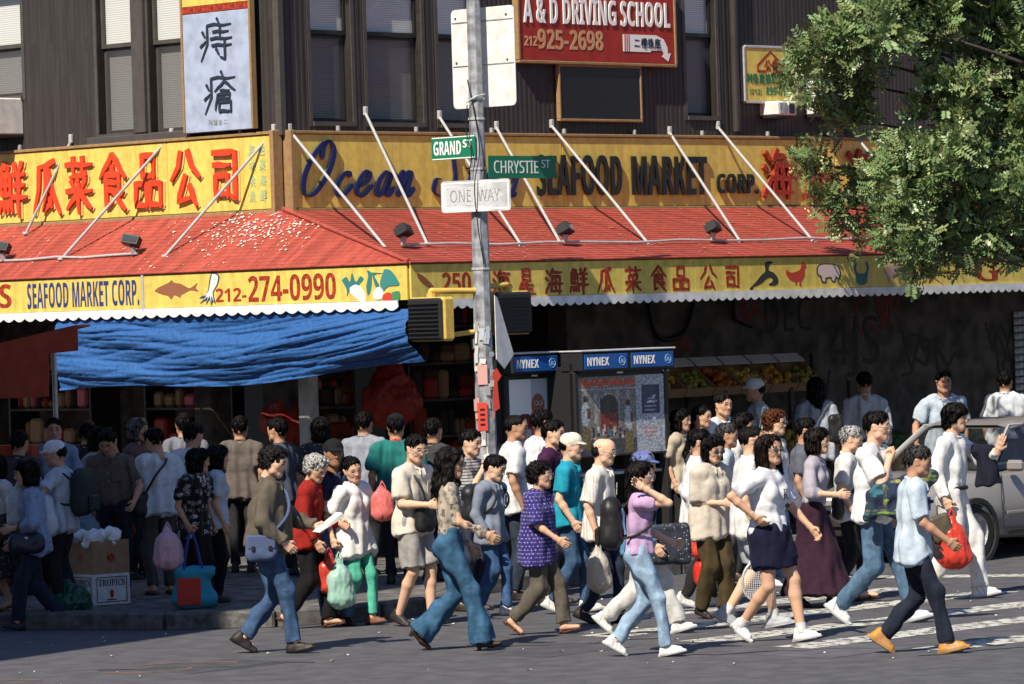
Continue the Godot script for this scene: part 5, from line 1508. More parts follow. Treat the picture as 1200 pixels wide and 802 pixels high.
# --- heads: origin between the ears at eye height, +z is forward
func head_shape(sex: String, wide: float) -> Array:
	var X := Vector3.RIGHT
	var f := sex == "f"
	var jw := (0.038 if f else 0.046) * wide
	var b := [bn(Vector3(0, 0.032, -0.030), Vector3(0, 0.036, 0.022), 0.078, 0.076, X, 0.0, 0, 0.02),
		bn(Vector3(0, -0.005, 0.038), Vector3(0, -0.06, 0.048), 0.058 * wide, 0.041, X, 0.02, 0, 0.03),
		bn(Vector3(0, -0.02, -0.045), Vector3(0, -0.02, -0.02), 0.062, 0.06, X, 0.0, 0, 0.03),
		bn(Vector3(0, -0.094, 0.058), Vector3(0, -0.090, 0.062), 0.018 if f else 0.021, 0.018, X, 0.25, 0, 0.025),
		bn(Vector3(-0.03, 0.023, 0.068), Vector3(0.03, 0.023, 0.068), 0.019, 0.019, X, 0.0, 0, 0.02),
		bn(Vector3(0, 0.012, 0.083), Vector3(0, -0.030, 0.099), 0.008, 0.0115, X, 0.0, 0, 0.012),
		bn(Vector3(-0.011, -0.032, 0.090), Vector3(0.011, -0.032, 0.090), 0.0085, 0.0085, X, 0.0, 0, 0.008),
		bn(Vector3(-0.017, -0.057, 0.083), Vector3(0.017, -0.057, 0.083), 0.0068, 0.0068, X, 0.0, 0, 0.007),
		bn(Vector3(-0.014, -0.068, 0.081), Vector3(0.014, -0.068, 0.081), 0.0075, 0.0075, X, 0.0, 0, 0.007),
		bn(Vector3(0, -0.055, -0.018), Vector3(0, -0.185, -0.035), 0.047 if f else 0.055, 0.052 if f else 0.060, X, 0.05, 0, 0.025)]
	for s in [-1.0, 1.0]:
		b.append(bn(Vector3(s * 0.056 * wide, -0.02, 0.0), Vector3(s * jw, -0.066, 0.022), 0.020, 0.022, X, 0.0, 0, 0.03))
		b.append(bn(Vector3(s * jw, -0.066, 0.022), Vector3(s * 0.012, -0.094, 0.056), 0.022, 0.018, X, 0.0, 0, 0.03))
		b.append(bn(Vector3(s * 0.040 * wide, -0.018, 0.048), Vector3(s * 0.034, -0.03, 0.054), 0.029, 0.027, X, 0.0, 0, 0.02))
		b.append(bn(Vector3(s * 0.076, 0.014, -0.012), Vector3(s * 0.074, -0.022, -0.004), 0.013, 0.010, Vector3.BACK, 0.3, 0, 0.008))
		b.append(bn(Vector3(s * 0.018, 0.0105, 0.087), Vector3(s * 0.043, 0.0095, 0.077), 0.0055, 0.0055, X, 0.0, 0, 0.005))
	var cuts := []
	for s in [-1.0, 1.0]: cuts.append(bn(Vector3(s * 0.024, 0.001, 0.098), Vector3(s * 0.037, 0.001, 0.092), 0.0095, 0.0095))
	var m := skin_field(b, cuts, 0.0052)
	# what each point is: 0 skin, 1 lip, 2 brow
	var kind := PackedByteArray()
	for p in m[0]:
		var k := 0
		if p.z > 0.078 and absf(p.x) < 0.026 and p.y > -0.077 and p.y < -0.050: k = 1
		if p.z > 0.062 and absf(p.x) > 0.012 and absf(p.x) < 0.049 and absf(p.y - 0.0265 + absf(absf(p.x) - 0.03) * 0.12) < 0.0058: k = 2
		if p.z > 0.07 and absf(p.x) > 0.017 and absf(p.x) < 0.045 and absf(p.y - 0.0035) < 0.0050: k = 5
		kind.append(k)
	var v: PackedVector3Array = m[0]; var n: PackedVector3Array = m[1]; var ix: PackedInt32Array = m[2]
	# eyeballs: 3 white, 4 dark
	for s in [-1.0, 1.0]:
		var c := Vector3(s * 0.0305, 0.001, 0.0765)
		var base := v.size()
		var look := Vector3(s * 0.12, -0.05, 1).normalized()
		for i in 9:
			for j in 14:
				var a := PI * i / 8.0; var t := TAU * j / 14.0
				var d := Vector3(sin(a) * cos(t), sin(a) * sin(t), cos(a))
				v.append(c + Vector3(d.x * 0.0125, d.y * 0.0095, d.z * 0.0125)); n.append(d)
				kind.append(4 if d.dot(look) > 0.78 else 3)
		for i in 8:
			for j in 14:
				var a := base + i * 14 + j; var b2 := base + i * 14 + (j + 1) % 14
				ix.append_array([a, b2, a + 14, b2, b2 + 14, a + 14])
	return [v, n, ix, kind]

func hair_shape(style: String) -> Array:
	var X := Vector3.RIGHT
	var b := []; var c := []
	var cap := [bn(Vector3(0, 0.042, -0.034), Vector3(0, 0.048, 0.016), 0.086, 0.083, X, 0.0, 0, 0.02), bn(Vector3(0, -0.005, -0.048), Vector3(0, 0.02, -0.045), 0.068, 0.075, X, 0.0, 0, 0.02)]
	var face := bn(Vector3(0, -0.09, 0.085), Vector3(0, 0.0, 0.098), 0.085, 0.072, X, 0.05)
	var nape := bn(Vector3(0, -0.16, -0.05), Vector3(0, -0.13, 0.0), 0.09, 0.09, X, 0.2)
	var ears := [bn(Vector3(0.085, -0.03, 0.02), Vector3(0.085, 0.0, 0.0), 0.028, 0.022), bn(Vector3(-0.085, -0.03, 0.02), Vector3(-0.085, 0.0, 0.0), 0.028, 0.022)]
	var amp := 0.006; var st := Vector3(30, 12, 30)
	match style:
		"short":
			b = cap + [bn(Vector3(-0.03, 0.085, 0.05), Vector3(0.04, 0.085, 0.052), 0.026, 0.026, X, 0.0, 0, 0.02)]
			c = [face, nape] + ears
		"crew":
			b = [bn(Vector3(0, 0.038, -0.034), Vector3(0, 0.042, 0.018), 0.082, 0.078, X, 0.0, 0, 0.02), bn(Vector3(0, -0.005, -0.046), Vector3(0, 0.02, -0.045), 0.065, 0.072)]
			c = [bn(Vector3(0, -0.09, 0.085), Vector3(0, 0.012, 0.1), 0.085, 0.076, X, 0.05), nape] + ears
			amp = 0.003
		"bald":
			b = [bn(Vector3(0, 0.005, -0.036), Vector3(0, 0.008, -0.005), 0.083, 0.080, X, 0.0, 0, 0.02)]
			c = [face, nape, bn(Vector3(0, 0.1, 0.06), Vector3(0, 0.1, -0.03), 0.075, 0.06)] + ears
			amp = 0.004
		"bob":
			b = cap + [bn(Vector3(0, 0.02, -0.06), Vector3(0, -0.07, -0.055), 0.075, 0.07, X, 0.15, 0, 0.03)]
			for s in [-1.0, 1.0]: b.append(bn(Vector3(s * 0.062, 0.04, 0.0), Vector3(s * 0.074, -0.085, 0.005), 0.036, 0.028, Vector3.BACK, 0.2, 0, 0.03))
			b.append(bn(Vector3(-0.04, 0.075, 0.055), Vector3(0.045, 0.075, 0.055), 0.026, 0.026))
			c = [bn(Vector3(0, -0.11, 0.10), Vector3(0, -0.005, 0.10), 0.07, 0.062, X, 0.08), bn(Vector3(0, -0.2, -0.03), Vector3(0, -0.13, -0.01), 0.05, 0.05)]
		"long":
			b = cap + [bn(Vector3(0, 0.02, -0.055), Vector3(0, -0.26, -0.085), 0.078, 0.058, X, 0.22, 0, 0.03)]
			for s in [-1.0, 1.0]: b.append(bn(Vector3(s * 0.064, 0.045, 0.01), Vector3(s * 0.080, -0.20, 0.0), 0.032, 0.024, Vector3.BACK, 0.25, 0, 0.03))
			b.append(bn(Vector3(-0.045, 0.075, 0.045), Vector3(0.045, 0.075, 0.045), 0.024, 0.024))
			c = [bn(Vector3(0, -0.15, 0.10), Vector3(0, 0.012, 0.11), 0.072, 0.07, X, 0.0)]
			st = Vector3(40, 6, 40); amp = 0.008
		"wavy":
			b = cap + [bn(Vector3(0, 0.04, -0.05), Vector3(0, -0.20, -0.075), 0.09, 0.085, X, 0.15, 0, 0.03)]
			for s in [-1.0, 1.0]: b.append(bn(Vector3(s * 0.068, 0.045, 0.0), Vector3(s * 0.09, -0.17, 0.0), 0.04, 0.04, Vector3.BACK, 0.2, 0, 0.03))
			b.append(bn(Vector3(-0.045, 0.08, 0.05), Vector3(0.045, 0.08, 0.05), 0.03, 0.03))
			c = [bn(Vector3(0, -0.15, 0.10), Vector3(0, 0.0, 0.108), 0.07, 0.066, X, 0.0)]
			amp = 0.016; st = Vector3(22, 14, 22)
		"tail":
			b = cap + [bn(Vector3(0, 0.01, -0.105), Vector3(0, -0.10, -0.135), 0.026, 0.03, X, 0.0, 0, 0.02), bn(Vector3(0, -0.10, -0.135), Vector3(0, -0.24, -0.115), 0.03, 0.016, X, 0.0, 0, 0.02)]
			c = [bn(Vector3(0, -0.09, 0.085), Vector3(0, 0.005, 0.1), 0.085, 0.076, X, 0.05), nape] + ears
			amp = 0.004
		"bowl":
			b = cap + [bn(Vector3(0, 0.02, -0.058), Vector3(0, -0.06, -0.058), 0.078, 0.068, X, 0.12, 0, 0.03), bn(Vector3(-0.045, 0.055, 0.068), Vector3(0.045, 0.055, 0.068), 0.030, 0.030, X, 0.0, 0, 0.02)]
			for s in [-1.0, 1.0]: b.append(bn(Vector3(s * 0.066, 0.04, 0.02), Vector3(s * 0.076, -0.03, 0.01), 0.034, 0.024, Vector3.BACK, 0.3, 0, 0.03))
			c = [bn(Vector3(0, -0.12, 0.10), Vector3(0, -0.045, 0.105), 0.075, 0.066, X, 0.1), bn(Vector3(0, -0.2, -0.03), Vector3(0, -0.12, 0.0), 0.06, 0.05)]
		"curly":
			b = cap + [bn(Vector3(-0.04, 0.08, 0.035), Vector3(0.04, 0.08, 0.035), 0.04, 0.04), bn(Vector3(0, 0.0, -0.055), Vector3(0, 0.04, -0.05), 0.08, 0.085)]
			for s in [-1.0, 1.0]: b.append(bn(Vector3(s * 0.068, 0.05, -0.01), Vector3(s * 0.07, -0.015, -0.02), 0.035, 0.03))
			c = [face, nape]
			amp = 0.014; st = Vector3(26, 26, 26)
		"cap":
			b = [bn(Vector3(0, 0.045, -0.03), Vector3(0, 0.05, 0.012), 0.088, 0.088, X, 0.0, 0, 0.02), bn(Vector3(0, 0.036, 0.085), Vector3(0, 0.028, 0.13), 0.013, 0.009, X, 0.82, 0, 0.012)]
			c = [bn(Vector3(0, -0.075, -0.02), Vector3(0, -0.06, 0.05), 0.095, 0.095, X, 0.2)]
			amp = 0.002
	var m := skin_field(b, c, 0.0068, folds, amp, st)
	if style == "cap": return m
	# loose strands that follow the fall of the hair and soften its edge
	var q := RandomNumberGenerator.new()
	q.seed = 60 + style.length()
	var v: PackedVector3Array = m[0]; var n: PackedVector3Array = m[1]; var ix: PackedInt32Array = m[2]
	var had := v.size()
	var far: float = {"crew": 0.014, "bald": 0.016, "short": 0.028, "curly": 0.026, "tail": 0.03, "bowl": 0.045, "bob": 0.05, "wavy": 0.06, "long": 0.07}[style]
	for k in 1100:
		var i := q.randi() % had
		var r := v[i]; var o := n[i]
		var d := Vector3(r.x * 4.0, -1.0 if style != "curly" else q.randf_range(-1, 1), -0.25 + r.z * 4.0) + Vector3(q.randfn(0, 0.25), q.randfn(0, 0.2), q.randfn(0, 0.25))
		if r.y > 0.07 and style != "curly": d = Vector3(q.randfn(r.x * 8.0, 0.16), -0.2, q.randfn(0.5 if r.z > 0.0 else -0.6, 0.16))
		d = (d - o * d.dot(o)).normalized()
		var s := d.cross(o).normalized() * 0.0017
		var ln := far * q.randf_range(0.5, 1.2)
		var e := r + d * ln + o * q.randf_range(0.0003, 0.0028)
		var mid := r + d * ln * 0.5 + o * q.randf_range(0.0015, 0.003)
		var at0 := v.size()
		v.append_array([r - s, r + s, mid - s, mid + s, e])
		for z in 5: n.append(o)
		ix.append_array([at0, at0 + 1, at0 + 2, at0 + 1, at0 + 3, at0 + 2, at0 + 2, at0 + 3, at0 + 4])
	return [v, n, ix]

# left hand: wrist at the origin, fingers along -y, palm towards -x, thumb towards +z
func hand_shape(pose: String) -> Array:
	var curl: Array = {"relax": [22, 34, 22], "grip": [72, 82, 52], "flat": [6, 10, 6]}[pose]
	var b := [bn(Vector3(0, 0.03, 0), Vector3(0, -0.02, 0), 0.024, 0.021, Vector3.BACK, 0.2, 0, 0.02), bn(Vector3(0, -0.03, 0.002), Vector3(-0.002, -0.074, 0), 0.0165, 0.0145, Vector3.BACK, 0.58, 0, 0.015)]
	var z := [0.029, 0.010, -0.010, -0.028]; var ln := [0.072, 0.080, 0.074, 0.058]
	for k in 4:
		var p := Vector3(-0.001, -0.078 - (0.006 if k in [1, 2] else 0.0), z[k])
		var a := 0.0
		for j in 3:
			a += deg_to_rad(curl[j] * (1.0 + 0.1 * k))
			var q: Vector3 = p + Vector3(-sin(a), -cos(a), z[k] * 0.25).normalized() * ln[k] * [0.46, 0.30, 0.24][j]
			b.append(bn(p, q, 0.0096 - j * 0.0009, 0.0088 - j * 0.001, Vector3.RIGHT, 0.0, 0, 0.004))
			p = q
	var t0 := Vector3(-0.004, -0.022, 0.024)
	var bend := 0.5 if pose != "grip" else 1.0
	var t1 := t0 + Vector3(-0.012 * bend * 2.0, -0.030, 0.026)
	var t2 := t1 + Vector3(-0.016 * bend * 2.0, -0.026, 0.004 - 0.008 * bend)
	b.append(bn(t0, t1, 0.0135, 0.0115, Vector3.RIGHT, 0.0, 0, 0.01))
	b.append(bn(t1, t2, 0.0108, 0.0088, Vector3.RIGHT, 0.0, 0, 0.004))
	return skin_field(b, [], 0.0048)

# left and right alike: ankle at the origin, toes along +z, sole at y = -0.078
func shoe_shape(style: String) -> Array:
	var Z := Vector3.BACK
	var b := []; var c := []
	match style:
		"sneaker":
			b = [bn(Vector3(0, -0.078, 0.035), Vector3(0, -0.05, 0.035), 0.046, 0.043, Z, 0.68, 3, 0.012), bn(Vector3(0, -0.04, -0.045), Vector3(0, -0.046, 0.11), 0.038, 0.031, Vector3.RIGHT, 0.12, 0, 0.02), bn(Vector3(0, -0.035, -0.035), Vector3(0, 0.012, -0.03), 0.043, 0.040, Vector3.RIGHT, 0, 0, 0.02), bn(Vector3(0, -0.005, 0.0), Vector3(0, -0.03, 0.07), 0.034, 0.028, Vector3.RIGHT, 0, 0, 0.02)]
		"dress":
			b = [bn(Vector3(0, -0.078, 0.04), Vector3(0, -0.06, 0.04), 0.041, 0.040, Z, 0.7, 3, 0.01), bn(Vector3(0, -0.045, -0.05), Vector3(0, -0.052, 0.13), 0.034, 0.024, Vector3.RIGHT, 0.15, 0, 0.02), bn(Vector3(0, -0.03, -0.035), Vector3(0, 0.005, -0.03), 0.04, 0.038), bn(Vector3(0, -0.02, 0.0), Vector3(0, -0.035, 0.06), 0.03, 0.026)]
		"heel":
			b = [bn(Vector3(0, -0.052, 0.06), Vector3(0, -0.06, 0.14), 0.03, 0.02, Vector3.RIGHT, 0.2, 0, 0.02), bn(Vector3(0, -0.02, -0.05), Vector3(0, -0.05, 0.07), 0.034, 0.03, Vector3.RIGHT, 0.0, 0, 0.02), bn(Vector3(0, -0.03, -0.055), Vector3(0, -0.078, -0.06), 0.022, 0.016, Vector3.RIGHT, 0, 1, 0.008)]
		"sandal":
			b = [bn(Vector3(0, -0.078, 0.035), Vector3(0, -0.062, 0.035), 0.044, 0.043, Z, 0.68, 3, 0.004)]
			for s in [-1.0, 1.0]: b.append(bn(Vector3(s * 0.04, -0.06, 0.07), Vector3(0, -0.012, 0.05), 0.01, 0.01, Vector3.RIGHT, 0, 0, 0.004))
			b.append(bn(Vector3(-0.036, -0.05, -0.05), Vector3(0.036, -0.05, -0.05), 0.012, 0.012))
	return skin_field(b, c, 0.0075)

func two_bone(a: Vector3, c: Vector3, l1: float, l2: float, pole: Vector3) -> Array:
	var d := c - a
	var n := clampf(d.length(), 0.05, (l1 + l2) * 0.998)
	var u := d.normalized()
	var x := (l1 * l1 - l2 * l2 + n * n) / (2.0 * n)
	var h := sqrt(maxf(0.0, l1 * l1 - x * x))
	var p := (pole - u * pole.dot(u)).normalized()
	return [a + u * x + p * h, a + u * n]

# where every joint lies, in the person's own metres (x to their left, z forward)
func joints(P: Dictionary) -> Dictionary:
	var k: float = P.h / 1.72
	var w: float = P.get("walk", 0.0) * 0.88
	var J := {"k": k}
	var s := signf(w) if w else 1.0
	var aw := absf(w)
	for side in ["l", "r"]:
		var e := 1.0 if side == "l" else -1.0
		var front: bool = (side == "l") == (s > 0.0)
		var a := Vector3(e * 0.095, 0.078, e * 0.02)
		var pitch := 0.0
		if aw > 0.05:
			if front:
				a = Vector3(e * 0.06, 0.085, aw * 0.5); pitch = 0.26 * minf(1.0, aw / 0.6)
			else:
				a = Vector3(e * 0.06, 0.078 + 0.13 * aw, -aw * 0.5); pitch = -0.72 * minf(1.0, aw / 0.6)
		if P.has(side + "f"): a = P[side + "f"]
		if P.has(side + "fp"): pitch = P[side + "fp"]
		J[side + "a"] = a * k
		J[side + "fp"] = pitch
		J[side + "fy"] = P.get(side + "fy", e * 0.12)
	var L := 0.845 * k
	var py := 10.0
	for side in ["l", "r"]:
		var e := 1.0 if side == "l" else -1.0
		var a: Vector3 = J[side + "a"]
		var dx := a.x - e * 0.088 * k
		py = minf(py, a.y + sqrt(maxf(0.01, L * L - a.z * a.z - dx * dx)) * 0.995)
	J.pelvis = Vector3(0, py + 0.0, 0.0)
	var lean := deg_to_rad(P.get("lean", 3.0))
	var tilt := deg_to_rad(P.get("side", 0.0))
	var t := Vector3(sin(tilt), cos(lean), sin(lean)).normalized()
	J.t = t
	var tw := deg_to_rad(P.get("twist", -8.0 * s * minf(1.0, aw / 0.5)))
	var X := Vector3(cos(tw), 0, -sin(tw))
	X = (X - t * X.dot(t)).normalized()
	var Z := X.cross(t).normalized()
	J.X = X; J.Z = Z
	J.chest = J.pelvis + t * 0.34 * k
	J.nb = J.pelvis + t * 0.50 * k
	var sw: float = (0.158 if P.get("sex", "m") == "f" else 0.178) * k * P.get("broad", 1.0)
	for side in ["l", "r"]:
		var e := 1.0 if side == "l" else -1.0
		var hip: Vector3 = J.pelvis + Vector3(e * 0.088 * k, -0.005, e * -0.02 * s * aw)
		J[side + "hip"] = hip
		var an: Vector3 = J[side + "a"]
		var leg := two_bone(hip, an, 0.425 * k, 0.423 * k, Vector3(e * 0.12, 0.0, 1.0))
		J[side + "knee"] = leg[0]; J[side + "a"] = leg[1]
		var sh: Vector3 = J.nb - t * 0.055 * k + X * (e * sw)
		J[side + "s"] = sh
		# hands: offset from the shoulder (out, up, forward)
		var def := Vector3(0.05, -0.49, 0.04)
		if aw > 0.05: def = Vector3(0.05, -0.47, (-0.16 if (side == "l") == (s > 0.0) else 0.18) * minf(1.0, aw / 0.6))
		var o: Vector3 = P.get(side + "h", def)
		var target := sh + (X * (e * o.x) + Vector3.UP * o.y + Z * o.z) * k
		var pole: Vector3 = P.get(side + "pole", Vector3(0.45, -0.35, -1.0))
		var arm := two_bone(sh, target, 0.275 * k, 0.245 * k, X * (e * pole.x) + Vector3.UP * pole.y + Z * pole.z)
		J[side + "e"] = arm[0]; J[side + "w"] = arm[1]
	var hd: Array = P.get("head", [0, 0, 0])
	var hs: float = lerpf(1.0, k, 0.5) * 1.01 * P.get("headsize", 1.0)
	var hb := Basis(Vector3.UP, deg_to_rad(hd[0])) * Basis(Vector3.RIGHT, deg_to_rad(hd[1])) * Basis(Vector3.BACK, deg_to_rad(hd[2]))
	var nt := (t + Vector3(0, 0, 0.10) + hb.y * 0.6).normalized()
	J.head = Transform3D(hb.scaled(Vector3.ONE * hs), J.nb + nt * (0.158 * k) + Vector3(0, 0.008, 0) + hb.z * 0.022)
	J.hs = hs
	return J

func joined_mesh(list: Array) -> ArrayMesh:
	# each: [vertices, normals, indices, colours]
	var v := PackedVector3Array(); var n := PackedVector3Array(); var ix := PackedInt32Array(); var c := PackedColorArray()
	for m in list:
		var off := v.size()
		v.append_array(m[0]); n.append_array(m[1]); c.append_array(m[3])
		var add: PackedInt32Array = m[2]
		if off:
			add = add.duplicate()
			for i in add.size(): add[i] += off
		ix.append_array(add)
	return arrays_mesh(v, n, ix, c)

func moved(m: Array, t: Transform3D, mirror := false) -> Array:
	var b := t.basis
	if mirror: b = b * Basis.from_scale(Vector3(-1, 1, 1))
	var n: PackedVector3Array = Transform3D(b.orthonormalized() if not mirror else b, Vector3.ZERO) * (m[1] as PackedVector3Array)
	var ix: PackedInt32Array = m[2]
	if mirror:
		ix = ix.duplicate()
		for i in range(0, ix.size(), 3):
			var q := ix[i]; ix[i] = ix[i + 1]; ix[i + 1] = q
	return [Transform3D(b, t.origin) * (m[0] as PackedVector3Array), n, ix]

func flat_colors(n: int, c: Color) -> PackedColorArray:
	var a := PackedColorArray()
	a.resize(n)
	a.fill(c)
	return a

func hand_frame(J: Dictionary, side: String, P: Dictionary) -> Transform3D:
	var e := 1.0 if side == "l" else -1.0
	var d: Vector3 = (J[side + "w"] - J[side + "e"]).normalized()
	if P.has(side + "hd"): d = (d + (J.X * (e * P[side + "hd"].x) + Vector3.UP * P[side + "hd"].y + J.Z * P[side + "hd"].z)).normalized()
	var hint: Vector3 = P.get(side + "thumb", Vector3.ZERO)
	var th: Vector3 = J.Z * absf(d.y) + Vector3.UP * (1.0 - absf(d.y)) if hint == Vector3.ZERO else J.X * (e * hint.x) + Vector3.UP * hint.y + J.Z * hint.z
	th = (th - d * th.dot(d)).normalized()
	var y := -d
	var x := y.cross(th)
	return Transform3D(Basis(x, y, th).scaled(Vector3.ONE * lerpf(1.0, J.k, 0.7)), J[side + "w"])

# the heavy part of a person, run on several threads
func form_person(P: Dictionary):
	var J := joints(P)
	var k: float = J.k
	var t: Vector3 = J.t; var X: Vector3 = J.X; var Z: Vector3 = J.Z
	var p0: Vector3 = J.pelvis
	var sex: String = P.get("sex", "m")
	var f := sex == "f"
	var fat: float = P.get("fat", 0.95 if f else 0.97)
	var cell: float = P.get("cell", 0.015)
	var out := {"J": J}
	# --- body
	var b := []
	b.append(bn(p0 + t * 0.24 * k, p0 + t * 0.40 * k, 0.088 * k * fat, 0.085 * k, X, 0.33))
	b.append(bn(p0, p0 + t * 0.24 * k, 0.092 * k * fat, 0.085 * k * fat, X, 0.26))
	b.append(bn(J.ls, J.rs, 0.045 * k, 0.045 * k))
	b.append(bn(J.nb - t * 0.03 * k, J.head * Vector3(0, -0.09, -0.02), 0.058 * k * (0.88 if f else 1.0), 0.049 * k * (0.92 if f else 1.06)))
	for s in ["l", "r"]:
		var thin := 0.9 if f else 1.0
		b.append(bn(J[s + "s"], J[s + "e"], 0.046 * k * thin * lerpf(1, fat, 0.6), 0.037 * k * thin, X, 0, 0, 0.02))
		b.append(bn(J[s + "e"], J[s + "e"].lerp(J[s + "w"], 0.3), 0.036 * k * thin, 0.039 * k * thin, X, 0, 0, 0.015))
		b.append(bn(J[s + "e"].lerp(J[s + "w"], 0.3), J[s + "w"], 0.039 * k * thin, 0.025 * k * thin, X, 0, 0, 0.015))
		var kn: Vector3 = J[s + "knee"]; var an: Vector3 = J[s + "a"]; var hp: Vector3 = J[s + "hip"]
		var lg: float = 0.68 if P.bot.kind == "trousers" else 1.0
		b.append(bn(hp, kn, 0.078 * k * lerpf(1, fat, 0.5) * lg, 0.052 * k * lg, X, 0, 0, 0.02))
		b.append(bn(kn, kn.lerp(an, 0.3) - Z * 0.012 * k, 0.05 * k * lg, 0.053 * k * lg, X, 0, 0, 0.02))
		b.append(bn(kn.lerp(an, 0.3) - Z * 0.012 * k, an, 0.053 * k * lg, 0.034 * k, X, 0, 0, 0.02))
		var fb := foot_basis(J, s)
		if P.get("shoe", ["dress"])[0] == "sandal": b.append(bn(an - fb.y * 0.02 * k - fb.z * 0.025 * k, an + (-fb.y * 0.045 + fb.z * 0.13) * k, 0.033 * k, 0.022 * k, fb.x, 0.2, 0, 0.02))
		elif P.get("shoe", ["dress"])[0] == "heel": b.append(bn(an, an + (-fb.y * 0.03 + fb.z * 0.06) * k, 0.03 * k, 0.022 * k, fb.x, 0.1, 0, 0.02))
		else: b.append(bn(an, an - fb.y * 0.03 * k, 0.028 * k, 0.022 * k, fb.x, 0.0, 0, 0.02))
	out.body = skin_field(b, [], maxf(cell, 0.0135))
	# --- upper garment
	var T: Dictionary = P.top
	var o: float = (T.get("loose", 0.022) - 0.009) * k
	var hem: float = T.get("hem", 0.10)
	b = []
	var belly: float = P.get("belly", 0.0)
	b.append(bn(p0 + t * 0.24 * k, p0 + t * 0.395 * k, 0.094 * k * fat + o, 0.090 * k + o * 0.7, X, 0.34, 0, 0.05))
	b.append(bn(p0 + t * (0.11 if T.get("tuck", false) else 0.04) * k + Z * belly * 0.5, p0 + t * 0.26 * k + Z * belly * 0.35, 0.098 * k * fat + belly * 0.6 + o, 0.092 * k * fat + o + belly * 0.2, X, 0.27, 0, 0.05))
	if T.get("tuck", false): b.append(bn(p0 + t * 0.10 * k, p0 + t * 0.02 * k, 0.094 * k * fat + o * 0.5, 0.084 * k * fat, X, 0.28, 1, 0.04))
	else: b.append(bn(p0 + t * 0.08 * k, p0 - t * hem * k, 0.106 * k * fat + o, 0.121 * k * lerpf(1.0, fat, 0.8) + o, X, 0.31, 1, 0.04))
	if hem > 0.05 and not T.get("tuck", false):
		for s in ["l", "r"]: b.append(bn(J[s + "hip"], J[s + "hip"].lerp(J[s + "knee"], (hem - 0.005) / 0.425), 0.100 * k * lerpf(1, fat, 0.6), 0.103 * k * lerpf(1, fat, 0.6) + o * 0.5, X, 0, 1, 0.06))
	b.append(bn(J.ls - t * 0.005 * k, J.rs - t * 0.005 * k, 0.048 * k + o * 0.35, 0.048 * k + o * 0.35, X, 0, 0, 0.04))
	b.append(bn(J.nb - t * 0.06 * k, J.nb - t * 0.012 * k, 0.085 * k, 0.062 * k, X, 0.2, 0, 0.04))
	for s in ["l", "r"]: b.append(bn(J.nb - t * 0.004 * k, J[s + "s"] + t * 0.004 * k, 0.050 * k, 0.044 * k + o * 0.3, X, 0, 0, 0.04))
	if f:
		for e in [-1.0, 1.0]: b.append(bn(p0 + t * 0.325 * k + X * e * 0.062 * k + Z * 0.075 * k, p0 + t * 0.335 * k + X * e * 0.06 * k + Z * 0.06 * k, 0.045 * k + o * 0.3, 0.05 * k, X, 0, 0, 0.05))
	var sl: float = T.get("sleeve", 0.75)       # 1 reaches the elbow, 2 the wrist
	for s in ["l", "r"]:
		var sh: Vector3 = J[s + "s"]; var el: Vector3 = J[s + "e"]; var wr: Vector3 = J[s + "w"]
		var so: float = o * T.get("wide", 1.0)
		if sl <= 1.0:
			b.append(bn(sh, sh.lerp(el, sl), 0.050 * k + so * 0.7, 0.050 * k + so * 1.1, X, 0, 1, 0.035))
		else:
			b.append(bn(sh, el, 0.050 * k + so * 0.7, 0.043 * k + so, X, 0, 0, 0.03))
			b.append(bn(el, el.lerp(wr, sl - 1.0), 0.043 * k + so, 0.033 * k + so * 0.7, X, 0, 1, 0.02))
	var cuts := [bn(J.nb + t * 0.012 * k + Z * 0.01 * k, J.nb + t * 0.2 * k + Z * 0.03, (0.060 if f else 0.066) * k, 0.08 * k, X, 0.12)]
	if T.get("vee", 0.0) > 0.0: cuts.append(bn(J.nb + t * 0.02 * k + Z * 0.09 * k, J.nb - t * T.vee * k + Z * 0.135 * k, 0.04 * k, 0.012 * k))
	out.top = skin_field(b, cuts, cell * 0.92, folds, T.get("crease", 0.026), T.get("fold", Vector3(10, 1.7, 10)), 0.0 if T.get("tuck", false) else 0.4)
	# --- lower garment
	var B: Dictionary = P.bot
	var q: float = B.get("loose", 0.014) * k
	b = []
	var rise: float = B.get("rise", 0.075)
	var slim: float = 0.018 * k if hem > 0.05 and not T.get("tuck", false) else 0.0   # cloth pressed flat under a shirt tail
	if B.kind == "skirt":
		var low: Vector3 = (J.la + J.ra) / 2
		var hy: float = B.get("hem", 0.35) * k
		var bot := Vector3(low.x, hy, lerpf(p0.z, low.z, 0.8))
		var spread: float = maxf(absf(J.la.z - J.ra.z) * 0.34, 0.0) + B.get("flare", 0.16) * k
		b.append(bn(p0 + t * rise * k, p0 - t * 0.10 * k, 0.094 * k * fat, 0.112 * k * fat + q, X, 0.26, 2, 0.05))
		b.append(bn(p0 - Vector3(0, 0.08 * k, 0), bot, 0.112 * k * fat + q, spread, Z if B.get("flare", 0.16) > 0.15 else X, 0.12, 1, 0.05))
		for s in ["l", "r"]:
			var hp: Vector3 = J[s + "hip"]; var kn: Vector3 = J[s + "knee"]
			var frac := clampf((hp.y - hy - 0.03) / maxf(0.05, hp.y - kn.y), 0.1, 1.0)
			b.append(bn(hp, hp.lerp(kn, frac), 0.09 * k * fat, 0.075 * k, X, 0, 0, 0.06))
	else:
		b.append(bn(p0 + t * rise * k, p0 - t * 0.03 * k, 0.094 * k * fat + q * 0.5 - slim, 0.106 * k * fat + q * 0.6 - slim, X, 0.28, 2, 0.05))
		if f: b.append(bn(p0 - t * 0.03 * k - Z * 0.04 * k, p0 - t * 0.05 * k - Z * 0.035 * k, 0.09 * k * fat - slim, 0.09 * k * fat - slim, X, 0.25, 0, 0.05))
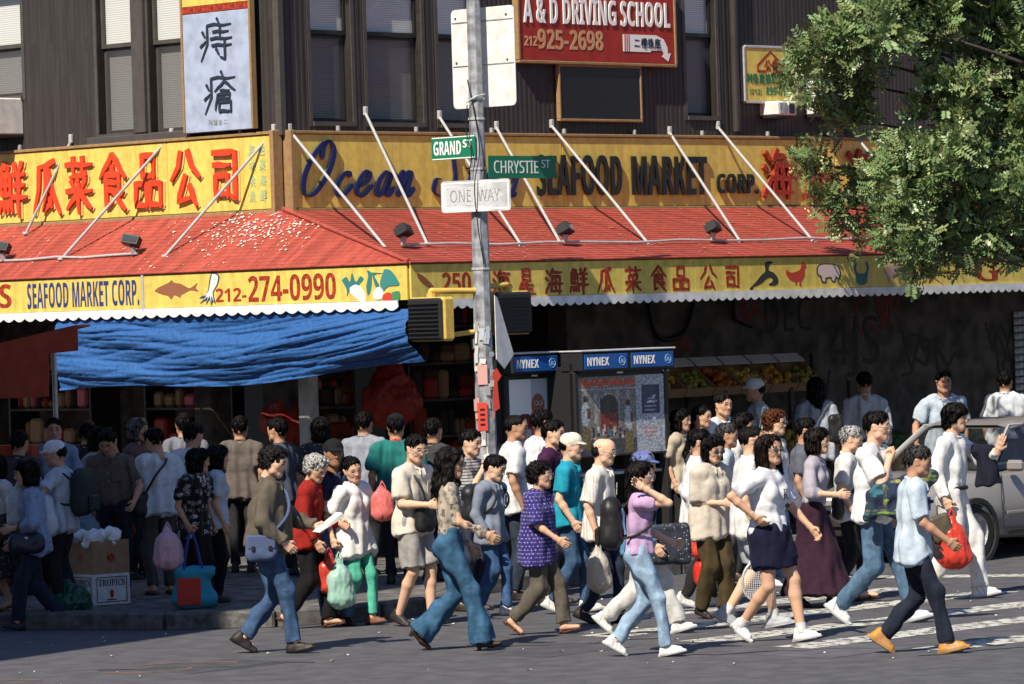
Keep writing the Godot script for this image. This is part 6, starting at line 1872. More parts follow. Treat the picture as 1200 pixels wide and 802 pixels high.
		for s in ["l", "r"]:
			var kn: Vector3 = J[s + "knee"]; var an: Vector3 = J[s + "a"]; var hp: Vector3 = J[s + "hip"]
			var kr: float = 0.058 * k + q
			if B.kind == "shorts":
				var ln: float = B.get("length", 0.85)
				b.append(bn(hp, hp.lerp(kn, ln), 0.088 * k * lerpf(1, fat, 0.6) + q, 0.072 * k + q * 1.6, X, 0, 1, 0.03))
			else:
				b.append(bn(hp, kn, 0.086 * k * lerpf(1, fat, 0.6) + q - slim, kr, X, 0, 0, 0.03))
				var end: Vector3 = kn.lerp(an, B.get("length", 0.97))
				b.append(bn(kn, end, kr, 0.046 * k + q + B.get("flare", 0.0), X, 0, 1, 0.03))
	out.bottom = skin_field(b, [], cell * 0.95, folds, B.get("crease", 0.022), B.get("fold", Vector3(9, 2.8, 9)), 0.15 if T.get("tuck", false) else -0.15)
	if P.has("jersey"):
		b = [bn(p0 - t * 0.02 * k + X * 0.01 * k, p0 - t * 0.29 * k + X * 0.03 * k + Z * 0.03 * k, 0.165 * k, 0.17 * k, X, 0.16, 1, 0.03), bn(p0 + t * 0.02 * k + Z * 0.10 * k - X * 0.08 * k, p0 - t * 0.1 * k + Z * 0.12 * k, 0.04 * k, 0.05 * k)]
		for s in ["l", "r"]: b.append(bn(J[s + "hip"], (J[s + "hip"] as Vector3).lerp(J[s + "knee"], 0.6), 0.11 * k, 0.105 * k, X, 0, 1, 0.05))
		out.jersey = skin_field(b, [], cell * 0.95, folds, 0.012, Vector3(12, 5, 12))
	made[P.id] = out

func foot_basis(J: Dictionary, s: String) -> Basis:
	return Basis(Vector3.UP, J[s + "fy"]) * Basis(Vector3.RIGHT, -J[s + "fp"])

func cloth(c: Color, pattern := "") -> StandardMaterial3D:
	var key := "cloth %s %s" % [c, pattern]
	if mats.has(key): return mats[key]
	var m := mat(key, c if pattern == "" else Color.WHITE, 0.88, 0.0, patterns(pattern, c), 1.0 if pattern == "" else 2.2)
	m.metallic_specular = 0.25
	m.rim_enabled = true
	m.rim = 0.12
	m.rim_tint = 0.6
	if pattern == "": m.uv1_scale = Vector3.ONE * 1.7
	bump(m, weave_tex, 0.3)
	return m

var weave_tex: ImageTexture
var wear_tex := {}
func patterns(kind: String, c: Color) -> Texture2D:
	var key := kind + str(c) if kind != "" and kind != "denim" else kind
	if wear_tex.has(key): return wear_tex[key]
	var n := 256
	var im := Image.create(n, n, false, Image.FORMAT_RGB8)
	var q := RandomNumberGenerator.new()
	q.seed = 17
	match kind:
		"":
			var g := noise(0.03, 81).get_seamless_image(n, n)
			for y in n:
				for x in n:
					var v := 0.86 + 0.2 * g.get_pixel(x, y).r
					im.set_pixel(x, y, Color(v, v, v))
		"polka":
			im.fill(c.linear_to_srgb())
			for i in 14:
				for j in 14: blob(im, (i + (0.5 if j % 2 else 0.0)) * 18.3 + 5, j * 18.3 + 5, 3.2, 3.2, Color(0.42, 0.36, 0.50))
		"floral":
			im.fill(Color(0.012, 0.012, 0.014).linear_to_srgb())
			for k in 46:
				var x := q.randf() * n; var y := q.randf() * n
				for j in 5: blob(im, x + cos(j * 1.26) * 7, y + sin(j * 1.26) * 7, q.randf_range(2.5, 6), q.randf_range(2.5, 5), Color(0.48, 0.46, 0.42))
		"leopard":
			im.fill(Color(0.36, 0.32, 0.27).linear_to_srgb())
			for k in 120:
				var x := q.randf() * n; var y := q.randf() * n
				blob(im, x, y, q.randf_range(6, 9), q.randf_range(5, 8), Color(0.03, 0.022, 0.018)); blob(im, x + 1, y, 3.4, 3, Color(0.22, 0.16, 0.12))
		"sprig":
			im.fill(c.linear_to_srgb())
			for k in 260: blob(im, q.randf() * n, q.randf() * n, q.randf_range(1.5, 3.5), q.randf_range(1.5, 3), c * 0.28 if k % 3 else Color(0.5, 0.5, 0.52))
		"stripe", "hstripe":
			im.fill(c.linear_to_srgb())
			for k in 16:
				if kind == "stripe": paint(im, k * 16, 0, 4, n, c * 0.6)
				else: paint(im, 0, k * 16, n, 7, c * 0.22)
		"capflower":
			im.fill(Color(0.10, 0.12, 0.28).linear_to_srgb())
			for k in 60: blob(im, q.randf() * n, q.randf() * n, q.randf_range(6, 14), q.randf_range(5, 12), [Color(0.5, 0.5, 0.52), Color(0.4, 0.12, 0.16), Color(0.14, 0.2, 0.4)][k % 3])
		"batik":
			im.fill(Color(0.02, 0.03, 0.06).linear_to_srgb())
			for k in 24: blob(im, q.randf() * n, q.randf() * n, q.randf_range(8, 40), q.randf_range(5, 12), [Color(0.24, 0.34, 0.05), Color(0.04, 0.2, 0.22), Color(0.3, 0.32, 0.1)][k % 3])
	wear_tex[key] = ImageTexture.create_from_image(im)
	return wear_tex[key]

func denim(c: Color) -> StandardMaterial3D:
	var key := "denim %s" % c
	if mats.has(key): return mats[key]
	if not wear_tex.has("denim"):
		var im := Image.create(256, 256, false, Image.FORMAT_RGB8)
		var a := noise(0.014, 83).get_seamless_image(256, 256); var b := noise(0.2, 84).get_seamless_image(256, 256)
		for y in 256:
			for x in 256:
				var v := 0.78 + 0.2 * smoothstep(0.3, 0.8, a.get_pixel(x, y).r) + 0.22 * (b.get_pixel(x, y).r - 0.5)
				im.set_pixel(x, y, Color(minf(v, 1.0), minf(v, 1.0), minf(v * 1.02, 1.0)))
		wear_tex["denim"] = ImageTexture.create_from_image(im)
	var m := mat(key, c * 1.2, 0.9, 0.0, wear_tex["denim"], 2.2)
	m.metallic_specular = 0.2
	return bump(m, weave_tex, 0.3)

func build_person(P: Dictionary):
	var M: Dictionary = made[P.id]
	var J: Dictionary = M.J
	var root := thing("person", P.label, "person", Transform3D(Basis(Vector3.UP, deg_to_rad(P.yaw)), Vector3(P.x, P.y, P.z)), P.get("group", "people at the crossing"))
	people[P.id] = {"node": root, "T": root.transform, "J": J, "P": P}
	var skin: Color = SKIN[P.get("skin", "light")]
	var f: bool = P.get("sex", "m") == "f"
	# one body: trunk and limbs, head, both hands
	var list := []
	var body: Array = M.body
	list.append([body[0], body[1], body[2], flat_colors(body[0].size(), skin)])
	var hp: Array = heads["f" if f else ("w" if P.get("fat", 1.0) > 1.12 else "m")]
	var hm := moved(hp, J.head)
	var hc := PackedColorArray()
	var hair: Color = P.get("hair", ["short", Color(0.012, 0.010, 0.010)])[1]
	var pal := [skin, skin.lerp(Color(0.34, 0.08, 0.07) if f else Color(0.30, 0.12, 0.09), 0.75), hair.lerp(skin, 0.12), Color(0.50, 0.46, 0.42), Color(0.02, 0.013, 0.01), Color(0.05, 0.03, 0.022)]
	for c in hp[3]: hc.append(pal[c])
	list.append([hm[0], hm[1], hm[2], hc])
	for s in ["l", "r"]:
		var h: Array = hands[P.get(s + "pose", "relax")]
		var hh := moved(h, hand_frame(J, s, P), s == "r")
		list.append([hh[0], hh[1], hh[2], flat_colors(hh[0].size(), skin * 0.97)])
	part("body", joined_mesh(list), mats["skin"], root)
	# hair or hat
	var hs: Array = P.get("hair", ["short", Color(0.012, 0.010, 0.010)])
	if hs[0] != "none":
		var a := moved(hairs[hs[0]], J.head)
		part("hair", arrays_mesh(a[0], a[1], a[2]), hair_material(hs[1]), root)
	if P.has("cap"):
		var a := moved(hairs["cap"], J.head)
		part("cap", arrays_mesh(a[0], a[1], a[2]), cloth(P.cap[0], P.cap[1] if P.cap.size() > 1 else ""), root)
	if P.has("glasses"):
		var dark: bool = P.glasses == "sun"
		var g := Node3D.new()
		g.name = "glasses"
		root.add_child(g)
		g.transform = J.head
		for e in [-1.0, 1.0]:
			var ring := []
			for i in 14: ring.append(Vector3(e * 0.033 + cos(TAU * i / 14) * 0.024, 0.0 + sin(TAU * i / 14) * 0.019, 0.105 - 0.004 * absf(cos(TAU * i / 14))))
			part("rim", tube(ring, 0.0022, 5, true), mats["black metal"] if dark else mats["steel"], g)
			part("arm", tube([Vector3(e * 0.057, 0.004, 0.102), Vector3(e * 0.074, 0.006, 0.07), Vector3(e * 0.08, 0.004, -0.005)], 0.002, 5), mats["black metal"] if dark else mats["steel"], g)
			if dark: part("lens", lathe([[0.0, 0.003], [0.02, 0.0015], [0.0235, 0.0], [0.0, -0.001]], 14), mats["street glass"], g, Transform3D(Basis(Vector3.RIGHT, PI / 2).scaled(Vector3(1, 0.8, 1)), Vector3(e * 0.033, 0, 0.105)))
		part("bridge", tube([Vector3(-0.01, 0.004, 0.105), Vector3(0, 0.007, 0.107), Vector3(0.01, 0.004, 0.105)], 0.002, 5), mats["steel"], g)
	# clothes
	var T: Dictionary = P.top
	var tm: StandardMaterial3D = denim(T.col) if T.get("pattern", "") == "denim" else cloth(T.col, T.get("pattern", ""))
	var sh := part(T.get("name", "shirt"), arrays_mesh(M.top[0], M.top[1], M.top[2]), tm, root)
	if T.get("collar", false):
		for s in ["l", "r"]:
			var e := 1.0 if s == "l" else -1.0
			var k: float = J.k
			var ring := []; var rad := []
			for i in 8:
				var a := PI * i / 8.0
				var r := (0.066 if not f else 0.06) * k
				ring.append(J.nb + J.X * (e * sin(a) * r * 1.05) + J.Z * (-cos(a) * r * 1.1 + 0.012 + 0.02 * (i / 8.0)) * 1.0 + J.t * (0.035 - 0.052 * i / 8.0) * k)
				rad.append(0.016 if i < 6 else 0.013)
			ring.append(J.nb + J.X * (e * 0.034 * k) + J.Z * 0.118 * k - J.t * 0.062 * k)
			rad.append(0.007)
			part("collar", tube(ring, rad, 6), cloth(T.get("collar_col", T.col)), sh)
		if T.get("placket", true):
			var k: float = J.k
			for i in 4:
				var at_p: Vector3 = J.pelvis + J.t * (0.36 - i * 0.085) * k
				part("button", lathe([[0.0, 0.003], [0.006, 0.002], [0.006, 0.0]], 8), mats["grey print"], sh, Transform3D(Basis(Vector3.RIGHT, PI / 2), at_p + J.Z * (0.115 * k * P.get("fat", 1.0) + T.get("loose", 0.018) + P.get("belly", 0.0))))
	else:
		var nk: float = J.k
		var band := []
		for i in 16:
			var a := TAU * i / 16
			var r := (0.066 if f else 0.071) * nk
			band.append(J.nb + J.X * sin(a) * r * 1.08 + J.Z * (-cos(a) * r + 0.012) + J.t * (0.014 + 0.02 * cos(a)) * nk)
		part("neckband", tube(band, 0.010, 6, true), tm, sh)
	if T.get("collar", false) and not f:
		var pk: float = J.k
		part("pocket", block(0.10 * pk, 0.11 * pk, 0.006, 0.002), tm, sh, Transform3D(Basis(J.X, J.t, J.Z) * Basis(Vector3.UP, 0.32), J.pelvis + J.t * 0.27 * pk + J.X * 0.075 * pk + J.Z * ((0.102 * P.get("fat", 1.0)) * pk + T.get("loose", 0.022) * pk + 0.006)))
	var B: Dictionary = P.bot
	var bm: StandardMaterial3D = denim(B.col) if B.get("denim", false) else cloth(B.col, B.get("pattern", ""))
	part({"skirt": "skirt", "shorts": "shorts"}.get(B.kind, "trousers"), arrays_mesh(M.bottom[0], M.bottom[1], M.bottom[2]), bm, root)
	if P.has("belt"):
		var ring := []
		for i in 20:
			var a := TAU * i / 20
			ring.append(J.pelvis + J.t * 0.062 * J.k + J.X * cos(a) * 0.172 * J.k * P.get("fat", 1.0) + J.Z * sin(a) * 0.129 * J.k * P.get("fat", 1.0))
		part("belt", tube(ring, 0.019, 6, true), mat("belt leather", Color(0.015, 0.012, 0.010), 0.4), root)
	if M.has("jersey"): part("tied_jersey", arrays_mesh(M.jersey[0], M.jersey[1], M.jersey[2]), cloth(P.jersey), root)
	# shoes
	var S: Array = P.get("shoe", ["dress", Color(0.02, 0.018, 0.016)])
	for s in ["l", "r"]:
		var fb := foot_basis(J, s).scaled(Vector3.ONE * J.k * (0.93 if f else 1.0))
		var a := moved(shoes[S[0]], Transform3D(fb, J[s + "a"]))
		var c := PackedColorArray()
		var sole: Color = S[2] if S.size() > 2 else S[1] * 0.6
		var i := 0
		for p in shoes[S[0]][0]:
			var stripe: bool = S[0] == "sneaker" and absf(fposmod(p.z * 24.0 + p.y * 9.0, 1.0) - 0.5) < 0.16 and p.y > -0.05 and p.z > -0.03 and p.z < 0.08
			c.append(sole if p.y < -0.060 else (S[1].lerp(Color(0.25, 0.27, 0.32), 0.6) if stripe and S[1].r > 0.4 else S[1]))
			i += 1
		part("sandal" if S[0] == "sandal" else "shoe", arrays_mesh(a[0], a[1], a[2], c), mats["shoe"], root)
		if P.has("sock"): part("sock", tube([J[s + "a"] + fb.y * -0.01, (J[s + "a"] as Vector3).lerp(J[s + "knee"], 0.17)], [0.042 * J.k, 0.044 * J.k], 12), cloth(P.sock), root)

func hair_material(c: Color) -> StandardMaterial3D:
	var key := "hair %s" % c
	if mats.has(key): return mats[key]
	if not wear_tex.has("hair"):
		var im := Image.create(128, 128, false, Image.FORMAT_RGB8)
		var n := noise(0.05, 87)
		for y in 128:
			for x in 128:
				var v := 0.75 + 0.5 * n.get_noise_2d(x * 9.0, y * 0.9)
				im.set_pixel(x, y, Color(v, v, v))
		wear_tex["hair"] = ImageTexture.create_from_image(im)
	var m := mat(key, c * 1.25, 0.58, 0.0, wear_tex["hair"], 7.0)
	m.metallic_specular = 0.25
	return bump(m, wear_tex["hair"], 0.4)

# creases of worn cloth: soft ridges that run into one another, and a little weave
func crease_picture() -> ImageTexture:
	var n := noise(0.016, 88, FastNoiseLite.TYPE_SIMPLEX_SMOOTH, 3)
	n.fractal_type = FastNoiseLite.FRACTAL_RIDGED
	var a := n.get_seamless_image(256, 256)
	var w := noise(0.4, 89).get_seamless_image(256, 256)
	var im := Image.create(256, 256, false, Image.FORMAT_RGB8)
	for y in 256:
		for x in 256:
			var v := clampf(0.92 * pow(a.get_pixel(x, y).r, 1.5) + 0.05 * w.get_pixel(x, y).r, 0.0, 1.0)
			im.set_pixel(x, y, Color(v, v, v))
	return ImageTexture.create_from_image(im)

func crowd():
	folds = tri_noise()
	var sk := mat("skin", Color.WHITE, 0.6)
	sk.vertex_color_use_as_albedo = true
	sk.metallic_specular = 0.35
	var so := mat("shoe", Color.WHITE, 0.55)
	so.vertex_color_use_as_albedo = true
	weave_tex = crease_picture()
	var list := cast()
	# prototypes and bodies are worked out on a few threads
	var jobs := []
	for k in ["m", "f", "w"]: jobs.append(func(): heads[k] = head_shape("f" if k == "f" else "m", 1.12 if k == "w" else 1.0))
	for k in ["short", "crew", "bald", "bob", "long", "wavy", "tail", "bowl", "curly", "cap"]: jobs.append(func(): hairs[k] = hair_shape(k))
	for k in ["relax", "grip", "flat"]: jobs.append(func(): hands[k] = hand_shape(k))
	for k in ["sneaker", "dress", "heel", "sandal"]: jobs.append(func(): shoes[k] = shoe_shape(k))
	for P in list: jobs.append(func(): form_person(P))
	run_all(jobs)
	for P in list: build_person(P)

func run_all(jobs: Array):
	for d in [heads, hairs, hands, shoes, made]: d.clear()
	# fixed places so that the threads never grow a table at the same time
	for k in ["m", "f", "w"]: heads[k] = null
	for k in ["short", "crew", "bald", "bob", "long", "wavy", "tail", "bowl", "curly", "cap"]: hairs[k] = null
	for k in ["relax", "grip", "flat"]: hands[k] = null
	for k in ["sneaker", "dress", "heel", "sandal"]: shoes[k] = null
	for P in cast(): made[P.id] = null
	var lanes := []
	for n in 4:
		var th := Thread.new()
		th.start(lane.bind(jobs, n))
		lanes.append(th)
	for th in lanes: th.wait_to_finish()

func lane(jobs: Array, n: int):
	for i in range(n, jobs.size(), 4): jobs[i].call()

# everybody in view: where they stand (metres), how tall they are, how they hold themselves and what they wear
func cast() -> Array:
	var BLK := Color(0.012, 0.010, 0.010)
	return [
		{"id": "woman_blouse_edge", "x": -4.765, "y": 0.15, "z": -39.340, "h": 1.453, "yaw": -60.0, "sex": "f", "walk": 0.25, "skin": "mid", "top": {"name": "blouse", "col": Color(0.6, 0.6, 0.6), "hem": 0.04, "collar": true}, "bot": {"kind": "skirt", "col": Color(0.03, 0.03, 0.035), "pattern": "sprig", "hem": 0.38}, "hair": ["bob", BLK], "shoe": ["sandal", Color(0.12, 0.06, 0.03)], "rh": Vector3(0.05, -0.28, 0.2), "label": "person in a white blouse and speckled dark skirt behind the handbag carrier"},
		{"id": "woman_sprig", "x": -4.400, "y": 0.00, "z": -38.986, "h": 1.579, "yaw": -78.0, "sex": "f", "walk": 0.5, "skin": "mid", "lean": 5.0, "top": {"name": "blouse", "col": Color(0.22, 0.28, 0.42), "pattern": "sprig", "sleeve": 1.6, "hem": 0.12, "loose": 0.026}, "bot": {"kind": "trousers", "col": Color(0.02, 0.026, 0.045), "loose": 0.022}, "hair": ["bob", BLK], "lh": Vector3(0.02, -0.30, 0.20), "rh": Vector3(0.02, -0.44, 0.2), "head": [0, 6, 0], "label": "person in a blue sprigged blouse walking left with a dark handbag"},
		{"id": "man_white_cap", "x": -4.194, "y": 0.15, "z": -39.400, "h": 1.562, "yaw": -105.0, "skin": "tan", "top": {"col": Color(0.4, 0.45, 0.52)}, "bot": {"kind": "trousers", "col": Color(0.02, 0.02, 0.024)}, "hair": ["crew", BLK], "cap": [Color(0.6, 0.62, 0.64)], "lh": Vector3(0.06, -0.05, 0.22), "lpose": "grip", "head": [12, 6, 0], "label": "person in a white cap carrying a white sack over the shoulder"},
		{"id": "man_blue_behind_cap", "x": -4.573, "y": 0.15, "z": -42.200, "h": 1.723, "yaw": 12.0, "skin": "tan", "cell": 0.019, "top": {"col": Color(0.2, 0.28, 0.42), "collar": true}, "bot": {"kind": "trousers", "col": Color(0.03, 0.03, 0.035)}, "label": "person in a blue shirt standing behind the white cap wearer"},
		{"id": "man_brown_polo", "x": -3.863, "y": 0.15, "z": -40.912, "h": 1.652, "yaw": -8.0, "skin": "tan", "fat": 1.1, "belly": 0.02, "lean": 8.0, "top": {"name": "polo_shirt", "col": Color(0.115, 0.092, 0.078), "tuck": true, "collar": true, "loose": 0.024}, "bot": {"kind": "trousers", "col": Color(0.014, 0.015, 0.025)}, "head": [-8, 32, 0], "rh": Vector3(0.02, -0.36, 0.2), "lh": Vector3(0.08, -0.38, 0.18), "rpose": "grip", "label": "person in a brown grey polo shirt looking down behind the cartons"},
		{"id": "man_white_strap", "x": -3.443, "y": 0.15, "z": -41.087, "h": 1.617, "yaw": -152.0, "skin": "tan", "top": {"col": Color(0.55, 0.58, 0.62), "hem": 0.08, "loose": 0.026}, "bot": {"kind": "trousers", "col": Color(0.075, 0.07, 0.066), "loose": 0.02}, "shoe": ["sandal", Color(0.05, 0.03, 0.02)], "lh": Vector3(0.12, -0.36, 0.26), "lpose": "grip", "head": [10, 16, 0], "label": "person in a white shirt with a black shoulder bag seen from behind"},
		{"id": "man_white_back", "x": -3.146, "y": 0.15, "z": -41.400, "h": 1.642, "yaw": 172.0, "skin": "tan", "cell": 0.018, "top": {"col": Color(0.62, 0.64, 0.67), "sleeve": 0.85, "loose": 0.026}, "bot": {"kind": "trousers", "col": Color(0.02, 0.02, 0.022)}, "head": [-30, 5, 0], "label": "person in a bright white shirt seen from behind beside the floral blouse"},
		{"id": "woman_floral", "x": -2.962, "y": 0.15, "z": -39.227, "h": 1.457, "yaw": 48.0, "sex": "f", "skin": "tan", "top": {"name": "blouse", "col": Color(0.01, 0.01, 0.01), "pattern": "floral", "hem": 0.14, "loose": 0.024, "collar": true, "collar_col": Color(0.5, 0.52, 0.56), "placket": false}, "bot": {"kind": "skirt", "col": Color(0.01, 0.01, 0.011), "hem": 0.14}, "hair": ["bob", BLK], "head": [52, 4, 0], "rh": Vector3(0.06, -0.46, 0.08), "lpose": "grip", "rpose": "grip", "label": "person in a black and white floral blouse holding a blue and red tote"},
		{"id": "woman_pale_blouse", "x": -2.822, "y": 0.15, "z": -39.700, "h": 1.462, "yaw": 105.0, "sex": "f", "skin": "mid", "top": {"name": "blouse", "col": Color(0.45, 0.5, 0.56), "hem": 0.08, "collar": true}, "bot": {"kind": "trousers", "col": Color(0.012, 0.012, 0.014)}, "hair": ["bob", BLK], "label": "person in a pale blue blouse beside the floral blouse"},
		{"id": "man_shop_grey", "x": -3.435, "y": 0.15, "z": -44.300, "h": 1.680, "yaw": 185.0, "skin": "tan", "cell": 0.021, "top": {"col": Color(0.16, 0.17, 0.2)}, "bot": {"kind": "trousers", "col": Color(0.03, 0.03, 0.03)}, "label": "person in a grey shirt facing the shelves deep in the dim shop"},
		{"id": "woman_shop_scarf", "x": -3.905, "y": 0.15, "z": -43.600, "h": 1.659, "yaw": 70.0, "sex": "f", "skin": "tan", "cell": 0.021, "top": {"col": Color(0.12, 0.08, 0.08), "sleeve": 1.9}, "bot": {"kind": "trousers", "col": Color(0.02, 0.02, 0.02)}, "hair": ["bob", Color(0.2, 0.16, 0.15)], "label": "person with a light headscarf in the dim shop behind the brown polo"},
		{"id": "man_shop_dark", "x": -4.424, "y": 0.15, "z": -43.900, "h": 1.632, "yaw": 150.0, "skin": "tan", "cell": 0.021, "top": {"col": Color(0.03, 0.03, 0.035), "sleeve": 1.9}, "bot": {"kind": "trousers", "col": Color(0.02, 0.02, 0.02)}, "label": "person in dark clothes in the shop between blue shirt and brown polo"},
		{"id": "man_jacket", "x": -2.090, "y": 0.00, "z": -35.409, "h": 1.758, "yaw": 84.0, "walk": -0.5, "skin": "light", "fat": 1.2, "belly": 0.05, "lean": 4.0, "cell": 0.0135, "top": {"name": "jacket", "col": Color(0.105, 0.09, 0.07), "sleeve": 1.95, "hem": 0.02, "loose": 0.03, "collar": true, "placket": false}, "bot": {"kind": "trousers", "col": Color(0.05, 0.095, 0.18), "denim": true, "loose": 0.018}, "hair": ["curly", Color(0.02, 0.018, 0.018)], "head": [-12, 14, 0], "rh": Vector3(0.06, -0.42, 0.12), "lh": Vector3(-0.02, -0.30, 0.36), "rhd": Vector3(0, -0.3, 0.4), "lpose": "grip", "label": "heavy person in an olive grey jacket and jeans with blue shoulder bag"},
		{"id": "old_woman_red", "x": -1.898, "y": 0.00, "z": -38.071, "h": 1.583, "yaw": 80.0, "sex": "f", "walk": 0.45, "skin": "mid", "lean": 8.0, "top": {"name": "cardigan", "col": Color(0.26, 0.018, 0.014), "sleeve": 1.9, "hem": 0.1, "vee": 0.1}, "bot": {"kind": "trousers", "col": Color(0.010, 0.010, 0.011), "loose": 0.024}, "hair": ["curly", Color(0.55, 0.55, 0.53)], "head": [-25, 22, 0], "shoe": ["sandal", Color(0.1, 0.05, 0.03)], "lh": Vector3(0.0, -0.3, 0.25), "label": "white haired person in a red cardigan walking beside the heavy jacket wearer"},
		{"id": "man_black_cap", "x": -1.649, "y": 0.00, "z": -38.300, "h": 1.683, "yaw": 18.0, "skin": "dark", "top": {"col": Color(0.022, 0.032, 0.07), "sleeve": 0.9, "tuck": true, "collar": true}, "bot": {"kind": "trousers", "col": Color(0.07, 0.14, 0.27), "denim": true}, "hair": ["crew", BLK], "cap": [Color(0.012, 0.012, 0.014)], "label": "person in a black cap and navy shirt facing us"},
		{"id": "woman_mint", "x": -1.472, "y": 0.00, "z": -38.307, "h": 1.537, "yaw": 55.0, "sex": "f", "walk": 0.35, "skin": "light", "side": -5.0, "cell": 0.0135, "top": {"name": "t_shirt", "col": Color(0.72, 0.72, 0.71), "hem": 0.2, "loose": 0.034, "sleeve": 0.85}, "bot": {"kind": "trousers", "col": Color(0.085, 0.42, 0.30), "loose": 0.014, "length": 0.93}, "hair": ["tail", BLK], "head": [-28, 10, 14], "shoe": ["dress", Color(0.14, 0.06, 0.035)], "lh": Vector3(0.02, -0.10, 0.22), "lpose": "grip", "rh": Vector3(0.10, -0.45, -0.05), "rpose": "grip", "label": "person in a long white t-shirt and mint green trousers"},
		{"id": "woman_speckled_shop", "x": -1.913, "y": 0.15, "z": -41.800, "h": 1.652, "yaw": 170.0, "sex": "f", "skin": "tan", "cell": 0.02, "top": {"col": Color(0.04, 0.04, 0.045), "pattern": "sprig"}, "bot": {"kind": "trousers", "col": Color(0.02, 0.02, 0.02)}, "hair": ["bob", BLK], "label": "person in a speckled dark top facing the shop behind the black cap"},
		{"id": "man_grey_shop", "x": -1.570, "y": 0.15, "z": -43.200, "h": 1.667, "yaw": 160.0, "skin": "tan", "cell": 0.02, "lean": 10.0, "top": {"col": Color(0.24, 0.26, 0.31), "loose": 0.03}, "bot": {"kind": "trousers", "col": Color(0.03, 0.03, 0.035)}, "label": "person in a grey blue shirt bending towards the shop goods"},
		{"id": "man_teal_back", "x": -1.163, "y": 0.15, "z": -41.600, "h": 1.661, "yaw": 178.0, "skin": "tan", "cell": 0.018, "broad": 1.1, "top": {"col": Color(0.02, 0.16, 0.15), "loose": 0.03, "collar": true, "collar_col": Color(0.5, 0.05, 0.02), "placket": false}, "bot": {"kind": "trousers", "col": Color(0.02, 0.02, 0.022)}, "cap": [Color(0.01, 0.012, 0.02)], "label": "person in a teal shirt with orange collar facing the shop"},
		{"id": "man_glasses_shorts", "x": -0.936, "y": 0.00, "z": -37.983, "h": 1.726, "yaw": 55.0, "walk": 0.3, "skin": "light", "cell": 0.014, "top": {"col": Color(0.62, 0.57, 0.49), "hem": 0.08, "collar": true, "loose": 0.024}, "bot": {"kind": "shorts", "col": Color(0.30, 0.29, 0.28), "length": 0.92, "loose": 0.02}, "glasses": "clear", "head": [-20, 12, 0], "rh": Vector3(-0.04, -0.26, 0.28), "lh": Vector3(-0.06, -0.10, 0.26), "lpose": "grip", "rpose": "grip", "label": "person with glasses in a cream shirt and grey shorts"},
		{"id": "woman_leopard", "x": -0.569, "y": 0.00, "z": -35.095, "h": 1.717, "yaw": 82.0, "sex": "f", "walk": -0.62, "skin": "mid", "lean": 1.0, "cell": 0.013, "top": {"name": "blouse", "col": Color(0.3, 0.3, 0.3), "pattern": "leopard", "sleeve": 1.95, "tuck": true, "loose": 0.006}, "bot": {"kind": "trousers", "col": Color(0.042, 0.11, 0.19), "denim": true, "loose": 0.012, "flare": 0.045, "rise": 0.13, "length": 1.02}, "hair": ["wavy", BLK], "glasses": "sun", "shoe": ["heel", Color(0.03, 0.018, 0.014)], "rh": Vector3(0.04, -0.36, 0.30), "head": [-8, 4, 0], "label": "person in a leopard blouse and wide blue trousers with sunglasses"},
		{"id": "youth_striped", "x": -0.469, "y": 0.00, "z": -39.700, "h": 1.699, "yaw": 60.0, "skin": "light", "top": {"col": Color(0.42, 0.42, 0.42), "pattern": "hstripe"}, "bot": {"kind": "trousers", "col": Color(0.03, 0.04, 0.07)}, "rh": Vector3(-0.08, -0.02, 0.22), "rpose": "grip", "head": [0, 4, 0], "label": "person in a striped t-shirt drinking from a paper cup"},
		{"id": "boy_backpack", "x": -0.248, "y": 0.00, "z": -38.958, "h": 1.473, "yaw": 62.0, "walk": 0.3, "skin": "light", "headsize": 1.04, "cell": 0.014, "top": {"col": Color(0.19, 0.22, 0.29), "sleeve": 1.85, "hem": 0.12, "collar": true, "loose": 0.028, "placket": false}, "bot": {"kind": "trousers", "col": Color(0.05, 0.105, 0.21), "denim": true, "loose": 0.02}, "shoe": ["sneaker", Color(0.6, 0.6, 0.6)], "head": [0, 14, 0], "label": "boy sized person in a grey shirt and jeans with a dark backpack"},
		{"id": "man_white_pole", "x": -0.048, "y": 0.00, "z": -41.000, "h": 1.798, "yaw": 100.0, "skin": "tan", "top": {"name": "t_shirt", "col": Color(0.64, 0.66, 0.69), "hem": 0.1, "loose": 0.026}, "bot": {"kind": "trousers", "col": Color(0.03, 0.04, 0.06)}, "hair": ["crew", BLK], "head": [-20, 4, 0], "label": "person with cropped hair in a white t-shirt beside the street pole"},
		{"id": "man_white_booth", "x": 0.222, "y": 0.00, "z": -42.300, "h": 1.801, "yaw": 115.0, "skin": "tan", "cell": 0.018, "top": {"col": Color(0.6, 0.62, 0.66)}, "bot": {"kind": "trousers", "col": Color(0.03, 0.03, 0.04)}, "label": "person in a white shirt in front of the narrow phone booth"},
		{"id": "man_maroon", "x": 0.306, "y": 0.00, "z": -40.200, "h": 1.750, "yaw": 72.0, "skin": "light", "top": {"name": "polo_shirt", "col": Color(0.05, 0.014, 0.05), "collar": true, "hem": 0.08}, "bot": {"kind": "trousers", "col": Color(0.05, 0.05, 0.06)}, "head": [-6, 0, 0], "label": "person in a maroon polo shirt behind the turquoise polo"},
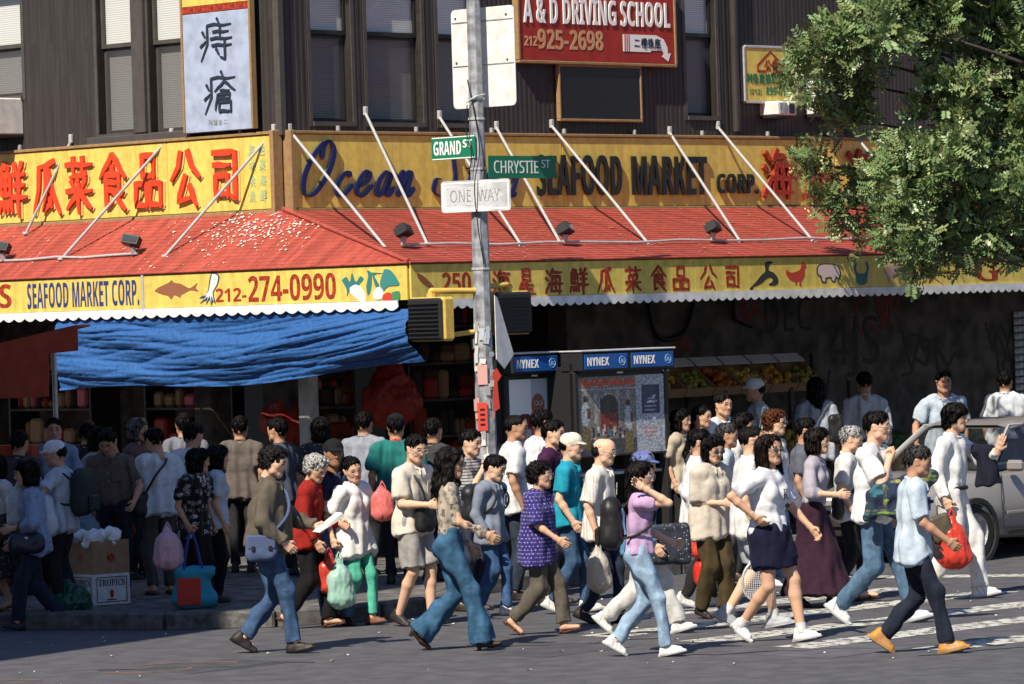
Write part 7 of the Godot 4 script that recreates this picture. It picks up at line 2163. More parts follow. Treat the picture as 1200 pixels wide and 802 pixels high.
		{"id": "woman_polka", "x": 0.157, "y": 0.00, "z": -36.551, "h": 1.508, "yaw": 76.0, "sex": "f", "walk": 0.55, "skin": "mid", "fat": 1.15, "belly": 0.02, "cell": 0.0135, "top": {"name": "t_shirt", "col": Color(0.03, 0.026, 0.15), "pattern": "polka", "hem": 0.19, "loose": 0.03, "sleeve": 0.95}, "bot": {"kind": "trousers", "col": Color(0.10, 0.088, 0.072), "loose": 0.026, "length": 0.94}, "hair": ["curly", BLK], "glasses": "clear", "shoe": ["sandal", Color(0.12, 0.05, 0.03)], "rh": Vector3(0.05, -0.38, 0.28), "head": [-8, 0, 0], "label": "person in a purple polka dot shirt and khaki trousers"},
		{"id": "man_turquoise", "x": 0.454, "y": 0.00, "z": -38.986, "h": 1.659, "yaw": 80.0, "walk": 0.35, "skin": "light", "cell": 0.014, "top": {"name": "polo_shirt", "col": Color(0.016, 0.27, 0.38), "collar": true, "hem": 0.06, "loose": 0.024}, "bot": {"kind": "trousers", "col": Color(0.045, 0.09, 0.16), "denim": true}, "hair": ["crew", BLK], "cap": [Color(0.66, 0.62, 0.52)], "shoe": ["sneaker", Color(0.55, 0.55, 0.53)], "head": [-4, 2, 0], "label": "person in a turquoise polo shirt and cream cap"},
		{"id": "man_striped_glasses", "x": 0.721, "y": 0.00, "z": -37.606, "h": 1.660, "yaw": 74.0, "walk": 0.35, "skin": "light", "cell": 0.014, "top": {"col": Color(0.62, 0.60, 0.56), "pattern": "stripe", "collar": true, "hem": 0.12, "loose": 0.028, "sleeve": 0.9}, "bot": {"kind": "trousers", "col": Color(0.02, 0.03, 0.055)}, "hair": ["bald", Color(0.03, 0.028, 0.028)], "glasses": "clear", "rh": Vector3(0.05, -0.5, 0.02), "rpose": "grip", "head": [-6, 6, 0], "label": "balding person with glasses in a pale striped shirt carrying a bag"},
		{"id": "woman_denim_jacket", "x": 1.025, "y": 0.00, "z": -36.205, "h": 1.615, "yaw": 82.0, "sex": "f", "walk": 0.75, "skin": "light", "top": {"name": "jacket", "col": Color(0.10, 0.25, 0.42), "sleeve": 1.9, "hem": 0.12, "loose": 0.034, "pattern": "denim"}, "bot": {"kind": "trousers", "col": Color(0.55, 0.55, 0.54), "loose": 0.028}, "hair": ["short", BLK], "cap": [Color(0.2, 0.2, 0.4), "capflower"], "shoe": ["sneaker", Color(0.62, 0.62, 0.6)], "label": "person in a flowered cap and denim jacket behind the lilac t-shirt"},
		{"id": "woman_lilac", "x": 0.955, "y": 0.00, "z": -33.922, "h": 1.583, "yaw": 84.0, "sex": "f", "walk": -0.52, "skin": "light", "lean": 1.0, "cell": 0.013, "top": {"name": "t_shirt", "col": Color(0.46, 0.31, 0.50), "hem": 0.0, "loose": 0.012, "sleeve": 0.55}, "bot": {"kind": "trousers", "col": Color(0.28, 0.40, 0.52), "denim": true, "loose": 0.014, "rise": 0.10}, "hair": ["long", BLK], "glasses": "clear", "shoe": ["sneaker", Color(0.68, 0.68, 0.66)], "rh": Vector3(0.10, 0.13, 0.05), "rpole": Vector3(0.6, 0.3, 1.0), "lh": Vector3(-0.02, -0.36, 0.30), "lpose": "grip", "head": [-15, 2, 0], "label": "person in a lilac t-shirt and pale jeans holding back long hair"},
		{"id": "woman_ponytail", "x": 1.638, "y": 0.00, "z": -39.200, "h": 1.652, "yaw": 85.0, "sex": "f", "walk": 0.3, "skin": "mid", "top": {"name": "blouse", "col": Color(0.64, 0.65, 0.68), "sleeve": 1.9, "loose": 0.03}, "bot": {"kind": "trousers", "col": Color(0.02, 0.02, 0.022)}, "hair": ["tail", BLK], "rh": Vector3(0.05, -0.49, 0.04), "rpose": "grip", "shoe": ["sneaker", Color(0.5, 0.5, 0.5)], "label": "person with a ponytail in a white long sleeved blouse with red bags"},
		{"id": "woman_beige", "x": 1.710, "y": 0.00, "z": -37.813, "h": 1.636, "yaw": 42.0, "sex": "f", "walk": 0.2, "skin": "light", "fat": 1.08, "cell": 0.014, "top": {"name": "blouse", "col": Color(0.52, 0.47, 0.40), "collar": true, "sleeve": 0.95, "hem": 0.16, "loose": 0.028}, "bot": {"kind": "trousers", "col": Color(0.062, 0.045, 0.022), "loose": 0.026}, "hair": ["bob", BLK], "glasses": "sun", "rh": Vector3(-0.10, -0.27, 0.22), "lh": Vector3(-0.02, -0.3, 0.22), "head": [-10, 12, 0], "label": "person in a beige blouse and olive brown trousers with sunglasses"},
		{"id": "woman_behind_smile", "x": 1.916, "y": 0.15, "z": -44.700, "h": 1.579, "yaw": 60.0, "sex": "f", "skin": "mid", "cell": 0.019, "top": {"col": Color(0.3, 0.3, 0.3)}, "bot": {"kind": "trousers", "col": Color(0.03, 0.03, 0.03)}, "hair": ["tail", BLK], "label": "dark haired person just behind the smiling pale blue shirt"},
		{"id": "man_smiling", "x": 2.165, "y": 0.15, "z": -45.000, "h": 1.700, "yaw": 38.0, "skin": "mid", "cell": 0.017, "top": {"col": Color(0.56, 0.62, 0.66), "collar": true, "loose": 0.026}, "bot": {"kind": "trousers", "col": Color(0.03, 0.03, 0.04)}, "label": "smiling person in a very pale blue shirt behind the beige blouse"},
		{"id": "old_man_paleblue", "x": 2.004, "y": 0.00, "z": -41.400, "h": 1.635, "yaw": 85.0, "skin": "tan", "cell": 0.018, "top": {"col": Color(0.45, 0.53, 0.6), "collar": true}, "bot": {"kind": "trousers", "col": Color(0.05, 0.05, 0.055)}, "hair": ["short", Color(0.08, 0.08, 0.08)], "label": "older person in a light blue shirt between beige blouse and crew cut"},
		{"id": "man_racket", "x": 1.974, "y": 0.00, "z": -36.592, "h": 1.766, "yaw": 86.0, "walk": -0.45, "skin": "light", "top": {"name": "t_shirt", "col": Color(0.62, 0.62, 0.62), "loose": 0.028, "hem": 0.12}, "bot": {"kind": "shorts", "col": Color(0.34, 0.38, 0.42), "length": 0.85, "loose": 0.02}, "hair": ["crew", BLK], "shoe": ["sneaker", Color(0.32, 0.34, 0.37), Color(0.4, 0.4, 0.4)], "sock": Color(0.6, 0.6, 0.6), "rh": Vector3(0.04, -0.49, 0.02), "rpose": "grip", "label": "person with a crew cut in white t-shirt and shorts carrying a racket"},
		{"id": "woman_navy_jersey", "x": 2.058, "y": 0.00, "z": -34.967, "h": 1.743, "yaw": 58.0, "sex": "f", "walk": 0.55, "skin": "mid", "lean": 1.0, "cell": 0.013, "top": {"name": "t_shirt", "col": Color(0.68, 0.70, 0.74), "hem": 0.0, "loose": 0.022, "sleeve": 0.8}, "bot": {"kind": "shorts", "col": Color(0.62, 0.62, 0.62), "length": 0.42, "loose": 0.012}, "jersey": Color(0.010, 0.011, 0.032), "hair": ["long", Color(0.018, 0.012, 0.010)], "glasses": "sun", "shoe": ["sneaker", Color(0.62, 0.62, 0.62)], "sock": Color(0.6, 0.6, 0.6), "rh": Vector3(0.10, -0.30, 0.04), "rpole": Vector3(1.0, -0.2, -0.6), "lh": Vector3(0.14, -0.42, 0.20), "head": [-15, -3, 5], "label": "long haired person in white t-shirt with a navy jersey tied at the waist"},
		{"id": "person_auburn", "x": 2.501, "y": 0.00, "z": -41.800, "h": 1.743, "yaw": 65.0, "sex": "f", "skin": "light", "cell": 0.017, "top": {"col": Color(0.6, 0.61, 0.63), "sleeve": 1.9, "loose": 0.03}, "bot": {"kind": "trousers", "col": Color(0.26, 0.36, 0.46), "denim": true}, "hair": ["curly", Color(0.11, 0.035, 0.015)], "glasses": "sun", "lh": Vector3(-0.02, -0.3, 0.25), "shoe": ["sneaker", Color(0.6, 0.6, 0.6)], "label": "auburn haired person with sunglasses in a white hooded top"},
		{"id": "woman_plum_skirt", "x": 2.696, "y": 0.00, "z": -38.788, "h": 1.650, "yaw": 74.0, "sex": "f", "walk": 0.35, "skin": "light", "top": {"name": "blouse", "col": Color(0.36, 0.34, 0.40), "sleeve": 1.5, "tuck": true, "loose": 0.02}, "bot": {"kind": "skirt", "col": Color(0.035, 0.014, 0.026), "hem": 0.13, "flare": 0.2, "fold": Vector3(9, 1.0, 9), "crease": 0.03}, "hair": ["bob", Color(0.016, 0.013, 0.012)], "rh": Vector3(0.0, -0.27, 0.26), "label": "person in a grey lilac blouse and long plum skirt"},
		{"id": "old_man_white_hair", "x": 3.041, "y": 0.00, "z": -39.400, "h": 1.635, "yaw": 82.0, "skin": "light", "walk": 0.3, "top": {"col": Color(0.60, 0.60, 0.59), "collar": true}, "bot": {"kind": "trousers", "col": Color(0.02, 0.02, 0.022)}, "hair": ["short", Color(0.5, 0.5, 0.5)], "head": [0, 8, 0], "shoe": ["sandal", Color(0.08, 0.05, 0.03)], "label": "white haired person in a white shirt with a dark shoulder strap"},
		{"id": "man_jeans_tall", "x": 3.048, "y": 0.00, "z": -36.643, "h": 1.884, "yaw": 72.0, "walk": 0.62, "skin": "light", "cell": 0.0135, "top": {"name": "t_shirt", "col": Color(0.68, 0.69, 0.71), "hem": 0.06, "loose": 0.024}, "bot": {"kind": "trousers", "col": Color(0.085, 0.15, 0.23), "denim": true, "loose": 0.02}, "glasses": "clear", "shoe": ["sneaker", Color(0.55, 0.57, 0.6)], "rh": Vector3(-0.13, -0.03, 0.15), "rpose": "grip", "rpole": Vector3(0.5, -1.0, 0.2), "lh": Vector3(0.0, -0.28, 0.22), "lpose": "grip", "head": [0, 2, 0], "label": "tall person with glasses in a white t-shirt and jeans holding a strap"},
		{"id": "man_paleblue_tan_shoes", "x": 3.090, "y": 0.00, "z": -33.451, "h": 1.674, "yaw": 82.0, "walk": -0.6, "skin": "tan", "cell": 0.0135, "top": {"col": Color(0.44, 0.53, 0.63), "collar": true, "hem": 0.14, "loose": 0.022, "sleeve": 0.85}, "bot": {"kind": "trousers", "col": Color(0.016, 0.021, 0.035), "loose": 0.018}, "hair": ["short", Color(0.055, 0.055, 0.058)], "shoe": ["sneaker", Color(0.45, 0.2, 0.035), Color(0.3, 0.2, 0.1)], "rh": Vector3(0.05, -0.40, 0.24), "head": [0, 6, 0], "label": "older person in a pale blue shirt, navy trousers and tan shoes"},
		{"id": "man_all_white", "x": 4.004, "y": 0.00, "z": -39.342, "h": 1.850, "yaw": 70.0, "walk": 0.5, "skin": "light", "cell": 0.0135, "top": {"col": Color(0.68, 0.69, 0.70), "sleeve": 1.9, "tuck": true, "loose": 0.03}, "bot": {"kind": "trousers", "col": Color(0.64, 0.64, 0.63), "loose": 0.026}, "belt": true, "hair": ["bowl", BLK], "shoe": ["sneaker", Color(0.66, 0.66, 0.65)], "lh": Vector3(-0.02, -0.06, 0.36), "lhd": Vector3(0, 1.2, 0), "lpose": "flat", "rh": Vector3(0.06, -0.48, 0.02), "rpose": "grip", "head": [-6, 4, 0], "label": "person dressed all in white with a dark belt and red carrier bag"},
		{"id": "man_behind_car", "x": 4.848, "y": 0.15, "z": -48.200, "h": 1.816, "yaw": 8.0, "skin": "tan", "cell": 0.017, "top": {"col": Color(0.42, 0.5, 0.6), "collar": true, "loose": 0.026}, "bot": {"kind": "trousers", "col": Color(0.03, 0.03, 0.04)}, "rh": Vector3(0.16, -0.42, 0.12), "label": "person in a light blue shirt standing behind the parked car facing us"},
		{"id": "man_back_jeans", "x": 4.053, "y": 0.15, "z": -49.200, "h": 1.816, "yaw": 176.0, "skin": "tan", "cell": 0.02, "top": {"col": Color(0.55, 0.58, 0.62), "sleeve": 1.8, "tuck": true}, "bot": {"kind": "trousers", "col": Color(0.05, 0.10, 0.2), "denim": true}, "head": [10, 10, 0], "label": "person in a white shirt and jeans seen from behind at the stalls"},
		{"id": "woman_back_long_hair", "x": 3.434, "y": 0.15, "z": -48.400, "h": 1.779, "yaw": 178.0, "sex": "f", "skin": "tan", "cell": 0.02, "top": {"col": Color(0.34, 0.38, 0.44), "sleeve": 0.7}, "bot": {"kind": "trousers", "col": Color(0.02, 0.02, 0.022)}, "hair": ["long", BLK], "label": "person with long black hair seen from behind under the awning"},
		{"id": "boy_cap_stall", "x": 2.761, "y": 0.15, "z": -47.800, "h": 1.794, "yaw": -82.0, "skin": "tan", "cell": 0.02, "top": {"name": "t_shirt", "col": Color(0.5, 0.56, 0.6)}, "bot": {"kind": "trousers", "col": Color(0.03, 0.03, 0.04)}, "hair": ["crew", BLK], "cap": [Color(0.58, 0.6, 0.6)], "label": "person in a pale cap at the fruit stand looking left"},
		{"id": "man_back_far", "x": 5.785, "y": 0.15, "z": -50.400, "h": 1.756, "yaw": 160.0, "skin": "tan", "cell": 0.02, "lean": 8.0, "top": {"col": Color(0.5, 0.54, 0.6), "loose": 0.03}, "bot": {"kind": "trousers", "col": Color(0.03, 0.03, 0.04)}, "label": "person in a pale shirt seen from behind beyond the parked car"},
		{"id": "woman_beige_booth", "x": 1.689, "y": 0.15, "z": -44.400, "h": 1.557, "yaw": 60.0, "sex": "f", "skin": "mid", "cell": 0.019, "top": {"name": "t_shirt", "col": Color(0.42, 0.36, 0.27)}, "bot": {"kind": "trousers", "col": Color(0.02, 0.02, 0.022)}, "hair": ["bob", BLK], "label": "person in a beige t-shirt beside the wide phone booth"},
		{"id": "x1", "x": -4.859, "y": 0.15, "z": -41.600, "h": 1.614, "yaw": 160.0, "skin": "tan", "cell": 0.021, "top": {"col": Color(0.05, 0.05, 0.06)}, "bot": {"kind": "trousers", "col": Color(0.03, 0.03, 0.035)}, "label": "person in dark clothes seen from behind under the red canopy"},
		{"id": "x2", "x": -2.854, "y": 0.15, "z": -44.200, "h": 1.630, "yaw": 175.0, "skin": "tan", "cell": 0.021, "top": {"col": Color(0.12, 0.1, 0.09)}, "bot": {"kind": "trousers", "col": Color(0.03, 0.03, 0.035)}, "label": "person in a brown shirt facing the goods left of the tiled post"},
		{"id": "x3", "x": -2.369, "y": 0.15, "z": -43.400, "h": 1.609, "yaw": -120.0, "skin": "tan", "cell": 0.021, "top": {"col": Color(0.06, 0.07, 0.1)}, "bot": {"kind": "trousers", "col": Color(0.03, 0.03, 0.035)}, "label": "person in a dark blue shirt inside the shop by the red sack"},
		{"id": "x4", "x": -0.829, "y": 0.15, "z": -41.900, "h": 1.600, "yaw": 150.0, "skin": "tan", "cell": 0.021, "top": {"col": Color(0.05, 0.05, 0.055)}, "bot": {"kind": "trousers", "col": Color(0.03, 0.03, 0.035)}, "label": "person in a black shirt between teal shirt and street pole"},
		{"id": "x5", "x": -4.200, "y": 0.15, "z": -42.600, "h": 1.600, "yaw": 60.0, "skin": "tan", "cell": 0.021, "top": {"col": Color(0.3, 0.3, 0.32)}, "bot": {"kind": "trousers", "col": Color(0.03, 0.03, 0.035)}, "sex": "f", "hair": ["bob", BLK], "label": "person in a light grey top half hidden behind the brown polo"},
		{"id": "x6", "x": 2.244, "y": 0.00, "z": -42.800, "h": 1.693, "yaw": 70.0, "skin": "tan", "cell": 0.021, "top": {"col": Color(0.5, 0.5, 0.5)}, "bot": {"kind": "trousers", "col": Color(0.03, 0.03, 0.035)}, "sex": "f", "hair": ["bob", BLK], "label": "person in a pale top half hidden behind the crew cut"},
		{"id": "x7", "x": 2.753, "y": 0.00, "z": -41.200, "h": 1.666, "yaw": 85.0, "skin": "tan", "cell": 0.021, "top": {"col": Color(0.10, 0.11, 0.14)}, "bot": {"kind": "trousers", "col": Color(0.03, 0.03, 0.035)}, "hair": ["short", BLK], "label": "person in a dark top half hidden behind the navy jersey"},
	]

# ---------------------------------------------------------------- what they carry
func grip_of(id: String, side: String) -> Vector3:
	var o: Dictionary = people[id]
	var h := hand_frame(o.J, side, o.P)
	return o.T * (h * Vector3(-0.025, -0.085, 0))

func spot(id: String, right: float, up: float, fwd: float) -> Vector3:
	var o: Dictionary = people[id]
	var J: Dictionary = o.J
	return o.T * (J.pelvis - J.X * right * J.k + J.t * up * J.k + J.Z * fwd * J.k)

func film(c: Color) -> StandardMaterial3D:
	var m := mat("film %s" % c, c, 0.32)
	m.backlight_enabled = true
	m.backlight = srgb(c * 0.5)
	return m

var bag_no := 0
# a thin carrier bag hanging from a point by two handles
func carrier(where: Vector3, w: float, h: float, c: Color, label: String, turn := 0.4, called := "plastic_bag"):
	bag_no += 1
	var o := thing(called, label, "bag", Transform3D(Basis(Vector3.UP, turn), where), "bags that people carry")
	var n := noise(1.0, 100 + bag_no, FastNoiseLite.TYPE_SIMPLEX_SMOOTH, 3)
	var b := [bn(Vector3(0, -0.45 * h, 0), Vector3(0.01, -0.82 * h, 0), w * 0.26, w * 0.33, Vector3.RIGHT, 0.28, 0, 0.04), bn(Vector3(0, -0.16 * h, 0), Vector3(0, -0.5 * h, 0), w * 0.08, w * 0.24, Vector3.RIGHT, 0.2, 0, 0.05)]
	var m := skin_field(b, [], 0.012, n, 0.020, Vector3(9, 3.5, 9))
	part("sack", arrays_mesh(m[0], m[1], m[2]), film(c), o)
	for s in [-1.0, 1.0]: part("handle", tube(smooth3([Vector3(s * w * 0.1, -0.24 * h, 0.01), Vector3(s * 0.03, -0.06, 0.012), Vector3(0, 0.0, 0.0), Vector3(s * 0.01, -0.06, -0.015), Vector3(s * w * 0.08, -0.24 * h, -0.02)]), 0.006, 5), film(c), o)

func soft_bag(called: String, label: String, where: Vector3, turn: float, w: float, h: float, d: float, m: Material, group := "bags that people carry") -> Node3D:
	bag_no += 1
	var o := thing(called, label, "bag", Transform3D(Basis(Vector3.UP, turn), where), group)
	var b := []
	for n in 5:
		var y := lerpf(-h / 2 + d * 0.45, h / 2 - d * 0.45, n / 4.0)
		b.append(bn(Vector3(-w / 2 + d * 0.45, y, 0), Vector3(w / 2 - d * 0.45, y, 0), d * (0.44 - 0.02 * n), d * (0.44 - 0.02 * n), Vector3.RIGHT, 0.0, 0, 0.05))
	var f := skin_field(b, [], 0.013, folds, 0.008, Vector3(10, 8, 10))
	part("bag_body", arrays_mesh(f[0], f[1], f[2]), m, o)
	return o

# a strap that runs over a shoulder and down to a bag on the hip; the points are given round the body
func strap(o: Node3D, id: String, pts: Array, m: Material, r := 0.012):
	var p: Dictionary = people[id]
	var J: Dictionary = p.J
	var out := []
	for q in pts: out.append(o.transform.affine_inverse() * (p.T * (J.pelvis - J.X * q.x * J.k + J.t * q.y * J.k + J.Z * q.z * J.k)))
	part("strap", tube(smooth3(out), r, 6), m, o)

func backpack(id: String, label: String, m: Material, size := 1.0):
	var p: Dictionary = people[id]
	var yaw := deg_to_rad(p.P.yaw)
	var o := soft_bag("backpack", label, spot(id, 0.0, 0.27, -0.21 - 0.02 * size), yaw, 0.30 * size, 0.42 * size, 0.19 * size, m, "backpacks")
	part("pocket", block(0.2 * size, 0.14 * size, 0.05, 0.02), m, o, at(0, -0.17 * size, -0.1 * size))
	for s in [-1.0, 1.0]:
		strap(o, id, [Vector3(s * 0.09, 0.40, -0.14), Vector3(s * 0.10, 0.475, -0.05), Vector3(s * 0.105, 0.472, 0.04), Vector3(s * 0.12, 0.38, 0.135), Vector3(s * 0.15, 0.26, 0.11), Vector3(s * 0.16, 0.17, -0.02), Vector3(s * 0.12, 0.14, -0.13)], mats["black rubber"], 0.011)

func bags():
	var black := mat("black leather", Color(0.014, 0.014, 0.016), 0.45)
	var navy := mat("bag blue", Color(0.06, 0.085, 0.17), 0.8)
	# left, in the shade
	var o := soft_bag("handbag", "dark blue leather handbag on the arm of the sprigged blouse wearer", spot("woman_sprig", -0.22, -0.01, 0.10), 0.15, 0.31, 0.2, 0.11, mat("handbag blue", Color(0.018, 0.022, 0.04), 0.4))
	for s in [-1.0, 1.0]: part("handle", tube(smooth3([Vector3(-0.09, 0.09, s * 0.03), Vector3(-0.06, 0.19, s * 0.02), Vector3(0.0, 0.23, 0), Vector3(0.06, 0.19, s * 0.02), Vector3(0.09, 0.09, s * 0.03)]), 0.007, 6), black, o)
	part("clasp", block(0.03, 0.02, 0.02, 0.004), mats["steel"], o, at(0, 0.04, 0.055))
	soft_bag("shoulder_bag", "black bag at the side of the white blouse wearer by the red crates", spot("woman_blouse_edge", -0.2, 0.0, 0.02), 0.2, 0.26, 0.3, 0.12, black)
	carrier(Vector3(-4.55, 1.42, -39.1), 0.34, 0.5, Color(0.5, 0.53, 0.55), "white plastic sack held between the white blouse and the sprigged blouse")
	carrier(grip_of("man_white_cap", "l") + Vector3(0.1, 0.02, 0.16), 0.36, 0.58, Color(0.55, 0.6, 0.66), "large white plastic sack over the shoulder of the white cap wearer", 0.2)
	backpack("man_white_cap", "dark green backpack of the person in the white cap", mat("bag green", Color(0.02, 0.03, 0.026), 0.85), 1.1)
	carrier(grip_of("man_brown_polo", "r"), 0.34, 0.42, Color(0.12, 0.16, 0.19), "thin dark grey plastic bag held over the cartons")
	carrier(grip_of("man_white_strap", "l"), 0.26, 0.32, Color(0.52, 0.03, 0.02), "red plastic bag held beside the brown polo")
	o = soft_bag("shoulder_bag", "black bag on the hip of the white shirt seen from behind", spot("man_white_strap", -0.2, 0.02, -0.04), deg_to_rad(-120), 0.3, 0.26, 0.12, black)
	strap(o, "man_white_strap", [Vector3(-0.2, 0.1, -0.08), Vector3(-0.1, 0.3, -0.17), Vector3(0.02, 0.42, -0.15), Vector3(0.1, 0.49, -0.02)], black)
	carrier(grip_of("woman_floral", "r") + Vector3(-0.2, 0.1, 0.0), 0.32, 0.42, Color(0.58, 0.38, 0.42), "pink and white plastic bag beside the blue and red tote", 0.1)
	tote(grip_of("woman_floral", "r") + Vector3(0.02, 0.0, 0.06))
	# walkers
	o = soft_bag("shoulder_bag", "slate blue shoulder bag at the hip of the olive jacket wearer", spot("man_jacket", 0.26, -0.02, -0.03), deg_to_rad(78), 0.25, 0.23, 0.1, navy)
	o.rotation.y = 0.12
	part("flap", block(0.23, 0.11, 0.02, 0.008), navy, o, at(0, -0.01, 0.046))
	for s in [-0.07, 0.07]: part("buckle", block(0.03, 0.04, 0.012, 0.004), black, o, at(s, -0.025, 0.06))
	strap(o, "man_jacket", [Vector3(0.25, 0.06, 0.02), Vector3(0.16, 0.24, 0.165), Vector3(0.04, 0.40, 0.155), Vector3(-0.06, 0.49, 0.06), Vector3(-0.05, 0.49, -0.05)], navy, 0.014)
	var np := thing("folded_newspaper", "folded white newspaper in the hand of the olive jacket wearer", "newspaper", Transform3D(Basis(Vector3.UP, 0.35) * Basis(Vector3.BACK, 0.5), grip_of("man_jacket", "l") + Vector3(0.05, 0.04, 0.04)))
	for k in 4: part("page", block(0.26, 0.004, 0.17, 0.001), mats["white print"], np, Transform3D(Basis(Vector3.BACK, 0.04 * k), Vector3(0, 0.007 * k, 0)))
	carrier(grip_of("woman_mint", "r") + Vector3(-0.04, 0, 0.02), 0.26, 0.42, Color(0.50, 0.05, 0.03), "red plastic bag beside the mint green trousers")
	carrier(grip_of("woman_mint", "r") + Vector3(0.05, -0.04, 0.06), 0.3, 0.5, Color(0.30, 0.50, 0.42), "greenish clear plastic bag hanging against the mint trousers")
	carrier(grip_of("woman_mint", "l") + Vector3(0.02, 0.12, 0.04), 0.26, 0.34, Color(0.62, 0.16, 0.15), "pink plastic bag held up at the chest of the white t-shirt wearer")
	o = soft_bag("shoulder_bag", "black shoulder bag against the cream shirt with shorts", spot("man_glasses_shorts", 0.05, 0.08, 0.19), 0.9, 0.22, 0.3, 0.12, black)
	strap(o, "man_glasses_shorts", [Vector3(0.05, 0.2, 0.2), Vector3(0.09, 0.36, 0.16), Vector3(0.1, 0.48, 0.04)], black)
	var cloth_white := part("white_handkerchief", crumple(0.05), mats["white cloth"], null, Transform3D(Basis(), grip_of("man_glasses_shorts", "l") + Vector3(0, 0.04, 0)))
	tag(cloth_white, "crumpled white handkerchief held by the person in grey shorts", "handkerchief")
	var cup := thing("paper_cup", "white paper cup at the mouth of the striped t-shirt wearer", "cup", Transform3D(Basis(Vector3.BACK, 0.2), grip_of("youth_striped", "r") + Vector3(0.01, -0.02, 0.01)))
	part("cup_wall", lathe([[0.0, 0], [0.028, 0], [0.037, 0.1], [0.034, 0.1], [0.026, 0.01]], 14), mats["white print"], cup)
	part("straw", tube([Vector3(0, 0.05, 0), Vector3(0.02, 0.17, 0)], 0.004, 5), mats["white print"], cup)
	backpack("boy_backpack", "dark backpack of the boy in the grey shirt", black, 0.95)
	backpack("woman_lilac", "black backpack on the lilac t-shirt wearer", black, 1.05)
	carrier(grip_of("man_striped_glasses", "r"), 0.3, 0.44, Color(0.46, 0.42, 0.36), "whitish and dark carrier bag in the hand of the striped shirt wearer", 0.9)
	soft_bag("tote_bag", "dark patterned tote between the lilac t-shirt and the red bags", spot("woman_denim_jacket", 0.08, -0.02, 0.30), 0.3, 0.4, 0.36, 0.1, cloth(Color(0.03, 0.035, 0.05), "sprig"))
	carrier(grip_of("woman_ponytail", "r") + Vector3(-0.02, 0.06, 0.03), 0.26, 0.34, Color(0.56, 0.06, 0.035), "upper red plastic bag held by the ponytailed white blouse wearer")
	carrier(grip_of("woman_ponytail", "r") + Vector3(-0.01, -0.24, 0.02), 0.24, 0.3, Color(0.56, 0.03, 0.02), "lower red plastic bag held by the ponytailed white blouse wearer")
	racket()
	# logo on the white t-shirt
	var g: Dictionary = people["woman_navy_jersey"]
	var gj: Dictionary = g.J
	var chest := Transform3D(Basis(gj.X, gj.t, gj.Z), gj.pelvis + gj.t * 0.27 * gj.k + gj.Z * 0.148 * gj.k)
	lettering("K", -0.0, 0.0, 0.0, 0.085, 0.07, 0.002, mats["black letter"], g.node, "serif", "shirt_print", chest)
	part("shirt_print", prism([Vector2(0.02, -0.05), Vector2(0.045, -0.075), Vector2(0.08, -0.07), Vector2(0.09, -0.045), Vector2(0.06, -0.03)], 0.002), mats["black letter"], g.node, chest)
	o = soft_bag("shoulder_bag", "dark strap and bag of the white haired person in white", spot("old_man_white_hair", 0.2, 0.02, -0.05), 1.4, 0.26, 0.24, 0.1, black)
	strap(o, "old_man_white_hair", [Vector3(0.19, 0.1, 0.04), Vector3(0.12, 0.28, 0.15), Vector3(0.0, 0.42, 0.14), Vector3(-0.08, 0.49, 0.02)], black, 0.015)
	strap(o, "man_jeans_tall", [Vector3(0.14, 0.30, 0.09), Vector3(0.12, 0.40, 0.12), Vector3(0.1, 0.485, 0.03), Vector3(0.1, 0.45, -0.1)], black, 0.015)
	# coat over the arm of the tall one
	var ct := skin_field([bn(Vector3(-0.26, -0.02, 0), Vector3(0.22, 0.10, 0.02), 0.05, 0.06, Vector3.UP, 0.2, 0, 0.05), bn(Vector3(-0.2, -0.04, 0), Vector3(-0.28, -0.2, 0.0), 0.09, 0.05, Vector3.RIGHT, 0.2, 0, 0.06), bn(Vector3(0.05, 0.02, 0.0), Vector3(-0.05, -0.16, 0), 0.1, 0.07, Vector3.RIGHT, 0.3, 0, 0.06)], [], 0.014, folds, 0.03, Vector3(9, 7, 9))
	tag(part("folded_jacket", arrays_mesh(ct[0], ct[1], ct[2]), cloth(Color(0.03, 0.05, 0.08), "batik"), null, Transform3D(Basis(), grip_of("man_jeans_tall", "l") + Vector3(-0.12, 0.02, 0.3))), "green and yellow patterned dark jacket carried by the tall person in jeans", "jacket")
	# the man in white: red carrier, olive pouch, dark coat over his arm
	carrier(grip_of("man_all_white", "r") + Vector3(0.02, 0, 0.04), 0.38, 0.52, Color(0.56, 0.05, 0.03), "red carrier bag in the hand of the person all in white", 0.2)
	o = soft_bag("pouch", "olive brown leather pouch beside the red carrier of the person in white", grip_of("man_all_white", "r") + Vector3(-0.08, -0.16, 0.1), 0.2, 0.2, 0.26, 0.08, mat("olive leather", Color(0.075, 0.06, 0.04), 0.55))
	o.rotation.z = 0.3
	part("wrist_loop", tube(smooth3([Vector3(0, 0.12, 0), Vector3(0.03, 0.2, 0), Vector3(0.07, 0.16, 0)]), 0.006, 5), black, o)
	var dk := skin_field([bn(Vector3(0, 0.0, 0), Vector3(0.03, -0.30, 0), 0.05, 0.09, Vector3.RIGHT, 0.3, 1, 0.05), bn(Vector3(-0.08, 0.02, 0), Vector3(0.08, 0.02, 0), 0.05, 0.05)], [], 0.015, folds, 0.025, Vector3(10, 3, 10))
	tag(part("dark_coat", arrays_mesh(dk[0], dk[1], dk[2]), cloth(Color(0.012, 0.014, 0.025)), null, Transform3D(Basis(), spot("man_all_white", -0.2, 0.36, 0.22))), "dark navy coat hanging over the arm of the person in white", "coat")
	o = soft_bag("shoulder_bag", "black bag on the shoulder of the long haired person under the awning", spot("woman_back_long_hair", 0.2, 0.22, -0.05), 0.1, 0.2, 0.36, 0.14, black)
	strap(o, "woman_back_long_hair", [Vector3(0.2, 0.34, -0.06), Vector3(0.16, 0.46, -0.04), Vector3(0.15, 0.46, 0.04)], black)
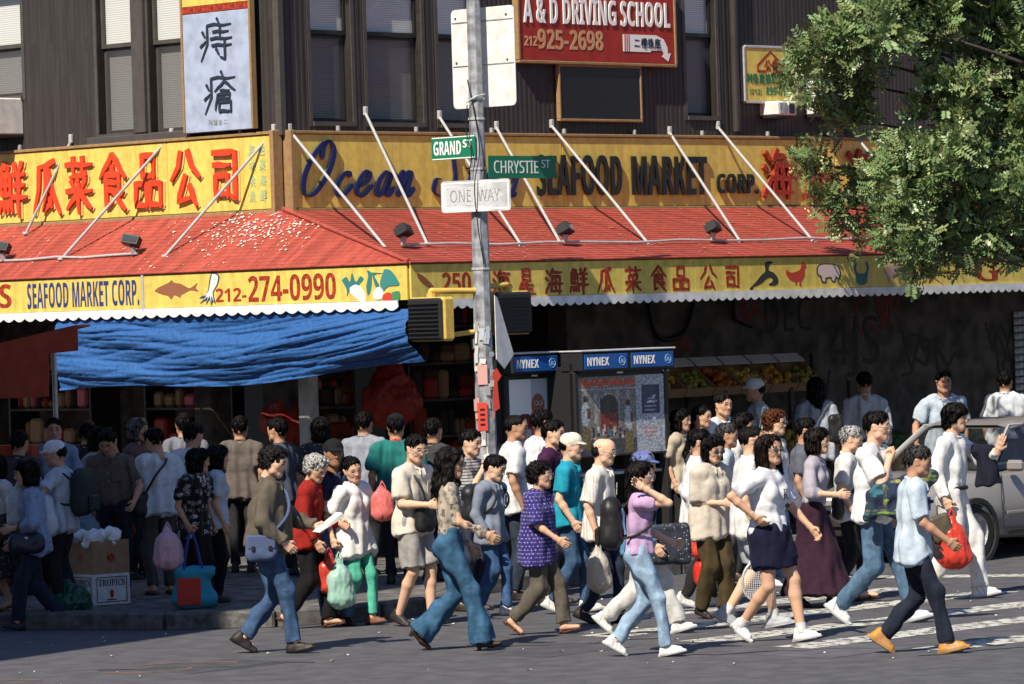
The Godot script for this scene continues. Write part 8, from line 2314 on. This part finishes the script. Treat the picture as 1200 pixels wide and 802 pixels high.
	# pen case and pocket on the pale blue shirt
	var pb: Dictionary = people["man_paleblue_tan_shoes"]
	tag(part("spectacle_case", block(0.075, 0.028, 0.02, 0.008), black, null, Transform3D(Basis(Vector3.UP, 0.5), spot("man_paleblue_tan_shoes", 0.10, 0.335, 0.125))), "small black spectacle case in the pocket of the pale blue shirt", "case")

func crumple(r: float) -> ArrayMesh:
	var m := skin_field([bn(Vector3(-r * 0.4, 0, 0), Vector3(r * 0.5, r * 0.4, 0), r * 0.7, r * 0.5)], [], 0.01, folds, 0.02, Vector3(20, 20, 20))
	return arrays_mesh(m[0], m[1], m[2])

func tote(where: Vector3):
	var o := thing("tote_bag", "blue tote bag with a red front pocket hanging from a hand", "bag", Transform3D(Basis(Vector3.UP, 0.25), where), "bags that people carry")
	var blue := mat("tote blue", Color(0.02, 0.24, 0.36), 0.7)
	var f := skin_field([bn(Vector3(-0.08, -0.36, 0), Vector3(0.08, -0.36, 0), 0.055, 0.055, Vector3.RIGHT, 0.3, 0, 0.04), bn(Vector3(-0.1, -0.62, 0), Vector3(0.1, -0.62, 0), 0.075, 0.075, Vector3.RIGHT, 0.2, 0, 0.04), bn(Vector3(0, -0.38, 0), Vector3(0, -0.6, 0), 0.06, 0.08, Vector3.RIGHT, 0.6, 0, 0.04)], [], 0.013, folds, 0.008, Vector3(10, 8, 10))
	part("bag_body", arrays_mesh(f[0], f[1], f[2]), blue, o)
	part("front_pocket", block(0.22, 0.25, 0.02, 0.008), mat("tote red", Color(0.42, 0.035, 0.02), 0.7), o, at(-0.05, -0.66, 0.082))
	for s in [-1.0, 1.0]: part("handle", tube(smooth3([Vector3(-0.09, -0.36, s * 0.05), Vector3(-0.04, -0.1, s * 0.02), Vector3(0, 0, 0), Vector3(0.04, -0.1, s * 0.02), Vector3(0.09, -0.36, s * 0.05)]), 0.011, 6), mat("tote handle", Color(0.03, 0.05, 0.22), 0.7), o)

func racket():
	var o := thing("tennis_racket", "grey tennis racket hanging beside the bare legs", "racket", Transform3D(Basis(Vector3.UP, 0.35) * Basis(Vector3.BACK, -0.12), grip_of("man_racket", "r")))
	var ring := []
	for k in 28: ring.append(Vector3(cos(TAU * k / 28) * 0.125, -0.38 + sin(TAU * k / 28) * 0.165, 0))
	part("head_frame", tube(ring, 0.011, 7, true), mats["steel"], o)
	part("throat", tube([Vector3(0, 0.02, 0), Vector3(0, -0.14, 0)], 0.013, 7), mats["steel"], o)
	part("throat_fork", tube(smooth3([Vector3(0, -0.12, 0), Vector3(-0.05, -0.19, 0), Vector3(-0.085, -0.26, 0)]), 0.009, 6), mats["steel"], o)
	part("throat_fork", tube(smooth3([Vector3(0, -0.12, 0), Vector3(0.05, -0.19, 0), Vector3(0.085, -0.26, 0)]), 0.009, 6), mats["steel"], o)
	part("grip", tube([Vector3(0, 0.14, 0), Vector3(0, 0.0, 0)], 0.017, 8), mats["black rubber"], o)
	var f := Faces.new()
	for k in range(-6, 7):
		var x := k * 0.019
		var h := 0.165 * sqrt(maxf(0.0, 1.0 - pow(x / 0.125, 2)))
		f.box(Vector3(x - 0.0012, -0.38 - h, -0.001), Vector3(x + 0.0012, -0.38 + h, 0.001))
	for k in range(-8, 9):
		var y := k * 0.019
		var w := 0.125 * sqrt(maxf(0.0, 1.0 - pow(y / 0.165, 2)))
		f.box(Vector3(-w, -0.38 + y - 0.0012, 0.0012), Vector3(w, -0.38 + y + 0.0012, 0.0032))
	var st := part("strings", done(f), mats["white print"], o)
	st.set_meta("kind", "stuff")
# ---------------------------------------------------------------- surfaces from smooth distance fields
# a bone: [a, b, ra, rb, u, sq, flat, blend] - a tapered capsule, widened along u by 1/(1-sq); flat 1: cut square at b, 2: at a, 3: both
func bn(a: Vector3, b: Vector3, ra: float, rb: float, u := Vector3.RIGHT, sq := 0.0, flat := 0, k := 0.03) -> Array:
	return [a, b, ra, rb, u, sq, flat, k]

# returns [vertices, normals, indices]; wrinkle is a noise that pushes the cloth in and out
func skin_field(bones: Array, cuts: Array, h: float, wrinkle: FastNoiseLite = null, amount := 0.0, stretch := Vector3.ONE, bias := 0.0) -> Array:
	var lo := Vector3(1e9, 1e9, 1e9)
	var hi := -lo
	for b in bones:
		var r: float = maxf(b[2], b[3])
		var ext: Vector3 = Vector3(r, r, r) + (b[4] as Vector3).abs() * (r / (1.0 - b[5]) - r)
		lo = lo.min((b[0] as Vector3).min(b[1]) - ext)
		hi = hi.max((b[0] as Vector3).max(b[1]) + ext)
	lo -= Vector3.ONE * h * 2.5
	hi += Vector3.ONE * h * 2.5
	var nx := int((hi.x - lo.x) / h) + 1
	var ny := int((hi.y - lo.y) / h) + 1
	var nz := int((hi.z - lo.z) / h) + 1
	var nxy := nx * ny
	var f := PackedFloat32Array()
	f.resize(nxy * nz)
	f.fill(1.0)
	for step in 2:
		var list: Array = bones if step == 0 else cuts
		for b in list:
			var a: Vector3 = b[0]
			var ba: Vector3 = b[1] - b[0]
			var ra: float = b[2]
			var dr: float = b[3] - ra
			var u: Vector3 = b[4]
			var sq: float = b[5]
			var flat: int = b[6]
			var k: float = b[7]
			var l2 := maxf(ba.length_squared(), 1e-8)
			var inv := 1.0 / l2
			var ln := sqrt(l2)
			var r: float = maxf(ra, b[3])
			var m := h * 2.2 + (k * 0.5 if step == 0 else 0.0)
			var ext: Vector3 = Vector3(r + m, r + m, r + m) + u.abs() * (r / (1.0 - sq) - r)
			var p0: Vector3 = ((b[0] as Vector3).min(b[1]) - ext - lo) / h
			var p1: Vector3 = ((b[0] as Vector3).max(b[1]) + ext - lo) / h
			var x0 := maxi(0, int(p0.x)); var x1 := mini(nx - 1, int(p1.x) + 1)
			var y0 := maxi(0, int(p0.y)); var y1 := mini(ny - 1, int(p1.y) + 1)
			var z0 := maxi(0, int(p0.z)); var z1 := mini(nz - 1, int(p1.z) + 1)
			var ik := 0.25 / maxf(k, 0.001)
			for z in range(z0, z1 + 1):
				for y in range(y0, y1 + 1):
					var i := z * nxy + y * nx + x0
					var q := lo + Vector3(x0, y, z) * h - a
					for x in range(x0, x1 + 1):
						var s := q - u * (q.dot(u) * sq)
						var t := s.dot(ba) * inv
						var tc := clampf(t, 0.0, 1.0)
						var d := (s - ba * tc).length() - (ra + dr * tc)
						if flat and d < m:
							if flat & 1: d = maxf(d, (t - 1.0) * ln)
							if flat & 2: d = maxf(d, -t * ln)
						if d < m:
							var o := f[i]
							if step == 1:
								if -d > o: f[i] = -d
							elif o > 0.9:
								f[i] = d
							else:
								var e := k - absf(o - d)
								f[i] = minf(o, d) - (e * e * ik if e > 0.0 else 0.0)
						q.x += h
						i += 1
	var at := PackedInt32Array()
	at.resize(nxy * nz)
	var vs := PackedVector3Array()
	var ns := PackedVector3Array()
	var cells := PackedInt32Array()
	var far := h * 1.9
	var qh := 0.25 / h
	for z in range(0, nz - 1):
		for y in range(0, ny - 1):
			var i := z * nxy + y * nx - 1
			for x in range(0, nx - 1):
				i += 1
				var a0 := f[i]
				if a0 > far or a0 < -far: continue
				var a1 := f[i + 1]; var a2 := f[i + nx]; var a3 := f[i + nx + 1]
				var j := i + nxy
				var b0 := f[j]; var b1 := f[j + 1]; var b2 := f[j + nx]; var b3 := f[j + nx + 1]
				var mn := minf(minf(minf(a0, a1), minf(a2, a3)), minf(minf(b0, b1), minf(b2, b3)))
				if mn >= 0.0: continue
				var mx := maxf(maxf(maxf(a0, a1), maxf(a2, a3)), maxf(maxf(b0, b1), maxf(b2, b3)))
				if mx < 0.0: continue
				var g := Vector3(a1 + a3 + b1 + b3 - a0 - a2 - b0 - b2, a2 + a3 + b2 + b3 - a0 - a1 - b0 - b1, b0 + b1 + b2 + b3 - a0 - a1 - a2 - a3) * qh
				var mean := (a0 + a1 + a2 + a3 + b0 + b1 + b2 + b3) * 0.125
				var off := (g * (-mean / maxf(g.length_squared(), 0.05))).clampf(-h * 0.55, h * 0.55)
				vs.append(lo + Vector3(x + 0.5, y + 0.5, z + 0.5) * h + off)
				ns.append(g.normalized())
				at[i] = vs.size()
				cells.append(i)
	var ids := PackedInt32Array()
	var dirs := [[1, nx, nxy], [nx, nxy, 1], [nxy, 1, nx]]
	for n in cells.size():
		var i := cells[n]
		var inside := f[i] < 0.0
		for w in dirs:
			var e: int = w[0]
			if (f[i + e] < 0.0) == inside: continue
			var s1: int = w[1]; var s2: int = w[2]
			if i - s1 - s2 < 0: continue
			var v0 := at[i]; var v1 := at[i - s1]; var v2 := at[i - s1 - s2]; var v3 := at[i - s2]
			if v0 == 0 or v1 == 0 or v2 == 0 or v3 == 0: continue
			if inside:
				ids.append_array(PackedInt32Array([v0 - 1, v2 - 1, v1 - 1, v0 - 1, v3 - 1, v2 - 1]))
			else:
				ids.append_array(PackedInt32Array([v0 - 1, v1 - 1, v2 - 1, v0 - 1, v2 - 1, v3 - 1]))
	if wrinkle:
		var e := 0.012
		for n in vs.size():
			var p := vs[n] * stretch
			var c := wrinkle.get_noise_3dv(p)
			var g := Vector3(wrinkle.get_noise_3d(p.x + e * stretch.x, p.y, p.z) - c, wrinkle.get_noise_3d(p.x, p.y + e * stretch.y, p.z) - c, wrinkle.get_noise_3d(p.x, p.y, p.z + e * stretch.z) - c) * (amount / e)
			var m := ns[n]
			vs[n] += m * ((c + bias) * amount)
			ns[n] = (m - (g - m * g.dot(m))).normalized()
	return [vs, ns, ids]
